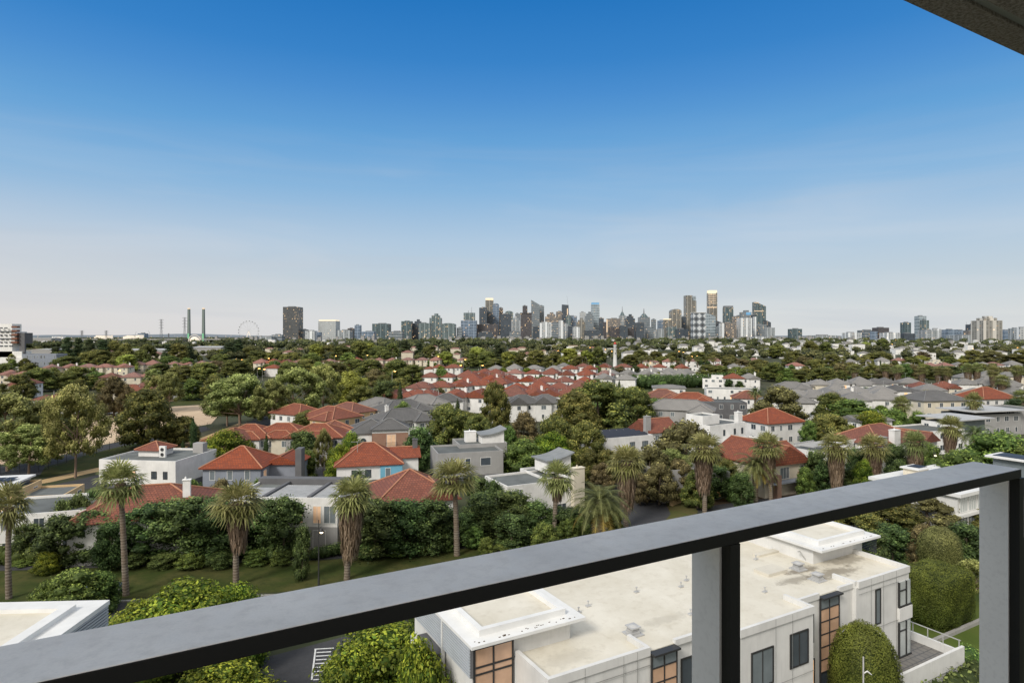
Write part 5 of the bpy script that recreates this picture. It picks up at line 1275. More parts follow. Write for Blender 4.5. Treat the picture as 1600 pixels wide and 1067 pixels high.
p1 = penthouse(15.4, 21.9, 31.9, 41, 9.0, 11.0, 14.9, 22.6, 31.2)
p2 = penthouse(46.3, 52.9, 32.6, 41, 9.0, 11.05, 45.8, 53.8, 31.5)
mb = MB(); mb.box(15.2, 17.9, 31.75, 40.9, 0, 9.2); mb.build('corner_wall', M['panel'], ap)
def louvres(x0, x1, y0, y1, z0, z1, n, face):
    a = MB()
    for i in range(n):
        z = z0 + (z1 - z0) * i / n
        if face == 'l': a.box(x0 - .06, x0, y0, y1, z, z + (z1 - z0) / n * .68)
        elif face == 'r': a.box(x1, x1 + .06, y0, y1, z, z + (z1 - z0) / n * .55)
        else: a.box(x0, x1, y0 - .06, y0, z, z + (z1 - z0) / n * .55)
    return a
M['louvre'] = dirty('blue_grey_louvre', (.42, .45, .48), .5, .1)
louvres(15.0, 0, 31.6, 35.4, 9.0, 10.65, 10, 'l').build('louvre_screen', M['louvre'], ap)
louvres(15.0, 0, 35.6, 40, 9.0, 10.65, 10, 'l').build('louvre_screen', M['louvre'], ap)
mb = MB(); mb.box(15.0, 15.19, 31.6, 40.5, 8.95, 10.69); mb.build('screen_backing', M['dgrey'], ap)
mb = MB(); mb.box(14.9, 15.1, 35.42, 35.58, 0, 10.69); mb.build('downpipe', M['trim'], ap)
louvres(0, 53.5, 31.7, 34.6, 9.4, 10.7, 9, 'r').build('louvre_screen', M['dmetal'], ap)
louvres(53.0, 53.5, 34.6, 36, 9.4, 10.7, 9, 'f').build('louvre_screen', M['dmetal'], ap)
mb = MB(); mb.box(14.5, 15.15, 35.7, 38.6, 0, 8.6); bw = mb.build('black_side_wall', M['dgrey'], ap)
for z in (2.6, 5.6, 8.0):
    mb = MB(); mb.box(14.0, 14.49, 36.2, 38.4, z - .2, z); mb.box(14.0, 14.06, 36.2, 38.4, z, z + .8); mb.build('balcony', M['trim'], bw)
# amber glazed corner
def grid_window(name, x0, x1, y, z0, z1, cols, rows, mat, fr='frame', t=.07, d=.06, warm=None):
    a = MB()
    a.box(x0, x0 + t, y - d, y + .05, z0, z1); a.box(x1 - t, x1, y - d, y + .05, z0, z1)
    for z in rows: a.box(x0 + t, x1 - t, y - d * .95, y + .05, z - t / 2, z + t / 2)
    for x in cols: a.box(x - t / 2, x + t / 2, y - d * .9, y + .05, z0, z1)
    a.box(x0 + t, x1 - t, y - d * .95, y + .05, z0 - t, z0); a.box(x0, x1, y - d, y + .05, z1 - t, z1)
    o = a.build(name, M[fr], ap)
    zz = [z0] + list(rows) + [z1]; xs = [x0 + t] + list(cols) + [x1 - t]
    for i in range(len(zz) - 1):
        b = MB(); b.box(x0 + t, x1 - t, y - .01, y + .04, zz[i], zz[i + 1]); b.build('pane', M[mat if warm is None else warm[i]], o)
    return o
grid_window('corner_window', 15.25, 17.8, 31.7, .4, 10.5, [16.5], [1.5, 3.0, 3.8, 6.0, 6.9, 9.0, 9.4], 'orangeglass', t=.1)
# stair windows with amber panes
mb = MB(); mb.box(25.05, 27.08, 27.75, 28.3, 9.3, 9.42); mb.box(40.95, 43.15, 27.95, 28.42, 9.3, 9.42); mb.build('stair_window_hood', M['frame'], ap)
wz = [1.3, 2.2, 3.1, 4.0, 4.9, 5.8, 6.7, 7.6, 8.5]
grid_window('stair_window', 25.05, 27.08, 28.1, .3, 9.3, [26.05], wz, 'orangeglass', warm=['lit', 'orangeglass', 'orangeglass', 'orangeglass', 'glass', 'orangeglass', 'orangeglass', 'orangeglass', 'orangeglass', 'glass2'])
grid_window('stair_window', 40.95, 43.15, 28.3, .3, 9.3, [42.0], wz, 'orangeglass', warm=['lit', 'lit', 'orangeglass', 'glass', 'orangeglass', 'orangeglass', 'orangeglass', 'orangeglass', 'orangeglass', 'glass2'])
for a in ((29.0, 28.45, 6.3, 2.4, 1.9, 'glass'), (33.4, 27.1, 5.8, 1.9, 2.2, 'glass2'), (37.0, 27.1, 6.2, 1.7, 2.1, 'glass'), (36.9, 27.1, 2.2, 2.4, 2.3, 'curtain'), (33.4, 27.1, 1.6, 1.9, 2.2, 'curtain'), (39.7, 28.4, 6.4, 1.1, 2.4, 'glass'), (39.9, 28.4, 2.0, .9, 3.1, 'lit'), (23.3, 28.2, 5.2, .5, 2.2, 'glass2'), (47.6, 28.1, 6.2, .5, 2.5, 'glass2'), (29.0, 28.45, 2.4, 2.4, 1.9, 'glass'), (20.0, 28.2, 2.5, 1.6, 1.9, 'glass')):
    x, y, z, w, h, m = a; win(ap, x, y, z, w, h, 'f', m, 'frame', 1 if w > 1 else 0, True, .07, .09)
# corner windows of the right wing wrap round the corner
for z0, z1 in ((6.9, 8.75), (2.95, 5.6)):
    a = MB(); a.box(50.3, 51.9, 28.02, 28.1, z0, z1); a.box(51.8, 51.88, 28.02, 30.8, z0, z1); g = a.build('corner_window', M['curtain'], ap)
    a = MB(); 
    for x in (50.25, 51.2): a.box(x, x + .1, 27.95, 28.09, z0, z1)
    a.box(50.25, 51.95, 27.94, 28.08, z0 - .12, z0); a.box(51.85, 51.95, 28.08, 30.8, z0 - .12, z0); a.box(50.36, 51.2, 27.96, 28.08, z1 - .7, z1 - .62)
    a.build('frame', M['frame'], g)
mb = MB(); mb.box(50.2, 51.95, 27.9, 31.5, 5.75, 6.75); mb.build('spandrel_band', M['panel'], ap)
# panel joints, thin dark grey strips
M['joint'] = dirty('joint_grey', (.22, .22, .21), .9)
for q in ([(x, x + .02, 28.094, 28.12, 0, 9.75) for x in (20.3, 23.0, 24.0)] + [(x, x + .02, 26.974, 26.99, 0, 9.75) for x in (34.55, 36.2)] + [(x, x + .02, 27.994, 28.01, 0, 9.75) for x in (46.6, 48.2, 49.9)]
          + [(17.9, 25.0, 28.092, 28.12, 8.75, 8.77), (17.9, 25.0, 28.092, 28.12, 5.4, 5.42), (31.3, 38.5, 26.972, 26.99, 5.5, 5.52), (31.3, 38.5, 26.972, 26.99, 4.6, 4.62), (45.1, 50.2, 27.992, 28.01, 8.85, 8.87), (45.1, 50.2, 27.992, 28.01, 5.9, 5.92), (17.886, 17.9, 28.2, 31.6, 4.4, 4.42), (17.886, 17.9, 28.2, 31.6, 7.4, 7.42)]):
    mb = MB(); mb.box(*q); mb.build('panel_joint', M['joint'], w_)
# tiled terrace with its white parapet and rail
mb = MB(); mb.box(46, 54.4, 25.5, 28.05, 0, 2.75); mb.box(51.9, 54.4, 28.05, 30.5, 0, 2.752); tr_ = mb.build('terrace', M['panel'], ap)
mb = MB(); mb.box(46, 54.3, 25.6, 28.04, 2.76, 2.84); mb.box(51.95, 54.3, 28.04, 30.4, 2.762, 2.842); mb.build('terrace_paving', tiles('terrace_pavers', (.2, .19, .175), (.25, .235, .215), (.1, .1, .1), .6, .6, 0, .3), tr_)
mb = MB(); mb.box(46, 54.5, 25.4, 25.62, 2.6, 3.9); mb.box(54.3, 54.52, 25.62, 30.5, 2.6, 3.5); mb.build('parapet', M['panel'], tr_)
mb = MB(); mb.box(54.36, 54.42, 25.62, 30.5, 4.25, 4.31)
for i in range(5): mb.box(54.37, 54.41, 25.7 + i * 1.15, 25.76 + i * 1.15, 3.5, 4.25)
mb.build('hand_rail', M['metal'], tr_)
mb = MB(); mb.box(46, 46.15, 23.5, 25.4, 0, 2.2); mb.box(38.0, 46.2, 24.9, 25.1, 0, 1.9); tag(mb.build('garden_wall', M['cream'], None, (0, 0, 0), R(YAWN)), 'low cream garden wall in front of the clipped dome', 'wall')
# things standing on the roof (each fixed to the building: a part)
def pipe_foot(a, b, h=.28):
    m_ = MB(); m_.box(a - .16, a + .16, b - .12, b + .12, 9.44, 9.54); m_.tube((a, b, 9.54), (a, b, 9.5 + h), .04); m_.tube((a, b, 9.5 + h), (a, b, 9.56 + h), .07); m_.build('roof_anchor', M['metal'], ap)
def cowl(a, b):
    m_ = MB(); m_.box(a - .5, a + .5, b - .5, b + .5, 9.44, 9.52); m_.box(a - .32, a + .32, b - .32, b + .32, 9.52, 9.66)
    for k in range(3): m_.box(a - .27 - .03 * (k % 2), a + .27 + .03 * (k % 2), b - .27, b + .27, 9.66 + k * .07, 9.71 + k * .07)
    m_.box(a - .36, a + .36, b - .36, b + .36, 9.9, 9.97); m_.lathe([(.3, 9.97), (.2, 10.03), (.05, 10.05)], 12, (a, b, 0)); m_.build('roof_vent', M['metal'], ap)
def onroof(px, py):
    X, Y = P(px, py, 9.45); return X * CA + Y * SA, -X * SA + Y * CA
for p in ((1247, 889), (1277, 906), (989, 990)): cowl(*onroof(*p))
for p in ((919, 947), (1064, 917), (1195, 925), (1181, 874), (1079, 960), (994.5, 925), (1072.5, 907), (904, 957)): pipe_foot(*onroof(*p))
a, b = onroof(1204, 893); mb = MB(); mb.box(a - 1.1, a + 1.1, b - .7, b + .7, 9.44, 9.68); mb.build('roof_hatch', M['pale'], ap)
a, b = onroof(1208, 862); mb = MB(); mb.box(a - 2.2, a + 1.2, b - .3, b + .3, 9.44, 9.6); mb.build('roof_kerb', M['pale'], ap)
a, b = onroof(1261, 877); mb = MB(); mb.tube((a, b, 9.44), (a - .5, b + .3, 10.3), .05); mb.tube((a - .5, b + .3, 10.3), (a - .75, b + .3, 10.3), .05); mb.build('bent_vent_pipe', M['metal'], ap)
mb = MB(); rr = random.Random(4)
for i in range(26):
    a, b = rr.uniform(15.2, 22), rr.choice([31.5, 31.7, 31.6]); mb.obox((a, b), (1, 0), (0, 1), rr.uniform(.03, .16), rr.uniform(.03, .08), 10.88, 10.9)
for i in range(14):
    a, b = rr.uniform(46, 53), 31.8; mb.obox((a, b), (1, 0), (0, 1), rr.uniform(.03, .16), rr.uniform(.03, .08), 10.93, 10.95)
tag(mb.build('leaf_litter', M['mulch'], None, (0, 0, 0), R(YAWN)), kind='stuff')
# white louvred roof at the lower left
lb = thing('apartment_building', 'white edged flat roof with louvred side at the lower left, below the handrail', 'apartment building', (-26.1, 40.7, 0), 3)
mb = MB(); mb.box(-14, -.5, -14, -.5, 0, 10.5); mb.build('wall', M['panel'], lb)
mb = MB(); mb.box(-14.5, 0, -15, 0, 10.62, 10.9); mb.build('roof_slab', M['trim'], lb)
mb = MB(); mb.box(-14, -1.3, -1.9, -1.3, 10.9, 11.2); mb.box(-2.0, -1.3, -15, -1.9, 10.9, 11.2); mb.build('parapet_rim', M['trim'], lb)
mb = MB(); mb.box(-14, -2.0, -15, -1.9, 10.89, 10.95); mb.build('roof_deck', M['roofdeck'], lb)
mb = MB()
for i in range(13): mb.box(-.12, -.02, -14, -.1, 8.2 + i * .19, 8.2 + i * .19 + .1)
mb.build('louvre_screen', M['louvre'], lb)
mb = MB(); mb.box(-.5, -.2, -14, -.1, 8.0, 10.61); mb.build('screen_backing', M['dgrey'], lb)
mb = MB()
for i in range(13): mb.box(-14, -.13, -.1, -.02, 8.2 + i * .19, 8.2 + i * .19 + .1)
mb.build('louvre_screen', M['louvre'], lb)
# apartment building at the right with solar canopies
a0 = P(1600, 792, 6.5)
rb = thing('apartment_building', 'white apartment building with solar canopy roof behind the right handrail post', 'apartment building', (*PY(1502, 88), 0), YAWN)
mb = MB(); mb.box(-1, 22, 0, 12, 0, 5.6); mb.box(7, 22, -9, -.01, 0, 5.602); mb.build('wall', M['panel'], rb)
mb = MB(); mb.box(-1.6, 22.3, -.7, 12.3, 5.62, 6.1); mb.box(-1.3, 22.3, -.5, 12.3, 2.7, 3.1); mb.build('floor_band', M['trim'], rb)
for i in range(6): win(rb, .6 + i * 2.4, 0, 3.3, 1.9, 2.0, 'f', 'curtain', 'trim', 2); win(rb, .6 + i * 2.4, 0, .3, 1.7, 2, 'f', 'glass2', 'frame', 1)
mb = MB(); mb.box(6.6, 9, -7, -1, 6.11, 10.4); mb.build('penthouse_wall', M['glass2'], rb)
mb = MB(); mb.box(5.8, 10.5, -9, -.3, 10.6, 10.85); cn = mb.build('canopy_roof', M['trim'], rb)
mb = MB(); mb.box(6.5, 10, -8.5, -1.0, 10.86, 10.93); mb.build('solar_array', M['solar'], cn)
sm = thing('garden_pavilion', 'small white flat canopy roof peeping over the handrail among the palms', 'pavilion', (*PY(1431, 98), 0), YAWN)
mb = MB(); mb.box(-1.9, 1.9, -1.4, 1.4, 7.4, 7.6); mb.build('roof', M['trim'], sm); mb = MB(); mb.box(-.8, 1.5, -.9, .9, 7.6, 7.68); mb.build('solar_array', M['solar'], sm)
mb = MB(); mb.box(-1.5, 1.5, -1.1, 1.1, 0, 7.4); mb.build('wall', M['cream'], sm)

# ------------------------------------------------------------------ balcony, handrail, soffit
M['railtop'] = None
t = NT('weathered_grey_paint'); ob = t.obj()
n1 = t.noise(ob, 3, 6, .6); n2 = t.noise(ob, 26, 5, .65); n3 = t.noise(ob, 220, 2)
c = t.mix(t.ramp(n1, [(.35, 0), (.65, 1)]), (.72, .68, .62), (.90, .85, .77)); c = t.mix(t.math('MULTIPLY', t.ramp(n2, [(.48, 0), (.7, 1)]), .5), c, (.60, .575, .54)); c = t.mix(t.math('MULTIPLY', n3, .2), c, (.25, .25, .26))
mps = t.n('ShaderNodeMapping'); mps.inputs['Scale'].default_value = (40, 200, 40); mps.inputs['Rotation'].default_value = (0, 0, .5); t.l(ob, mps.inputs[0])
ns_ = t.noise(mps.outputs[0], 1.0, 2, .5); c = t.mix(t.math('MULTIPLY', t.ramp(ns_, [(.69, 0), (.74, 1)]), .22), c, (.30, .30, .31))
M['railtop'] = t.out(t.bsdf(c, t.ramp(n2, [(.3, .42), (.7, .6)]), .5, .15, n3, .12, .002))
M['railface'] = dirty('black_satin_paint', (.012, .0125, .012), .45, .1, 4, 60, .05)
t = NT('grey_post_coating'); ob = t.obj(); n1 = t.noise(ob, 6, 6, .6); n2 = t.noise(ob, 60, 3)
c = t.mix(n1, (.78, .775, .75), (.88, .875, .85)); c = t.mix(t.math('MULTIPLY', t.ramp(n2, [(.5, 0), (.75, 1)]), .3), c, (.58, .575, .56)); M['post'] = t.out(t.bsdf(c, .5, .4, .2, n2, .05, .002))
rail = thing('balcony_railing', 'dark grey metal balcony handrail with posts running across the foreground', 'railing', (0, 0, 0), YAWN)
Z1 = 27.5
def bevel_box(name, x0, x1, y0, y1, z0, z1, mats, parent, bev=.003):
    m_ = MB(); m_.box(x0, x1, y0, y1, z0, z1); o = m_.build(name, mats, parent)
    bv = o.modifiers.new('bevel', 'BEVEL'); bv.width = bev; bv.segments = 2; return o
rt = bevel_box('handrail', -4.0, 2.83, 1.126, 1.289, Z1 - .034, Z1, [M['railtop'], M['railface']], rail)
for o in (rt,):
    for p in o.data.polygons:
        if p.normal.z < .5: p.material_index = 1
for a in (-2.7, -1.35, 1.269, 2.80) if False else (-3.1, -1.7, -.4, 1.269, 2.815):
    if a in (-1.7, -.4): continue
    m_ = MB(); m_.box(a, a + .045, 1.163, 1.26, 26.3, Z1 - .035); p_ = m_.build('post', M['post'], rail)
    m_ = MB(); m_.box(a, a + .036, 1.1265, 1.139, 26.3, Z1 - .035); m_.build('post_flange', M['railface'], p_)
    m_ = MB(); m_.box(a + .008, a + .03, 1.141, 1.163, 26.3, Z1 - .035); m_.build('post_channel', M['railface'], p_)

slab = thing('balcony_slab', 'dark rendered concrete balcony soffit overhead at the upper right', 'balcony', (0, 0, 0), YAWN)
G = 1.0
t = NT('rough_dark_concrete'); ob = t.obj(); n1 = t.noise(ob, 90, 3, .7); n2 = t.noise(ob, 5, 5, .6); n3 = t.noise(ob, 200, 2)
c = t.mix(t.ramp(n1, [(.4, 0), (.6, 1)]), (.16, .15, .135), (.38, .36, .33)); c = t.mix(t.math('MULTIPLY', n2, .5), c, (.28, .22, .17))
M['soffit'] = t.out(t.bsdf(c, .95, .1, 0, n1, .9, .008))
m_ = MB(); m_.box(-6, 6, .975, 1.063, H + G, H + G + .25); m_.box(-6, 6, -2.5, .945, H + G + .002, H + G + .25); sl = m_.build('soffit', M['soffit'], slab)
m_ = MB(); m_.box(-6, 6, .945, .975, H + G + .012, H + G + .25); m_.build('drip_groove', dirty('smooth_concrete', (.35, .36, .33), .7, .2), slab)
m_ = MB(); m_.box(-6, 2.83, -2.5, 1.1, 26.1, 26.3); m_.build('floor', M['concrete'], slab)

# ------------------------------------------------------------------ street furniture, cars, lights
M['glow'] = emis('sodium_lamp_glow', (1.0, .50, .14), 9)
M['glow2'] = emis('warm_white_lamp_glow', (1.0, .80, .5), 5)
def lamp(label, X, Y, h, style='ped', lit=True, r=.25, group=None, px=None):
    o = thing('street_lamp', label or 'x', 'street lamp', (X, Y, 0), 0, group); m_ = MB()
    m_.tube((0, 0, 0), (0, 0, h), .09, .05)
    if style == 'arm': m_.tube((0, 0, h), (1.2, 0, h + .25), .045, .035)
    elif style == 'ped': m_.tube((0, 0, 0), (0, 0, 1.0), .13, .1); m_.tube((0, 0, h - .9), (.3, 0, h - .75), .03)
    m_.build('pole', M['metal'] if style == 'arm' else M['dmetal'], o)
    m_ = MB(); x = 1.2 if style == 'arm' else 0
    if style == 'ped':
        m_.lathe([(.26, h - 1.32), (.30, h - 1.28), (.12, h - 1.1), (.05, h - .95)], 12, (.3, 0, 0)); m_.build('lamp_shade', M['dmetal'], o)
        m_ = MB(); m_.lathe([(.1, h - 1.5), (.2, h - 1.4), (.2, h - 1.33)], 10, (.3, 0, 0)); m_.build('bulb', M['glow2' if lit else 'trim'], o)
    else:
        m_.lathe([(r * .5, h + .1), (r, h + .22), (r * .6, h + .34)], 10, (x, 0, 0)); m_.build('bulb', M['glow' if lit else 'trim'], o)
    if label is None: auto(o, 'tall orange glowing street lamp', 'lamps', px, Y)
    return o
def lampat(px, py, Y, label=None, style='arm', r=.3, lit=True):
    X = (px - 800) / F * Y; h = H - Y * (py - HZ) / F; return lamp(label, X - (1.2 if style == 'arm' else 0), Y, h - .2, style, lit, r, 'street lights of the suburb' if label is None else None, px)
X, Y = P(498, 915); lamp('black pedestrian lamp post on the lawn between two skirted palms', X, Y, 7.4, 'ped', True)
lampat(61, 833, 76, 'street lamp with glowing globe beside the yellow green sapling', 'ped', lit=True)
lampat(617, 580, 270, 'tall street light with curved arm right of the yellow green dome tree', r=.5)
lampat(1459, 698, 114, 'lit street lamp in front of the right white gable', 'ped'); lampat(1139, 757, 106, 'lit garden lamp beside the brick garden wall', 'ped')
X, Y = PY(1349, 41.5); o = thing('lamp_post', 'slim pale lamp post with curved arm in front of the clipped dome', 'lamp post', (X, Y, 0), 0); mb = MB(); mb.tube((0, 0, 0), (0, 0, 6.8), .06, .05)
mb.build('pole', M['metal'], o); mb = MB(); mb.tube((0, 0, 5.7), (.25, 0, 5.85), .04); mb.tube((.25, 0, 5.85), (.55, 0, 5.62), .06, .03); mb.build('arm', M['trim'], o)
for px, py, Y, r in ((420, 560, 520, .9), (405, 576, 400, .9), (413, 577, 396, .8), (378, 562, 520, 1.2), (369, 561, 560, .8), (154, 569, 560, .8), (187, 579, 420, .7), (525, 556, 520, .7), (574, 555, 540, .7), (685, 557, 500, .7), (727, 562, 450, .8), (720, 571, 400, .9), (754, 571, 400, .8), (752, 544, 900, .9), (922, 543, 800, .9), (946, 546, 760, .9), (956, 549, 700, .8), (1061, 549, 700, 1.1), (1068, 550, 690, .9), (1081, 557, 560, .9), (1089, 556, 570, .8), (872, 548, 800, .8), (995, 552, 700, .8), (1345, 555, 620, .8), (1394, 538, 1300, 1.6), (1400, 531, 1900, 2), (480, 632, 215, .28), (1520, 545, 900, .9), (1590, 543, 900, 1)):
    lampat(px, py, Y, None, 'arm', r * .9)
# cars
def car(label, X, Y, yaw, body, z=0):
    o = thing('parked_car', label, 'car', (X, Y, z), yaw, 'parked cars'); m_ = MB()
    prof = [(-2.15, .35), (-2.2, .75), (-2.1, .95), (-1.2, 1.02), (-.7, 1.42), (.7, 1.46), (1.5, 1.02), (2.1, .9), (2.2, .6), (2.15, .3)]
    for s in (1,):
        n_ = len(prof); vs = []
        for y, inset in ((-.86, 0), (.86, 0)):
            vs += [(x, y * (.82 if z_ > 1.2 else 1), z_) for x, z_ in prof]
        m_.add(vs, [tuple(range(n_)), tuple(reversed(range(n_, 2 * n_)))] + [(i, i + n_, (i + 1) % n_ + n_, (i + 1) % n_) for i in range(n_)])
    b = m_.build('body', M[body], o)
    m_ = MB(); m_.add([(-1.12, -.8, 1.04), (-.72, -.73, 1.38), (.68, -.73, 1.41), (1.35, -.8, 1.05), (-1.12, .8, 1.04), (-.72, .73, 1.38), (.68, .73, 1.41), (1.35, .8, 1.05)], [])
    for s in (-1, 1):
        m_.add([(-1.05, s * .885, 1.0), (-.68, s * .76, 1.37), (.64, s * .76, 1.4), (1.3, s * .885, 1.0)], [(0, 1, 2, 3) if s > 0 else (3, 2, 1, 0)])
    m_.add([(1.52, -.72, 1.04), (1.52, .72, 1.04), (.74, .62, 1.45), (.74, -.62, 1.45)], [(0, 1, 2, 3)]); m_.add([(-1.22, -.72, 1.05), (-1.22, .72, 1.05), (-.74, .62, 1.42), (-.74, -.62, 1.42)], [(3, 2, 1, 0)])
    m_.build('windows', M['glass'], o)
    for x in (-1.35, 1.35):
        for y in (-.8, .8):
            m_ = MB(); m_.tube((x, y - .1, .32), (x, y + .1, .32), .32, .32, 14); w = m_.build('wheel', M['frame'], o); m_ = MB(); m_.tube((x, y - .11, .32), (x, y + .11, .32), .18, .18, 10); m_.build('rim', M['metal'], w)
    for y in (-.6, .6):
        m_ = MB(); m_.box(2.12, 2.2, y - .16, y + .16, .62, .76); m_.build('headlight', M['trim'], o)
M['carwhite'] = dirty('white_car_paint', (.7, .7, .7), .25, .03, spec=.6); M['cardark'] = dirty('dark_car_paint', (.04, .05, .07), .2, .05, spec=.6); M['carsilver'] = dirty('silver_car_paint', (.4, .41, .42), .25, .05, metal=.5)
for px, py, yaw, b, lb_ in ((120, 935, 8, 'carwhite', 'white car parked behind the louvred white roof'), (155, 929, 8, 'cardark', 'dark blue car parked beside the white car, behind the laurels'), (685, 695, 10, 'carsilver', 'silver car parked left of the grey cubic house'), (780, 663, 20, 'carwhite', 'white car parked under the bronze tree in the centre'), (1000, 780, -60, 'carsilver', 'silver car in the shade at the end of the side street'), (470, 757, 80, 'cardark', 'dark car in the courtyard behind the blue grey house'), (170, 652, 40, 'carsilver', 'pale car parked at the far park road')):
    X, Y = P(px, py); car(lb_, X, Y, yaw, b)

# ------------------------------------------------------------------ lighthouse
X, Y = P(961, 573); s = Y / F
lh = thing('lighthouse', 'slender white lighthouse with red lantern top', 'lighthouse', (X, Y, 0))
mb = MB(); mb.lathe([(3.4 * s, 0), (3.1 * s, 10 * s), (2.3 * s, 32 * s), (3.0 * s, 32.6 * s), (3.0 * s, 34 * s)], 16); mb.build('tower', M['trim'], lh)
mb = MB(); mb.lathe([(1.7 * s, 34 * s), (1.7 * s, 35.6 * s)], 12); mb.build('lantern_room', M['glass2'], lh)
mb = MB(); mb.lathe([(2.3 * s, 35.5 * s), (2.2 * s, 36.4 * s), (1.2 * s, 37.8 * s), (.15 * s, 38.6 * s)], 12); mb.build('dome', dirty('red_paint', (.5, .06, .04), .6), lh)
mb = MB(); mb.box(-.5 * s, .5 * s, -3 * s, -2.4 * s, 20 * s, 22 * s); mb.build('slit_window', M['frame'], lh)

# ------------------------------------------------------------------ skyline
FM = {}
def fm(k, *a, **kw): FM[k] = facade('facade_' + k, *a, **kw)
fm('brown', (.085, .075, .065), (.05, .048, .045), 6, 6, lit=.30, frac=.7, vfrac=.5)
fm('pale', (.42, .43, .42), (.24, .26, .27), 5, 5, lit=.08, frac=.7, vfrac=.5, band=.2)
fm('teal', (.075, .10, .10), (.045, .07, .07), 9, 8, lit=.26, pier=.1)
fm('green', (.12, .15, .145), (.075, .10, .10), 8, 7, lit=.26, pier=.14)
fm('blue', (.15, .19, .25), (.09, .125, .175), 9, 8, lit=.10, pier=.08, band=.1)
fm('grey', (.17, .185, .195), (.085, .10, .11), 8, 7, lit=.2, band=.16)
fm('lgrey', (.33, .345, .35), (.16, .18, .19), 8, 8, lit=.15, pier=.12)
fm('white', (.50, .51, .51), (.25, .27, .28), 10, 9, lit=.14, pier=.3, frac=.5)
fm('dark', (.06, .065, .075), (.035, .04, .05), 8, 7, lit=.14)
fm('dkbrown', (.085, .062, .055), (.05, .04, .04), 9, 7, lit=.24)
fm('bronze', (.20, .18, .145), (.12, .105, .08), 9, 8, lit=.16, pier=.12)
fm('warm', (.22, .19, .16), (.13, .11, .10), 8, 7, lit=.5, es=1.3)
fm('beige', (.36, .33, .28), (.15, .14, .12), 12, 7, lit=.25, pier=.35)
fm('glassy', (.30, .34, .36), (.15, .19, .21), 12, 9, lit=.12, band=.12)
M['crownglow'] = emis('golden_crown', (1.0, .84, .58), .95); M['blueglow'] = emis('blue_crown', (.25, .55, .85), .5); M['redglow'] = emis('red_sign', (1.0, .08, .1), 2.0); M['greenglow'] = emis('green_uplight', (.35, .9, .5), .35); M['warmglow'] = emis('warm_flood', (1, .75, .5), .8)
M['citymetal'] = dirty('city_steel', (.22, .23, .24), .6)
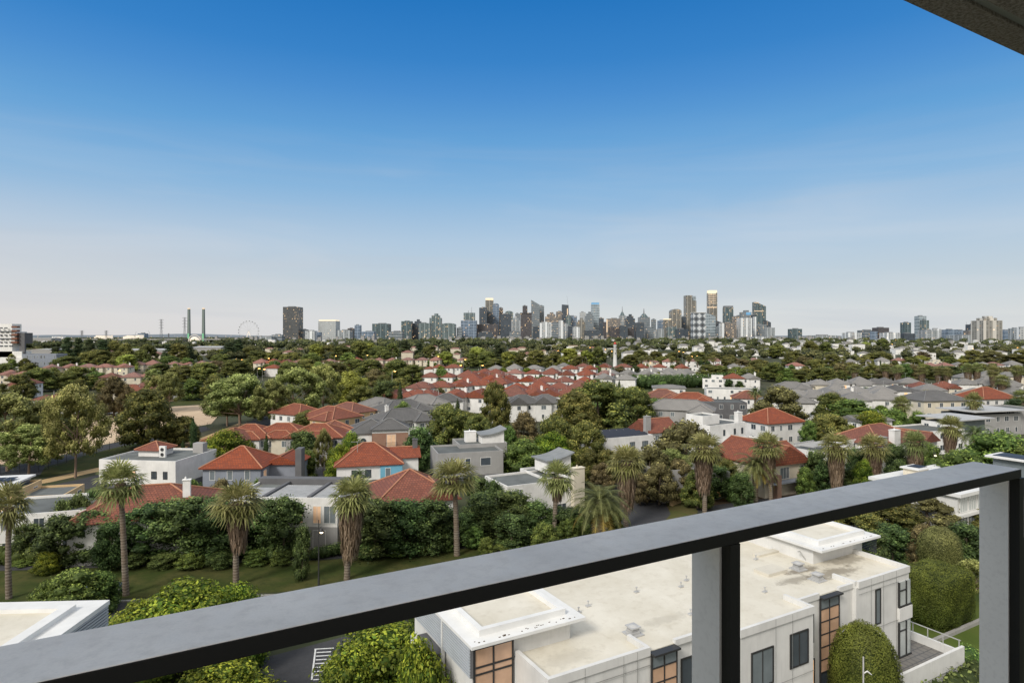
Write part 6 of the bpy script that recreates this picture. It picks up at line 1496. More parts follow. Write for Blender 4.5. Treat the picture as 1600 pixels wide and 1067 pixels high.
def tower(label, x0, x1, yt, Y, mat, top=None, tc=None, setb=None, name='office_tower', cat='tower', group=None):
    s = Y / F; X = ((x0 + x1) / 2 - 800) * s; w = (x1 - x0) * s; h = H + (HZ - yt) * s; d = w * .9 if w < 130 else w * .4
    o = thing(name, label, cat, (X, Y, 0), 0, group or 'towers of the distant skyline'); m_ = MB()
    hh = h
    if top in ('step', 'crown', 'spire', 'arch', 'twin'): hh = h - {'step': .10, 'crown': .05, 'spire': .28, 'arch': .07, 'twin': .12}[top] * h
    if top == 'slant': m_.prism([(-w/2, -d/2), (w/2, -d/2), (w/2, d/2), (-w/2, d/2)], 0, h, 0, lambda p: h * (1 - .12 * (p[0] + w/2) / w))
    elif top == 'taper':
        m_.add([(-w/2, -d/2, 0), (w/2, -d/2, 0), (w/2, d/2, 0), (-w/2, d/2, 0), (-w*.42, -d*.42, h), (w*.42, -d*.42, h*.985), (w*.42, d*.42, h*.985), (-w*.42, d*.42, h)], [(0, 1, 5, 4), (1, 2, 6, 5), (2, 3, 7, 6), (3, 0, 4, 7), (4, 5, 6, 7)])
    elif top == 'round': 
        m_.lathe([(w/2, 0), (w/2, h * .97), (w * .42, h)], 20, smooth=False)
    elif top == 'flare': m_.box(-w*.45, w*.45, -d/2, d/2, 0, h * .94); m_.add([(-w*.45, -d/2, h*.94), (w*.45, -d/2, h*.94), (w*.45, d/2, h*.94), (-w*.45, d/2, h*.94), (-w/2, -d/2-2, h), (w/2, -d/2-2, h), (w/2, d/2, h), (-w/2, d/2, h)], [(0, 1, 5, 4), (1, 2, 6, 5), (2, 3, 7, 6), (3, 0, 4, 7), (4, 5, 6, 7)])
    else:
        m_.box(-w/2, w/2, -d/2, d/2, 0, hh)
    m_.build('shaft', FM[mat], o)
    if top == 'step':
        m_ = MB(); m_.box(-w*.34, w*.36, -d*.3, d*.3, hh, h); m_.box(-w*.1, w*.2, -d*.2, d*.2, h, h + 3 * s); m_.build('plant_storey', FM[tc or mat], o)
    if top == 'crown':
        m_ = MB(); m_.box(-w*.47, w*.47, -d*.47, d*.47, hh, h); m_.build('crown', M[tc or 'crownglow'], o)
    if top == 'arch':
        m_ = MB(); n_ = 8; pts = [(-w/2 * math.cos(math.pi * i / n_), hh + (h - hh) * math.sin(math.pi * i / n_)) for i in range(n_ + 1)]
        vs = [(x, y, z) for y in (-d/2, d/2) for x, z in pts]; q = n_ + 1
        m_.add(vs, [tuple(range(q)), tuple(reversed(range(q, 2*q)))] + [(i, i+q, i+1+q, i+1) for i in range(n_)]); m_.build('arched_top', FM[mat], o)
    if top == 'spire':
        m_ = MB(); m_.add([(-w*.36, -d*.36, hh), (w*.36, -d*.36, hh), (w*.36, d*.36, hh), (-w*.36, d*.36, hh), (-w*.12, -d*.12, hh + (h-hh)*.4), (w*.12, -d*.12, hh + (h-hh)*.4), (w*.12, d*.12, hh + (h-hh)*.4), (-w*.12, d*.12, hh + (h-hh)*.4)], [(0, 1, 5, 4), (1, 2, 6, 5), (2, 3, 7, 6), (3, 0, 4, 7), (4, 5, 6, 7)]); m_.build('pyramid_roof', FM['teal'], o)
        m_ = MB(); m_.tube((0, 0, hh + (h-hh)*.35), (0, 0, h), w * .07, w * .02, 6); m_.build('spire', M['citymetal'], o)
    if top == 'twin':
        m_ = MB(); m_.box(-w*.5, w*.1, -d*.5, d*.5, hh, h); m_.build('upper_shaft', FM[mat], o)
    if top == 'mast':
        m_ = MB(); m_.tube((w*.2, 0, h), (w*.2, 0, h + 9 * s), .5 * s * .6, .2 * s, 5); m_.tube((-w*.1, 0, h), (-w*.1, 0, h + 4 * s), .4 * s, .3 * s, 5); m_.build('mast', M['citymetal'], o)
    if top is None and w > 25:
        m_ = MB(); k = (int(x0) % 5) / 10; m_.box(-w * (.3 - k * .3), w * (.1 + k * .4), -d * .2, d * .2, h, h + 1.3 * s); m_.build('roof_plant', M['citymetal'], o)
    return o
# podium masses first, then tall ones; each line: left, right, top row, depth, facade, top, label
TW = [
(446, 470, 480, 3000, 'brown', None, 'tall dark brown slab tower, left of the whole skyline'), (443, 449, 497, 2980, 'brown', None, 'lower brown shoulder block against the tall brown slab'),
(409, 427, 526, 2800, 'lgrey', None, 'low grey block left of the tall brown slab'), (427, 443, 523, 2850, 'grey', None, 'small grey block touching the tall brown slab'),
(472, 481, 515, 3000, 'dark', None, 'small dark block right of the tall brown slab'), (479, 494, 517, 2900, 'white', None, 'small white gridded block right of the tall brown slab'), (494, 502, 519, 2950, 'blue', None, 'small blue grey block left of the pale grid block'),
(501, 528, 500, 3100, 'pale', 'crown', 'wide pale gridded block with lit top edge'), (529, 549, 516, 3000, 'lgrey', None, 'low light grey block right of the pale gridded block'), (544, 553, 513, 3200, 'dkbrown', None, 'small brown block with lit windows behind the low grey one'), (555, 564, 508, 3200, 'blue', None, 'narrow blue grey tower between the pale and the teal blocks'), (567, 586, 518, 3000, 'blue', None, 'low blue glass block left of the dark teal block'),
(584, 609, 506, 3300, 'teal', None, 'dark teal block with white top line'), (609, 630, 518, 3200, 'grey', None, 'low grey block right of the dark teal block'), (628, 644, 502, 3500, 'teal', None, 'dark green tower, first of the green docklands group'), (646, 660, 502, 3560, 'dark', 'step', 'dark stepped tower, second of the green docklands group'), (655, 673, 505, 3450, 'green', None, 'grey green tower in the middle of the docklands group'),
(672, 690, 493, 3600, 'green', 'step', 'highest grey green stepped tower of the docklands group'), (691, 712, 505, 3500, 'green', 'arch', 'round topped grey green tower of the docklands group'), (714, 722, 512, 3500, 'grey', None, 'narrow grey tower left of the blue banded pair'),
(721, 745, 501, 3600, 'blue', None, 'blue grey banded tower with white piers'), (725, 742, 489, 3700, 'green', 'mast', 'green crowned tower with red tipped mast behind the blue grey banded one'),
(745, 778, 507, 3800, 'dkbrown', None, 'wide brown podium tower carrying a red sign'), (747, 770, 519, 3600, 'dark', None, 'black low block in front of the red sign tower'), (749, 761, 481, 4300, 'dark', None, 'dark tower left of the highest tower of the western cluster'),
(758.5, 771, 466, 4500, 'bronze', 'crown', 'highest tower of the western cluster with lit crown'), (757, 770, 483, 4380, 'dark', 'slant', 'dark faceted tower in front of the western crown tower'), (770, 780, 474, 4450, 'blue', 'arch', 'blue glass tower right of the western crown tower'), (780, 786, 481, 4600, 'warm', None, 'slim warm lit tower behind the blue glass one'),
(782, 799, 491, 4000, 'dark', None, 'broad black slab tower right of the blue glass one'), (789, 802, 486, 4300, 'green', 'arch', 'round topped green tower behind the black slab'), (799, 812, 497, 4200, 'lgrey', 'step', 'light grey stepped tower right of the black slab'), (796, 812, 518, 3900, 'grey', None, 'low grey block at the foot of the light grey stepped tower'), (805, 813, 490, 4500, 'grey', None, 'grey tower half behind the flared brown one'),
(812.5, 831.5, 489, 4000, 'dkbrown', 'flare', 'dark brown tower with flared roof'), (816.5, 824, 478, 4600, 'dkbrown', None, 'slim purple brown tower peeping over the flared one'),
(830, 843, 469, 4500, 'grey', 'slant', 'tall smooth grey tower in the western centre'), (842, 850, 478, 4600, 'grey', None, 'narrower grey tower right of the tall smooth grey one'), (833, 848, 510, 4000, 'dark', None, 'dark low tower at the foot of the smooth grey tower'),
(843, 861, 503, 3600, 'white', 'arch', 'white curved tower with arched top'), (849, 855, 503, 3580, 'white', None, 'bright white fin of the white curved tower'), (852, 870, 491, 4300, 'warm', 'step', 'warm lit stepped tower behind the white curved one'), (861, 874, 504, 3800, 'grey', None, 'grey tower between the two white fins'), (869, 879, 487, 4500, 'warm', None, 'orange lit tower left of the black tapered one'), (877, 889, 476, 4500, 'dark', 'taper', 'black tapered tower with a lit edge'), (873, 880, 501, 3600, 'white', None, 'bright white slab tower in the centre'), (879, 887, 506, 3700, 'lgrey', None, 'pale tower right of the white slab'),
(884, 892, 493, 4400, 'green', None, 'green grey tower right of the black tapered one'), (890, 901, 494, 4450, 'blue', None, 'blue grey tower in the middle of the skyline'), (886, 897, 510, 3900, 'dark', None, 'dark low tower in front of the blue grey one'), (895, 906, 511, 3650, 'white', None, 'small white piered tower left of the olive one'), (901, 914, 500, 3900, 'bronze', 'step', 'olive grey tower with stepped top'), (906, 915, 488, 4700, 'pale', None, 'pale plain tower behind the olive one'),
(914, 927, 490, 4400, 'grey', 'step', 'grey tower left of the blue topped one'), (924, 936, 473, 4500, 'glassy', 'crown', 'tall blue glass tower with glowing blue top'), (914, 937, 516, 3700, 'dark', None, 'wide dark podium with lit horizontal bands'), (936, 943, 497, 4300, 'dark', None, 'dark narrow tower right of the blue topped one'), (942, 947, 503, 4200, 'dkbrown', None, 'brown narrow tower right of the blue topped one'), (947.5, 949.5, 498, 4100, 'warm', None, 'very thin lit tower'),
(949, 968, 498, 4400, 'warm', None, 'broad block with many lit windows left of the spired tower'), (953, 970, 511, 4100, 'dkbrown', None, 'dark brown block below the many lit windows'), (967.5, 977, 478.5, 4600, 'lgrey', 'spire', 'tower with pointed spire, left of the two spired towers'), (977, 991, 494, 4500, 'dark', 'step', 'dark stepped tower with small turrets right of the left spire'), (968, 980, 509, 4000, 'dark', None, 'black block at the foot of the left spired tower'), (980, 990, 512, 4050, 'dkbrown', None, 'brown lit block right of the left spired tower'),
(993, 1005.5, 504, 4000, 'dark', None, 'black block with orange lit edge between the two spires'), (998, 1014, 482, 4600, 'grey', 'spire', 'tower with pointed spire, right of the two spired towers'), (1018, 1024.5, 499, 4500, 'grey', None, 'lone slim grey tower right of the spires'), (1013, 1030, 516, 4300, 'lgrey', None, 'low pale block below the lone slim tower'), (1028, 1038, 501, 4300, 'blue', None, 'blue grey tower left of the beige block'), (1037, 1048, 498, 4200, 'bronze', 'crown', 'beige lit block left of the arched tower'), (1027, 1037, 514, 4000, 'lgrey', None, 'pale low tower below the blue grey one'),
(1047, 1063, 483, 4300, 'bronze', 'arch', 'olive brown tower with arched top'), (1064, 1071, 495, 4400, 'dark', None, 'dark narrow tower left of the bronze one'), (1070, 1086, 462, 4500, 'bronze', 'twin', 'tall bronze tower with rounded upper block'), (1075, 1086, 463, 4530, 'glassy', None, 'glass shaft attached behind the bronze tower'),
(1100, 1116, 489, 4000, 'glassy', 'slant', 'sloping glass tower right of the diamond patterned block'), (1106, 1119, 454, 4700, 'bronze', 'crown', 'highest tower of the whole skyline with golden top'), (1114, 1126, 500, 4100, 'dark', 'slant', 'dark sloping block right of the glass slope'), (1124, 1131, 505, 3900, 'white', None, 'narrow white tower left of the orange lit blocks'), (1131, 1144, 478, 4500, 'teal', 'crown', 'dark tower with brown cap right of the golden topped one'), (1131, 1146, 504, 4000, 'warm', None, 'orange lit block below the brown capped tower'), (1145, 1154, 495, 4200, 'warm', None, 'warm lit grey block right of the brown capped tower'),
(1154, 1175, 488, 4400, 'grey', 'step', 'wide grey tower with purple lit roof sign'), (1154, 1172, 497, 4000, 'white', None, 'white gridded tower in front of the purple sign'), (1174, 1180, 492, 4300, 'dark', None, 'dark narrow tower left of the last tall tower'), (1177, 1181, 495, 4100, 'white', None, 'thin white tower left of the last tall tower'),
(1178, 1194, 472, 4500, 'teal', 'slant', 'last tall dark teal tower of the skyline'), (1180, 1195, 507, 4200, 'grey', None, 'grey block at the foot of the last tall teal tower'), (1194, 1203, 500, 4300, 'dark', 'slant', 'dark sloping block right of the last tall teal tower'), (1196, 1208.5, 512, 3900, 'lgrey', None, 'light grey block at the right end of the city'), (1119, 1127, 510, 3950, 'grey', None, 'small grey block between glass slope and white tower'), (1008, 1020, 512, 4100, 'grey', None, 'small grey block right of the right spire'), (1056, 1074, 514, 3950, 'dark', None, 'dark low block under the arched tower'), (1042, 1056, 511, 3990, 'green', None, 'green low block under the beige tower'),
(1234, 1250, 514, 3300, 'teal', None, 'lone dark green block right of the city'), (1268, 1300, 524, 3600, 'lgrey', None, 'low pale building on the right horizon'), (1320, 1341, 520, 3000, 'white', None, 'low white building on the right horizon'), (1345, 1368, 516, 3100, 'grey', None, 'dark grey block, left of the brown capped right group'), (1367, 1384.5, 512, 3000, 'dkbrown', None, 'brown block with flat cap on the right horizon'), (1361, 1369, 518, 2900, 'blue', None, 'blue round block between the grey and brown ones'), (1380, 1401, 520, 2800, 'white', None, 'low white flats right of the brown block'),
(1409.5, 1420.5, 504, 3200, 'teal', None, 'lone teal glass tower on the right horizon'), (1408, 1425, 521, 3000, 'dark', None, 'dark base block below the lone teal tower'), (1432, 1444, 494, 3400, 'glassy', None, 'tallest pale teal tower on the right horizon'), (1440, 1449, 500.5, 3350, 'green', None, 'teal tower leaning on the tallest right one'), (1440, 1460, 516, 3000, 'lgrey', None, 'pale grey block below the two teal towers'), (1454, 1467, 514, 3050, 'white', None, 'small white block right of the two teal towers'),
(1476, 1492, 515, 3000, 'blue', None, 'blue grey office block, left of two on the right horizon'), (1489, 1506, 516, 3050, 'blue', None, 'blue grey office block, right of two on the right horizon'), (1513, 1527, 507, 2700, 'dark', None, 'dark block left of the striped beige tower'), (1509, 1521, 517, 2600, 'warm', None, 'small brown lit block left of the striped beige tower'), (1526.5, 1556, 497, 2300, 'beige', 'step', 'wide beige striped tower on the right horizon'), (1555, 1563, 506.5, 2600, 'blue', None, 'slim blue block right of the striped beige tower'), (1562, 1582, 516, 2500, 'blue', None, 'low blue grey block right of the striped tower'),
(1579, 1590, 513, 2400, 'lgrey', None, 'grey framed block near the right edge'), (1589, 1602, 512, 2350, 'white', None, 'white framed block at the right edge'), (1490, 1530, 524, 2500, 'lgrey', None, 'long low pale roofs left of the striped tower'), (1176, 1197, 526.5, 3000, 'white', None, 'plain white shed below the last teal tower'),
(218, 229, 521, 3600, 'blue', None, 'lone blue grey block left of the lattice pylons'),
]
for (x0, x1, yt, Y, mt, top, lb_) in TW:
    tc = None
    if lb_.startswith('tall blue glass'): tc = 'blueglow'
    elif top == 'crown' and 'brown cap' in lb_: tc = 'citymetal'
    elif top == 'step' : tc = None
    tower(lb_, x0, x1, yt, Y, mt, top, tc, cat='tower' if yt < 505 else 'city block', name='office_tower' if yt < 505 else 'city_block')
# the diamond patterned block
Y = 3800; s = Y / F; o = thing('patterned_block', 'block with white diamond pattern on dark glass', 'tower', ((1090.5 - 800) * s, Y, 0), 0, 'towers of the distant skyline'); w = 19 * s; h = H + 36 * s
t = NT('diamond_facade'); uvn = t.uv(); sp = t.n('ShaderNodeSeparateXYZ'); t.l(uvn, sp.inputs[0])
u = t.math('PINGPONG', t.math('DIVIDE', sp.outputs[0], w / 2.0), .5); v = t.math('PINGPONG', t.math('DIVIDE', sp.outputs[1], h / 4.5), .5)
k = t.math('LESS_THAN', t.math('ADD', u, v), .42); k2 = t.math('GREATER_THAN', t.math('ADD', u, v), .72)
c = t.mix(k, (.15, .17, .19), (.55, .58, .60)); c = t.mix(k2, c, (.06, .065, .07)); FM['diamond'] = t.out(t.bsdf(c, .5, .4))
mb = MB(); mb.box(-w/2, w/2, -w*.4, w*.4, 0, h); mb.build('shaft', FM['diamond'], o); mb = MB(); mb.box(-w*.52, w*.52, -w*.42, w*.42, h, h + 3); mb.build('roof_rim', M['trim'], o)
# golden bands of the highest tower, sign of the brown podium, purple sign
def extra(parent_label, name, x0, x1, y0, y1, mat):
    for ob_ in list(COL.objects):
        if ob_.get('label') == parent_label:
            Y_ = ob_.location.y; s = Y_ / F; X_ = ob_.location.x
            d = .5 * max((c_.dimensions.y if c_.type == 'MESH' else 0) for c_ in ob_.children) if False else None
            me = ob_.children[0].data; dy = -min(v_.co.y for v_ in me.vertices); sY = (Y_ - dy - 2) / F
            m_ = MB(); m_.box((x0 - 800) * sY - X_, (x1 - 800) * sY - X_, -dy - 2, -dy, H + (HZ - y1) * sY, H + (HZ - y0) * sY); m_.build(name, M[mat], ob_); return
hs_ = 'highest tower of the whole skyline with golden top'
extra(hs_, 'gold_panel', 1106.3, 1118.7, 454.5, 459, 'crownglow')
for y in (461, 464, 467, 470, 473.5): extra(hs_, 'lit_floor_band', 1106.5, 1118.5, y, y + .7, 'warmglow')
extra(hs_, 'starburst_balcony', 1105, 1120, 479.5, 480.8, 'warmglow')
extra('wide brown podium tower carrying a red sign', 'red_sign', 764, 768, 507, 509.2, 'redglow')
extra('black block with orange lit edge between the two spires', 'lit_edge', 1003.8, 1005.4, 504, 528, 'warmglow')
extra('orange lit block below the brown capped tower', 'floodlit_panel', 1140, 1143.5, 513, 528, 'warmglow')
extra('black tapered tower with a lit edge', 'lit_edge', 886, 887.3, 482, 492, 'warmglow')
extra('very thin lit tower', 'lit_edge', 947.7, 949.2, 499, 519, 'warmglow')
extra('last tall dark teal tower of the skyline', 'lit_band', 1178.5, 1193.5, 485.5, 486.4, 'warmglow')
extra('last tall dark teal tower of the skyline', 'lit_top_edge', 1178.5, 1186, 472.3, 473.2, 'warmglow')
for y in (518.5, 521.5, 524.5): extra('wide dark podium with lit horizontal bands', 'lit_band', 915, 935, y, y + .6, 'warmglow')
extra('wide grey tower with purple lit roof sign', 'purple_sign', 1166, 1173, 488, 492, 'blueglow')

# bridge pylons, arch, ferris wheel, lattice pylons, cranes
for x, lb_ in ((295.2, 'left of the twin concrete bridge pylons, lit green at the foot'), (318, 'right of the twin concrete bridge pylons, lit green at the foot')):
    Y = 2700; s = Y / F; o = thing('bridge_pylon', lb_, 'bridge pylon', ((x - 800) * s, Y, 0), 0, 'twin bridge pylons'); mb = MB()
    mb.add([(-2 * s, -2*s, 0), (2 * s, -2*s, 0), (2*s, 2*s, 0), (-2*s, 2*s, 0), (-1.5*s, -1.5*s, H + 42*s), (1.5*s, -1.5*s, H + 42*s), (1.5*s, 1.5*s, H + 42*s), (-1.5*s, 1.5*s, H + 42*s)], [(0, 1, 5, 4), (1, 2, 6, 5), (2, 3, 7, 6), (3, 0, 4, 7), (4, 5, 6, 7)])
    mb.build('shaft', dirty('grey_green_concrete', (.20, .24, .225), .8), o)
    mb = MB(); mb.box(-1.5*s, 1.5*s, -1.5*s, 1.5*s, H + 42*s, H + 43.6*s); mb.build('lit_cap', M['warmglow'], o)
    mb = MB(); mb.box(-1.2*s, 1.2*s, -2.15*s, -2.02*s, 0, H + 4*s); mb.build('green_uplight', M['greenglow'], o)
Y = 2600; s = Y / F; o = thing('bridge_deck', 'long low road bridge deck on the left horizon between the pylons', 'bridge', ((200 - 800) * s, Y, 0)); mb = MB(); mb.box(-160*s, 160*s, -8, 8, H - 6*s, H - 4.4*s); mb.build('deck', M['grey'], o); mb = MB()
for i in range(24): mb.box((-155 + i * 13.4)*s, (-154.2 + i * 13.4)*s, -4, 4, 0, H - 6*s)
mb.build('piers', M['grey'], o)
Y = 2300; s = Y / F; o = thing('lit_arch_dome', 'glowing white dome of lit cranes and tanks between the bridge pylons', 'industrial dome', ((304 - 800) * s, Y, 0)); mb = MB()
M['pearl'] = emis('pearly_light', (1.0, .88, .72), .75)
for i in range(9):
    a0_ = math.pi * i / 9; a1_ = math.pi * (i + 1) / 9
    for k in (6.5, 4.5, 9): mb.tube((-k*1.1*s*math.cos(a0_), 0, 8 + k*1.15*s*math.sin(a0_)), (-k*1.1*s*math.cos(a1_), 0, 8 + k*1.15*s*math.sin(a1_)), .35*s, n=5)
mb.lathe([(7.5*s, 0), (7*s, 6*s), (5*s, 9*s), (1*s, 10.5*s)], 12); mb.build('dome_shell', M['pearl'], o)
Y = 3300; s = Y / F; o = thing('ferris_wheel', 'big observation wheel on the left horizon', 'ferris wheel', ((388.5 - 800) * s, Y, 0)); mb = MB(); zc = H + 7.5 * s; r_ = 15.5 * s
for i in range(40):
    a = 6.283 * i / 40; b = 6.283 * (i + 1) / 40
    mb.tube((r_*math.cos(a), 0, zc + r_*math.sin(a)), (r_*math.cos(b), 0, zc + r_*math.sin(b)), .16*s, n=4, cap=False)
    mb.tube((r_*.9*math.cos(a), 0, zc + r_*.9*math.sin(a)), (r_*.9*math.cos(b), 0, zc + r_*.9*math.sin(b)), .10*s, n=4, cap=False)
mb.build('rim', M['metal'], o); mb = MB()
for i in range(14): a = 6.283 * i / 14; mb.tube((0, 0, zc), (r_*math.cos(a), 0, zc + r_*math.sin(a)), .07*s, n=4)
mb.build('spokes', M['metal'], o)
for i in range(21): a = 6.283 * i / 21; mb = MB(); mb.lathe([(.3*s, -.6*s), (.75*s, -.2*s), (.75*s, .3*s), (.3*s, .6*s)], 7, (r_*1.03*math.cos(a), 0, zc + r_*1.03*math.sin(a))); mb.build('cabin', M['citymetal'], o)
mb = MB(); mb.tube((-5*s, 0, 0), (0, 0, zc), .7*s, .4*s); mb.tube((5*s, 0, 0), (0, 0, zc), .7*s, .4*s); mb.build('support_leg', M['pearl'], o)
def lattice(label, x, yt, Y, w=8):
    s = Y / F; h = H + (HZ - yt) * s; o = thing('power_pylon', label, 'power pylon', ((x - 800) * s, Y, 0), 0, 'lattice power pylons'); mb = MB(); b = w * s * .32; t_ = w * s * .1; r = .16 * s
    lv = 9
    def cw_(i): f = i / lv; return b + (t_ - b) * min(1, f * 1.5), h * f
    for i in range(lv):
        w0, z0 = cw_(i); w1, z1 = cw_(i + 1)
        for sx_, sy_ in ((-1, -1), (1, -1), (1, 1), (-1, 1)): mb.tube((sx_*w0, sy_*w0, z0), (sx_*w1, sy_*w1, z1), r, n=4)
        for y in (-1, 1): mb.tube((-w0, y*w0, z0), (w1, y*w1, z1), r*.6, n=3); mb.tube((w0, y*w0, z0), (-w1, y*w1, z1), r*.6, n=3)
    mb.build('lattice_mast', M['citymetal'], o); mb = MB()
    for f in (.98, .88, .78, .68): mb.tube((-w*s*.5, 0, h*f), (w*s*.5, 0, h*f), r*1.1, n=4); mb.tube((-w*s*.5, 0, h*f), (0, 0, h*(f+.03)), r*.7, n=3); mb.tube((w*s*.5, 0, h*f), (0, 0, h*(f+.03)), r*.7, n=3)
    mb.build('cross_arms', M['citymetal'], o)
lattice('tall lattice power pylon left of the bridge pylons', 252, 499, 1700); lattice('tall lattice power pylon just left of the bridge pylon', 288.5, 496, 1650); lattice('small faint lattice pylon, left of two above the conifers', 128, 516.5, 2600, 7); lattice('small faint lattice pylon, right of two above the conifers', 166, 516.5, 2600, 7)
lattice('tiny lattice mast right of the tall pylons', 263.5, 521, 2700, 4)
def crane(label, x, yt, Y, tilt=1):
    s = Y / F; h = H + (HZ - yt) * s; o = thing('crane', label, 'crane', ((x - 800) * s, Y, 0), 0, 'cranes on the horizon'); mb = MB(); mb.tube((0, 0, 0), (0, 0, h * .6), .3*s, n=4); mb.build('mast', M['citymetal'], o)
    mb = MB(); mb.tube((-1*s*tilt, 0, h * .55), (2.2*s*tilt, 0, h), .25*s, .12*s, 4); mb.build('jib', M['citymetal'], o)
crane('harbour crane with raised jib left of the blue grey block', 211, 518, 2900); crane('pale crane with raised jib left of the docklands towers', 640, 522, 2500, -1)
crane('harbour crane leaning left, right of the blue grey block', 234, 516, 3000, -1); crane('crane beside the striped beige tower', 1512, 503, 2800, -1); crane('thin crane over the warm lit stepped tower', 888, 462, 4700, -1)
# left edge terraced apartment block
Y = 620; s = Y / F; o = thing('apartment_building', 'white terraced apartment block with brown fins at the left edge', 'apartment building', ((0 - 800) * s, Y, 0))
mb = MB(); mb.box(-20*s, 19*s, 0, 26*s, 0, H - 12*s); mb.box(-20*s, 34*s, 0, 20*s, 0, H - 24*s); mb.box(-20*s, 22*s, 1, 26*s, H - 12*s, H + 7*s); mb.box(-20*s, 15*s, 3, 24*s, H + 7*s, H + 19*s); mb.box(-20*s, 40*s, -2*s, 18*s, 0, H - 33*s); mb.build('wall', M['white'], o)
mb = MB(); mb.box(19*s, 36*s, 4, 20*s, H - 12*s, H + 5*s); mb.box(27*s, 36*s, 2, 3.9, 0, H + 5*s); mb.build('dark_wing', M['dgrey'], o)
mb = MB()
for i in range(5): mb.box(18.6*s, 27.5*s, -1.2*s, 3, H - (12 - i * 6)*s + .5, H - (8.4 - i * 6)*s)
mb.build('brown_balcony_fronts', dirty('rust_brown', (.2, .085, .05), .7), o)
for j in range(1, 7):
    for i in range(5):
        z = H + (-22 + j * 5.6) * s; 
        if z > H + 17*s: continue
        mb = MB(); mb.box((-17 + i * 7.5)*s + 1, (-12.5 + i * 7.5)*s + (j % 2) * 1.5, -.4, .5 if z < H - 12*s else 1.5, z, z + 1.8*s); mb.build('window', M['glass'], o) if -12.5 + i * 7.5 < (14 if z > H + 6*s else 19) else None
Y = 560; s = Y / F
for x0, x1, y0, y1, mt, lb_ in ((35, 88, 553, 570, 'bluegrey', 'low dark blue flats with white balconies right of the terraced block'), (20, 60, 566, 575, 'white', 'low white building below the dark blue flats')):
    X = ((x0 + x1) / 2 - 800) * s; w = (x1 - x0) * s; villa(lb_, X, Y, 0, [(-w/2, w/2, 0, 14, H - (y0 - HZ)*s, 'flat')], mt, seed=int(x0), group='low blocks at the left', cat='building', name='low_building')
for x0, x1, y0, Y_, lb_ in ((40, 85, 545.5, 800, 'long pale blue grey warehouse roof at the far left'), (195, 262, 545.5, 760, 'pale blue grey warehouse roof behind the dark pines'), (300, 345, 541.5, 900, 'pale warehouse roof below the bridge pylons'), (37, 80, 528, 1800, 'faint grey silo sheds at the far left horizon')):
    s = Y_ / F; X = ((x0 + x1)/2 - 800)*s; w = (x1 - x0)*s; o = thing('warehouse', lb_, 'warehouse', (X, Y_, 0)); hh = max(6, H - (y0 - HZ)*s)
    mb = MB(); mb.box(-w/2, w/2, 0, 40, 0, hh - 1); mb.build('wall', M['lblue'] if 'lblue' in M else M['grey'], o); mb = MB(); hip_roof(mb, -w/2, w/2, 0, 40, hh - 1, 4, .5, 0, True); mb.build('roof', M['metal'], o)

# ------------------------------------------------------------------ far woods, rooftops and lights (nobody could count them)
rg = np.random.default_rng(11)
def far_wood(name, Y0, Y1, n, r0, leaf, per, seed, hmin=4, hmax=9):
    g = np.random.default_rng(seed)
    Y = Y0 * (Y1 / Y0) ** g.random(n); X = (g.random(n) * 1.8 - .9) * Y
    rad = r0 * (.6 + .8 * g.random(n)) * (Y / Y0) ** .35
    cen = np.stack([X, Y, rad * .55 + g.random(n) * (hmax - hmin) * .5], 1)
    nn = n * per; idx = np.repeat(np.arange(n), per)
    d = unit(g.normal(size=(nn, 3))); d[:, 2] = np.abs(d[:, 2]) * .9; d[:, 1] = np.where(g.random(nn) < .6, -np.abs(d[:, 1]), d[:, 1])
    p = cen[idx] + d * rad[idx][:, None] * (.8 + .3 * g.random((nn, 1))) * np.array([1, 1, .78])
    m = unit(d + g.normal(size=(nn, 3)) * .45); a = unit(np.cross(m, g.normal(size=(nn, 3)))); b = np.cross(m, a)
    s = (leaf * (Y[idx] / Y0) ** .6 * (.6 + .8 * g.random(nn)))[:, None]
    V = np.stack([p + a*s, p + b*s*.7, p - a*s, p - b*s*.7], 1)
    yel = (g.random(n) < .08) * .9; br = .55 + .7 * g.random(n)
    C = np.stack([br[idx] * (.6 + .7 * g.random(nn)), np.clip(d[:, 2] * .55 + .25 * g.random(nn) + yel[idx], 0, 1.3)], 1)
    iv, fi = ico(1); ev = []; ef = []
    for j in range(n): ev.append(cen[j] + iv * rad[j] * .82 * np.array([1, 1, .78])); ef.append(fi + j * len(iv))
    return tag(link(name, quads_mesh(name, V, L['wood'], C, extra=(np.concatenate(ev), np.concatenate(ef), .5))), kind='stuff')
far_wood('distant_tree_cover', 690, 1300, 520, 6.2, .95, 90, 21)
far_wood('distant_tree_cover', 1300, 3600, 1300, 9.0, 1.7, 50, 22)
far_wood('suburb_tree_cover', 330, 700, 170, 3.6, .6, 110, 23, 2, 5) if False else None
def far_roofs(name, Y0, Y1, n, mat, roofmat, seed, xr=(-.9, .9), hs=(5, 8)):
    g = random.Random(seed); m_ = MB()
    for i in range(n):
        Y = Y0 * (Y1 / Y0) ** g.random(); X = g.uniform(*xr) * Y; w = g.uniform(8, 16) * (Y / Y0) ** .25; d = g.uniform(8, 14); h = g.uniform(*hs)
        m_.box(X - w/2, X + w/2, Y - d/2, Y + d/2, 0, h, 0)
        if g.random() < .6: hip_roof(m_, X - w/2, X + w/2, Y - d/2, Y + d/2, h, 22, .4, 1)
        else: m_.box(X - w/2 + .4, X + w/2 - .4, Y - d/2 + .4, Y + d/2 - .4, h, h + .6, 1)
    return tag(m_.build(name, [M[mat], M[roofmat]]), kind='stuff')
far_roofs('distant_rooftops', 680, 1600, 120, 'white', 'slate', 31, (.02, .9), (6, 9.5)); far_roofs('distant_rooftops', 680, 1300, 70, 'cream', 'pink', 32, (-.9, .15), (6, 9))
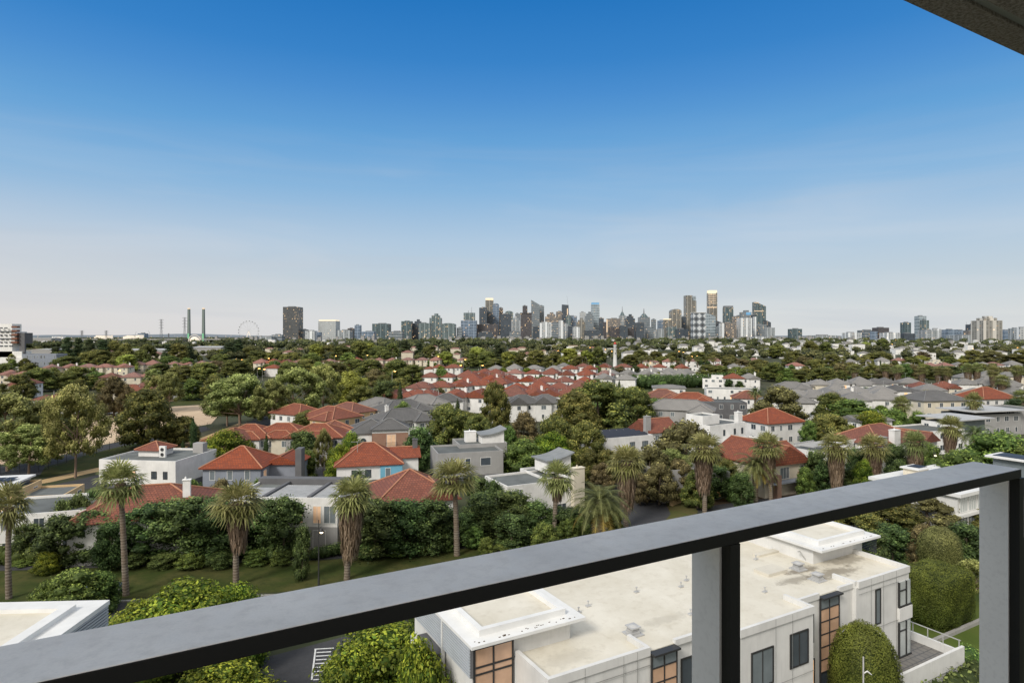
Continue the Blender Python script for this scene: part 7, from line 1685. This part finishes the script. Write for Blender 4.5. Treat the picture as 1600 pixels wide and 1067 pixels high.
far_roofs('distant_city_fringe', 1600, 3300, 130, 'white', 'metal', 33, (-.9, .9), (8, 15)); far_roofs('distant_city_fringe', 1500, 3000, 90, 'grey', 'dslate', 34, (-.4, .9), (8, 16)); far_roofs('distant_city_fringe', 1000, 2400, 120, 'white', 'slate', 36, (.2, .9), (7, 12))
far_roofs('distant_city_fringe', 2800, 3900, 220, 'grey', 'flat', 35, (-.5, .6), (12, 30))
mb = MB(); g = random.Random(8)
for i in range(150):
    Y = g.uniform(1200, 3400); X = g.choice([g.uniform(-.85, -.3), g.uniform(-.85, -.45), g.uniform(-.3, .9)]) * Y; z = g.uniform(14, 30); r = g.uniform(.25, .55) * Y / 1000
    mb.lathe([(r*.3, -r), (r, 0), (r*.3, r)], 6, (X, Y, z))
tag(mb.build('distant_lights', M['warmglow']), kind='stuff')
# port sheds in a pearly glow at the left
for x, y0, w, lb_ in ((158, 524, 22, 'lit port sheds at the left horizon, below the faint pylons'), (205, 523.5, 26, 'lit port sheds at the left horizon, left of the lattice pylon'), (90, 526, 18, 'faint lit port sheds above the left conifers')):
    Y = 3200; s = Y / F; o = thing('port_sheds', lb_, 'shed', ((x - 800)*s, Y, 0)); mb = MB(); g = random.Random(int(x))
    for i in range(9): a = -w/2 + i * w / 9; mb.box(a*s, (a + w/11)*s, 0, 40, 0, H + (HZ - y0)*s * g.uniform(.1, 1.2) - 2*s*g.random())
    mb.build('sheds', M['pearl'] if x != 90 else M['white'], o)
# low hills at the horizon
for nm, Y, x0, x1, hh, sd in (('hills', 15000, -16000, 16000, 95, 3), ('hills', 12000, 3000, 14000, 70, 5)):
    g = random.Random(sd); m_ = MB(); n_ = 90; vs = []
    for i in range(n_ + 1):
        x = x0 + (x1 - x0) * i / n_; z = hh * (.45 + .25 * math.sin(i * .23 + sd) + .15 * math.sin(i * .61) + .08 * g.random()); vs += [(x, Y, -5), (x, Y + 300, z), (x, Y + 2500, -5)]
    m_.add(vs, [(3*i, 3*i+3, 3*i+4, 3*i+1) for i in range(n_)] + [(3*i+1, 3*i+4, 3*i+5, 3*i+2) for i in range(n_)]); tag(m_.build(nm, dirty('hazy_blue_hills' + str(sd), (.17, .2, .23), 1.0, .15, .001)), kind='structure')

# ------------------------------------------------------------------ labels for the many
LM = [(20, 'the white terraced block'), (62, 'the dark blue flats'), (100, 'the leftmost dark conifers'), (128, 'the left faint pylon'), (166, 'the right faint pylon'), (223, 'the lone blue grey block'), (252, 'the left tall lattice pylon'), (295, 'the left bridge pylon'), (318, 'the right bridge pylon'), (350, 'the gap beside the wheel'), (388, 'the observation wheel'), (418, 'the low grey block'), (457, 'the tall brown slab tower'), (487, 'the small white gridded block'),
      (515, 'the wide pale gridded block'), (559, 'the narrow blue grey tower'), (597, 'the dark teal block'), (636, 'the first dark green docklands tower'), (664, 'the middle docklands tower'), (681, 'the highest docklands tower'), (702, 'the round topped docklands tower'), (733, 'the blue banded tower'), (764, 'the red sign tower'), (790, 'the black slab tower'), (822, 'the flared brown tower'), (840, 'the smooth grey tower'), (853, 'the white curved tower'), (877, 'the bright white slab'), (905, 'the olive stepped tower'), (930, 'the blue topped tower'),
      (961, 'the lighthouse'), (984, 'the turreted dark tower'), (1003, 'the right spired tower'), (1021, 'the lone slim tower'), (1055, 'the arched olive tower'), (1078, 'the bronze tower'), (1091, 'the diamond patterned block'), (1112, 'the golden topped tower'), (1137, 'the brown capped tower'), (1163, 'the purple sign tower'), (1186, 'the last tall teal tower'), (1202, 'the light grey end block'), (1242, 'the lone dark green block'), (1284, 'the low pale horizon building'), (1330, 'the low white horizon building'), (1356, 'the dark grey horizon block'), (1376, 'the brown flat capped block'),
      (1415, 'the lone teal tower'), (1438, 'the tallest right horizon tower'), (1460, 'the small white horizon block'), (1484, 'the left blue grey office block'), (1500, 'the right blue grey office block'), (1520, 'the block beside the striped tower'), (1541, 'the striped beige tower'), (1572, 'the low blue grey block'), (1596, 'the white framed block')]
ORD = ['nearest', 'second nearest', 'third nearest', 'fourth nearest', 'fifth nearest', 'sixth nearest', 'seventh nearest', 'eighth nearest', 'ninth nearest', 'tenth nearest', 'eleventh nearest', 'twelfth nearest', 'thirteenth nearest', 'farthest']
gr = {}
for o, desc, noun, px, Y in AUTO:
    lm = min(LM, key=lambda q: abs(q[0] - px))[1]; gr.setdefault((desc, lm), []).append((Y, o))
for (desc, lm), its in gr.items():
    its.sort(key=lambda q: q[0])
    for i, (Y, o) in enumerate(its):
        if len(its) == 1: o['label'] = '%s, below %s' % (desc, lm)
        else: o['label'] = '%s, %s of %d below %s' % (desc, ORD[min(i, 13)], len(its), lm)
        if len(o['label'].split()) > 16: o['label'] = '%s, %s below %s' % (desc, ORD[min(i, 13)], lm)

# ------------------------------------------------------------------ light, sky, camera
SUN_EL, SUN_AZ = R(38), R(215)       # azimuth clockwise from +Y: behind the camera, to the left
sd = Vector((math.sin(SUN_AZ) * math.cos(SUN_EL), math.cos(SUN_AZ) * math.cos(SUN_EL), math.sin(SUN_EL)))
sl = bpy.data.lights.new('sun', 'SUN'); sl.energy = 2.9; sl.angle = R(16); sl.color = (1, .95, .88)
so = bpy.data.objects.new('sun', sl); COL.objects.link(so); so.rotation_euler = sd.to_track_quat('Z', 'Y').to_euler()
W = bpy.data.worlds.new('World'); SC.world = W; W.use_nodes = True; nt = W.node_tree; nt.nodes.clear()
wo = nt.nodes.new('ShaderNodeOutputWorld'); bg = nt.nodes.new('ShaderNodeBackground'); sky = nt.nodes.new('ShaderNodeTexSky')
sky.sky_type = 'NISHITA'; sky.sun_disc = False; sky.sun_elevation = SUN_EL; sky.sun_rotation = SUN_AZ; sky.air_density = 1.2; sky.dust_density = .6; sky.ozone_density = 2.0
tc = nt.nodes.new('ShaderNodeTexCoord'); sep = nt.nodes.new('ShaderNodeSeparateXYZ'); nt.links.new(tc.outputs['Generated'], sep.inputs[0])
rp = nt.nodes.new('ShaderNodeValToRGB'); cr = rp.color_ramp
stops = [(0.0, (.67, .69, .695)), (.03, (.66, .69, .705)), (.086, (.52, .61, .685)), (.146, (.43, .57, .72)), (.224, (.24, .455, .71)), (.297, (.12, .35, .67)), (.357, (.065, .265, .62)), (.40, (.035, .22, .575)), (.48, (.012, .17, .51)), (.50, (.01, .16, .50)), (.60, (.75, .80, .86)), (1, (.95, .95, .95))]  # stops above the view whitened as added fill light from overhead
while len(cr.elements) < len(stops): cr.elements.new(.5)
for e, (p, c) in zip(cr.elements, stops): e.position = p; e.color = (*c, 1)
nt.links.new(sep.outputs[2], rp.inputs[0])
# warm tint towards the west (left) horizon and faint cirrus streaks
mpg = nt.nodes.new('ShaderNodeMapping'); mpg.inputs['Scale'].default_value = (1.2, 1.2, 9); mpg.inputs['Rotation'].default_value = (0.0, R(6), 0); nt.links.new(tc.outputs['Generated'], mpg.inputs[0])
nz = nt.nodes.new('ShaderNodeTexNoise'); nz.inputs['Scale'].default_value = 2.2; nz.inputs['Detail'].default_value = 6; nz.inputs['Roughness'].default_value = .5; nz.inputs['Distortion'].default_value = .6; nt.links.new(mpg.outputs[0], nz.inputs[0])
r2 = nt.nodes.new('ShaderNodeMapRange'); r2.inputs['From Min'].default_value = .45; r2.inputs['From Max'].default_value = .8; r2.inputs['To Max'].default_value = .55; nt.links.new(nz.outputs[0], r2.inputs[0])
r3 = nt.nodes.new('ShaderNodeMapRange'); r3.inputs['From Min'].default_value = 0; r3.inputs['From Max'].default_value = .33; r3.inputs['To Min'].default_value = 1; r3.inputs['To Max'].default_value = 0; nt.links.new(sep.outputs[2], r3.inputs[0])
mm = nt.nodes.new('ShaderNodeMath'); mm.operation = 'MULTIPLY'; nt.links.new(r2.outputs[0], mm.inputs[0]); nt.links.new(r3.outputs[0], mm.inputs[1])
mx = nt.nodes.new('ShaderNodeMix'); mx.data_type = 'RGBA'; nt.links.new(mm.outputs[0], mx.inputs[0]); nt.links.new(rp.outputs[0], mx.inputs[6]); mx.inputs[7].default_value = (.68, .70, .74, 1)
mpd = nt.nodes.new('ShaderNodeMapping'); mpd.inputs['Scale'].default_value = (.9, .9, 11); mpd.inputs['Rotation'].default_value = (0.0, R(-9), 0); mpd.inputs['Location'].default_value = (3, 1, 2); nt.links.new(tc.outputs['Generated'], mpd.inputs[0])
nd_ = nt.nodes.new('ShaderNodeTexNoise'); nd_.inputs['Scale'].default_value = 1.7; nd_.inputs['Detail'].default_value = 7; nd_.inputs['Distortion'].default_value = .9; nt.links.new(mpd.outputs[0], nd_.inputs[0])
rd_ = nt.nodes.new('ShaderNodeMapRange'); rd_.inputs['From Min'].default_value = .5; rd_.inputs['From Max'].default_value = .75; rd_.inputs['To Max'].default_value = .6; nt.links.new(nd_.outputs[0], rd_.inputs[0])
md_ = nt.nodes.new('ShaderNodeMath'); md_.operation = 'MULTIPLY'; nt.links.new(rd_.outputs[0], md_.inputs[0]); nt.links.new(r3.outputs[0], md_.inputs[1])
mxd = nt.nodes.new('ShaderNodeMix'); mxd.data_type = 'RGBA'; nt.links.new(md_.outputs[0], mxd.inputs[0]); nt.links.new(mx.outputs[2], mxd.inputs[6]); mxd.inputs[7].default_value = (.50, .56, .64, 1); mx = mxd
r4 = nt.nodes.new('ShaderNodeMapRange'); r4.inputs['From Min'].default_value = -.15; r4.inputs['From Max'].default_value = -.9; r4.inputs['To Max'].default_value = .7; nt.links.new(sep.outputs[0], r4.inputs[0])
r5 = nt.nodes.new('ShaderNodeMapRange'); r5.inputs['From Min'].default_value = .2; r5.inputs['From Max'].default_value = 0; nt.links.new(sep.outputs[2], r5.inputs[0])
m3 = nt.nodes.new('ShaderNodeMath'); m3.operation = 'MULTIPLY'; nt.links.new(r4.outputs[0], m3.inputs[0]); nt.links.new(r5.outputs[0], m3.inputs[1])
mx2 = nt.nodes.new('ShaderNodeMix'); mx2.data_type = 'RGBA'; nt.links.new(m3.outputs[0], mx2.inputs[0]); nt.links.new(mx.outputs[2], mx2.inputs[6]); mx2.inputs[7].default_value = (.78, .69, .66, 1)
# unseen warm fill added to the sky behind the camera, brightening the facades
r6 = nt.nodes.new('ShaderNodeMapRange'); r6.inputs['From Min'].default_value = 0; r6.inputs['From Max'].default_value = -.5; r6.inputs['To Max'].default_value = .85; nt.links.new(sep.outputs[1], r6.inputs[0])
mx4 = nt.nodes.new('ShaderNodeMix'); mx4.data_type = 'RGBA'; nt.links.new(r6.outputs[0], mx4.inputs[0]); nt.links.new(mx2.outputs[2], mx4.inputs[6]); mx4.inputs[7].default_value = (1.0, .93, .84, 1); mx2 = mx4
# the physical sky contributes too, scaled to the same exposure
vs_ = nt.nodes.new('ShaderNodeVectorMath'); vs_.operation = 'SCALE'; vs_.inputs['Scale'].default_value = .09; nt.links.new(sky.outputs[0], vs_.inputs[0])
mx3 = nt.nodes.new('ShaderNodeMix'); mx3.data_type = 'RGBA'; mx3.inputs[0].default_value = .05; nt.links.new(mx2.outputs[2], mx3.inputs[6]); nt.links.new(vs_.outputs[0], mx3.inputs[7])
vb = nt.nodes.new('ShaderNodeVectorMath'); vb.operation = 'SCALE'; vb.inputs['Scale'].default_value = 10.3; nt.links.new(mx3.outputs[2], vb.inputs[0])
nt.links.new(vb.outputs[0], bg.inputs[0]); bg.inputs[1].default_value = .1; nt.links.new(bg.outputs[0], wo.inputs[0])

cam = bpy.data.cameras.new('camera'); co = bpy.data.objects.new('camera', cam); COL.objects.link(co)
co.location = (0, 0, H); co.rotation_euler = (R(90), 0, 0); cam.sensor_width = 36; cam.lens = 36 * F / 1600; cam.shift_y = -(533.5 - HZ) / 1600
cam.clip_start = .05; cam.clip_end = 60000; SC.camera = co
SC.view_settings.view_transform = 'Standard'; SC.view_settings.look = 'None'; SC.view_settings.exposure = 0
SC.render.resolution_x = 1024; SC.render.resolution_y = 682
SC.cycles.max_bounces = 5; SC.cycles.diffuse_bounces = 3; SC.cycles.transparent_max_bounces = 4
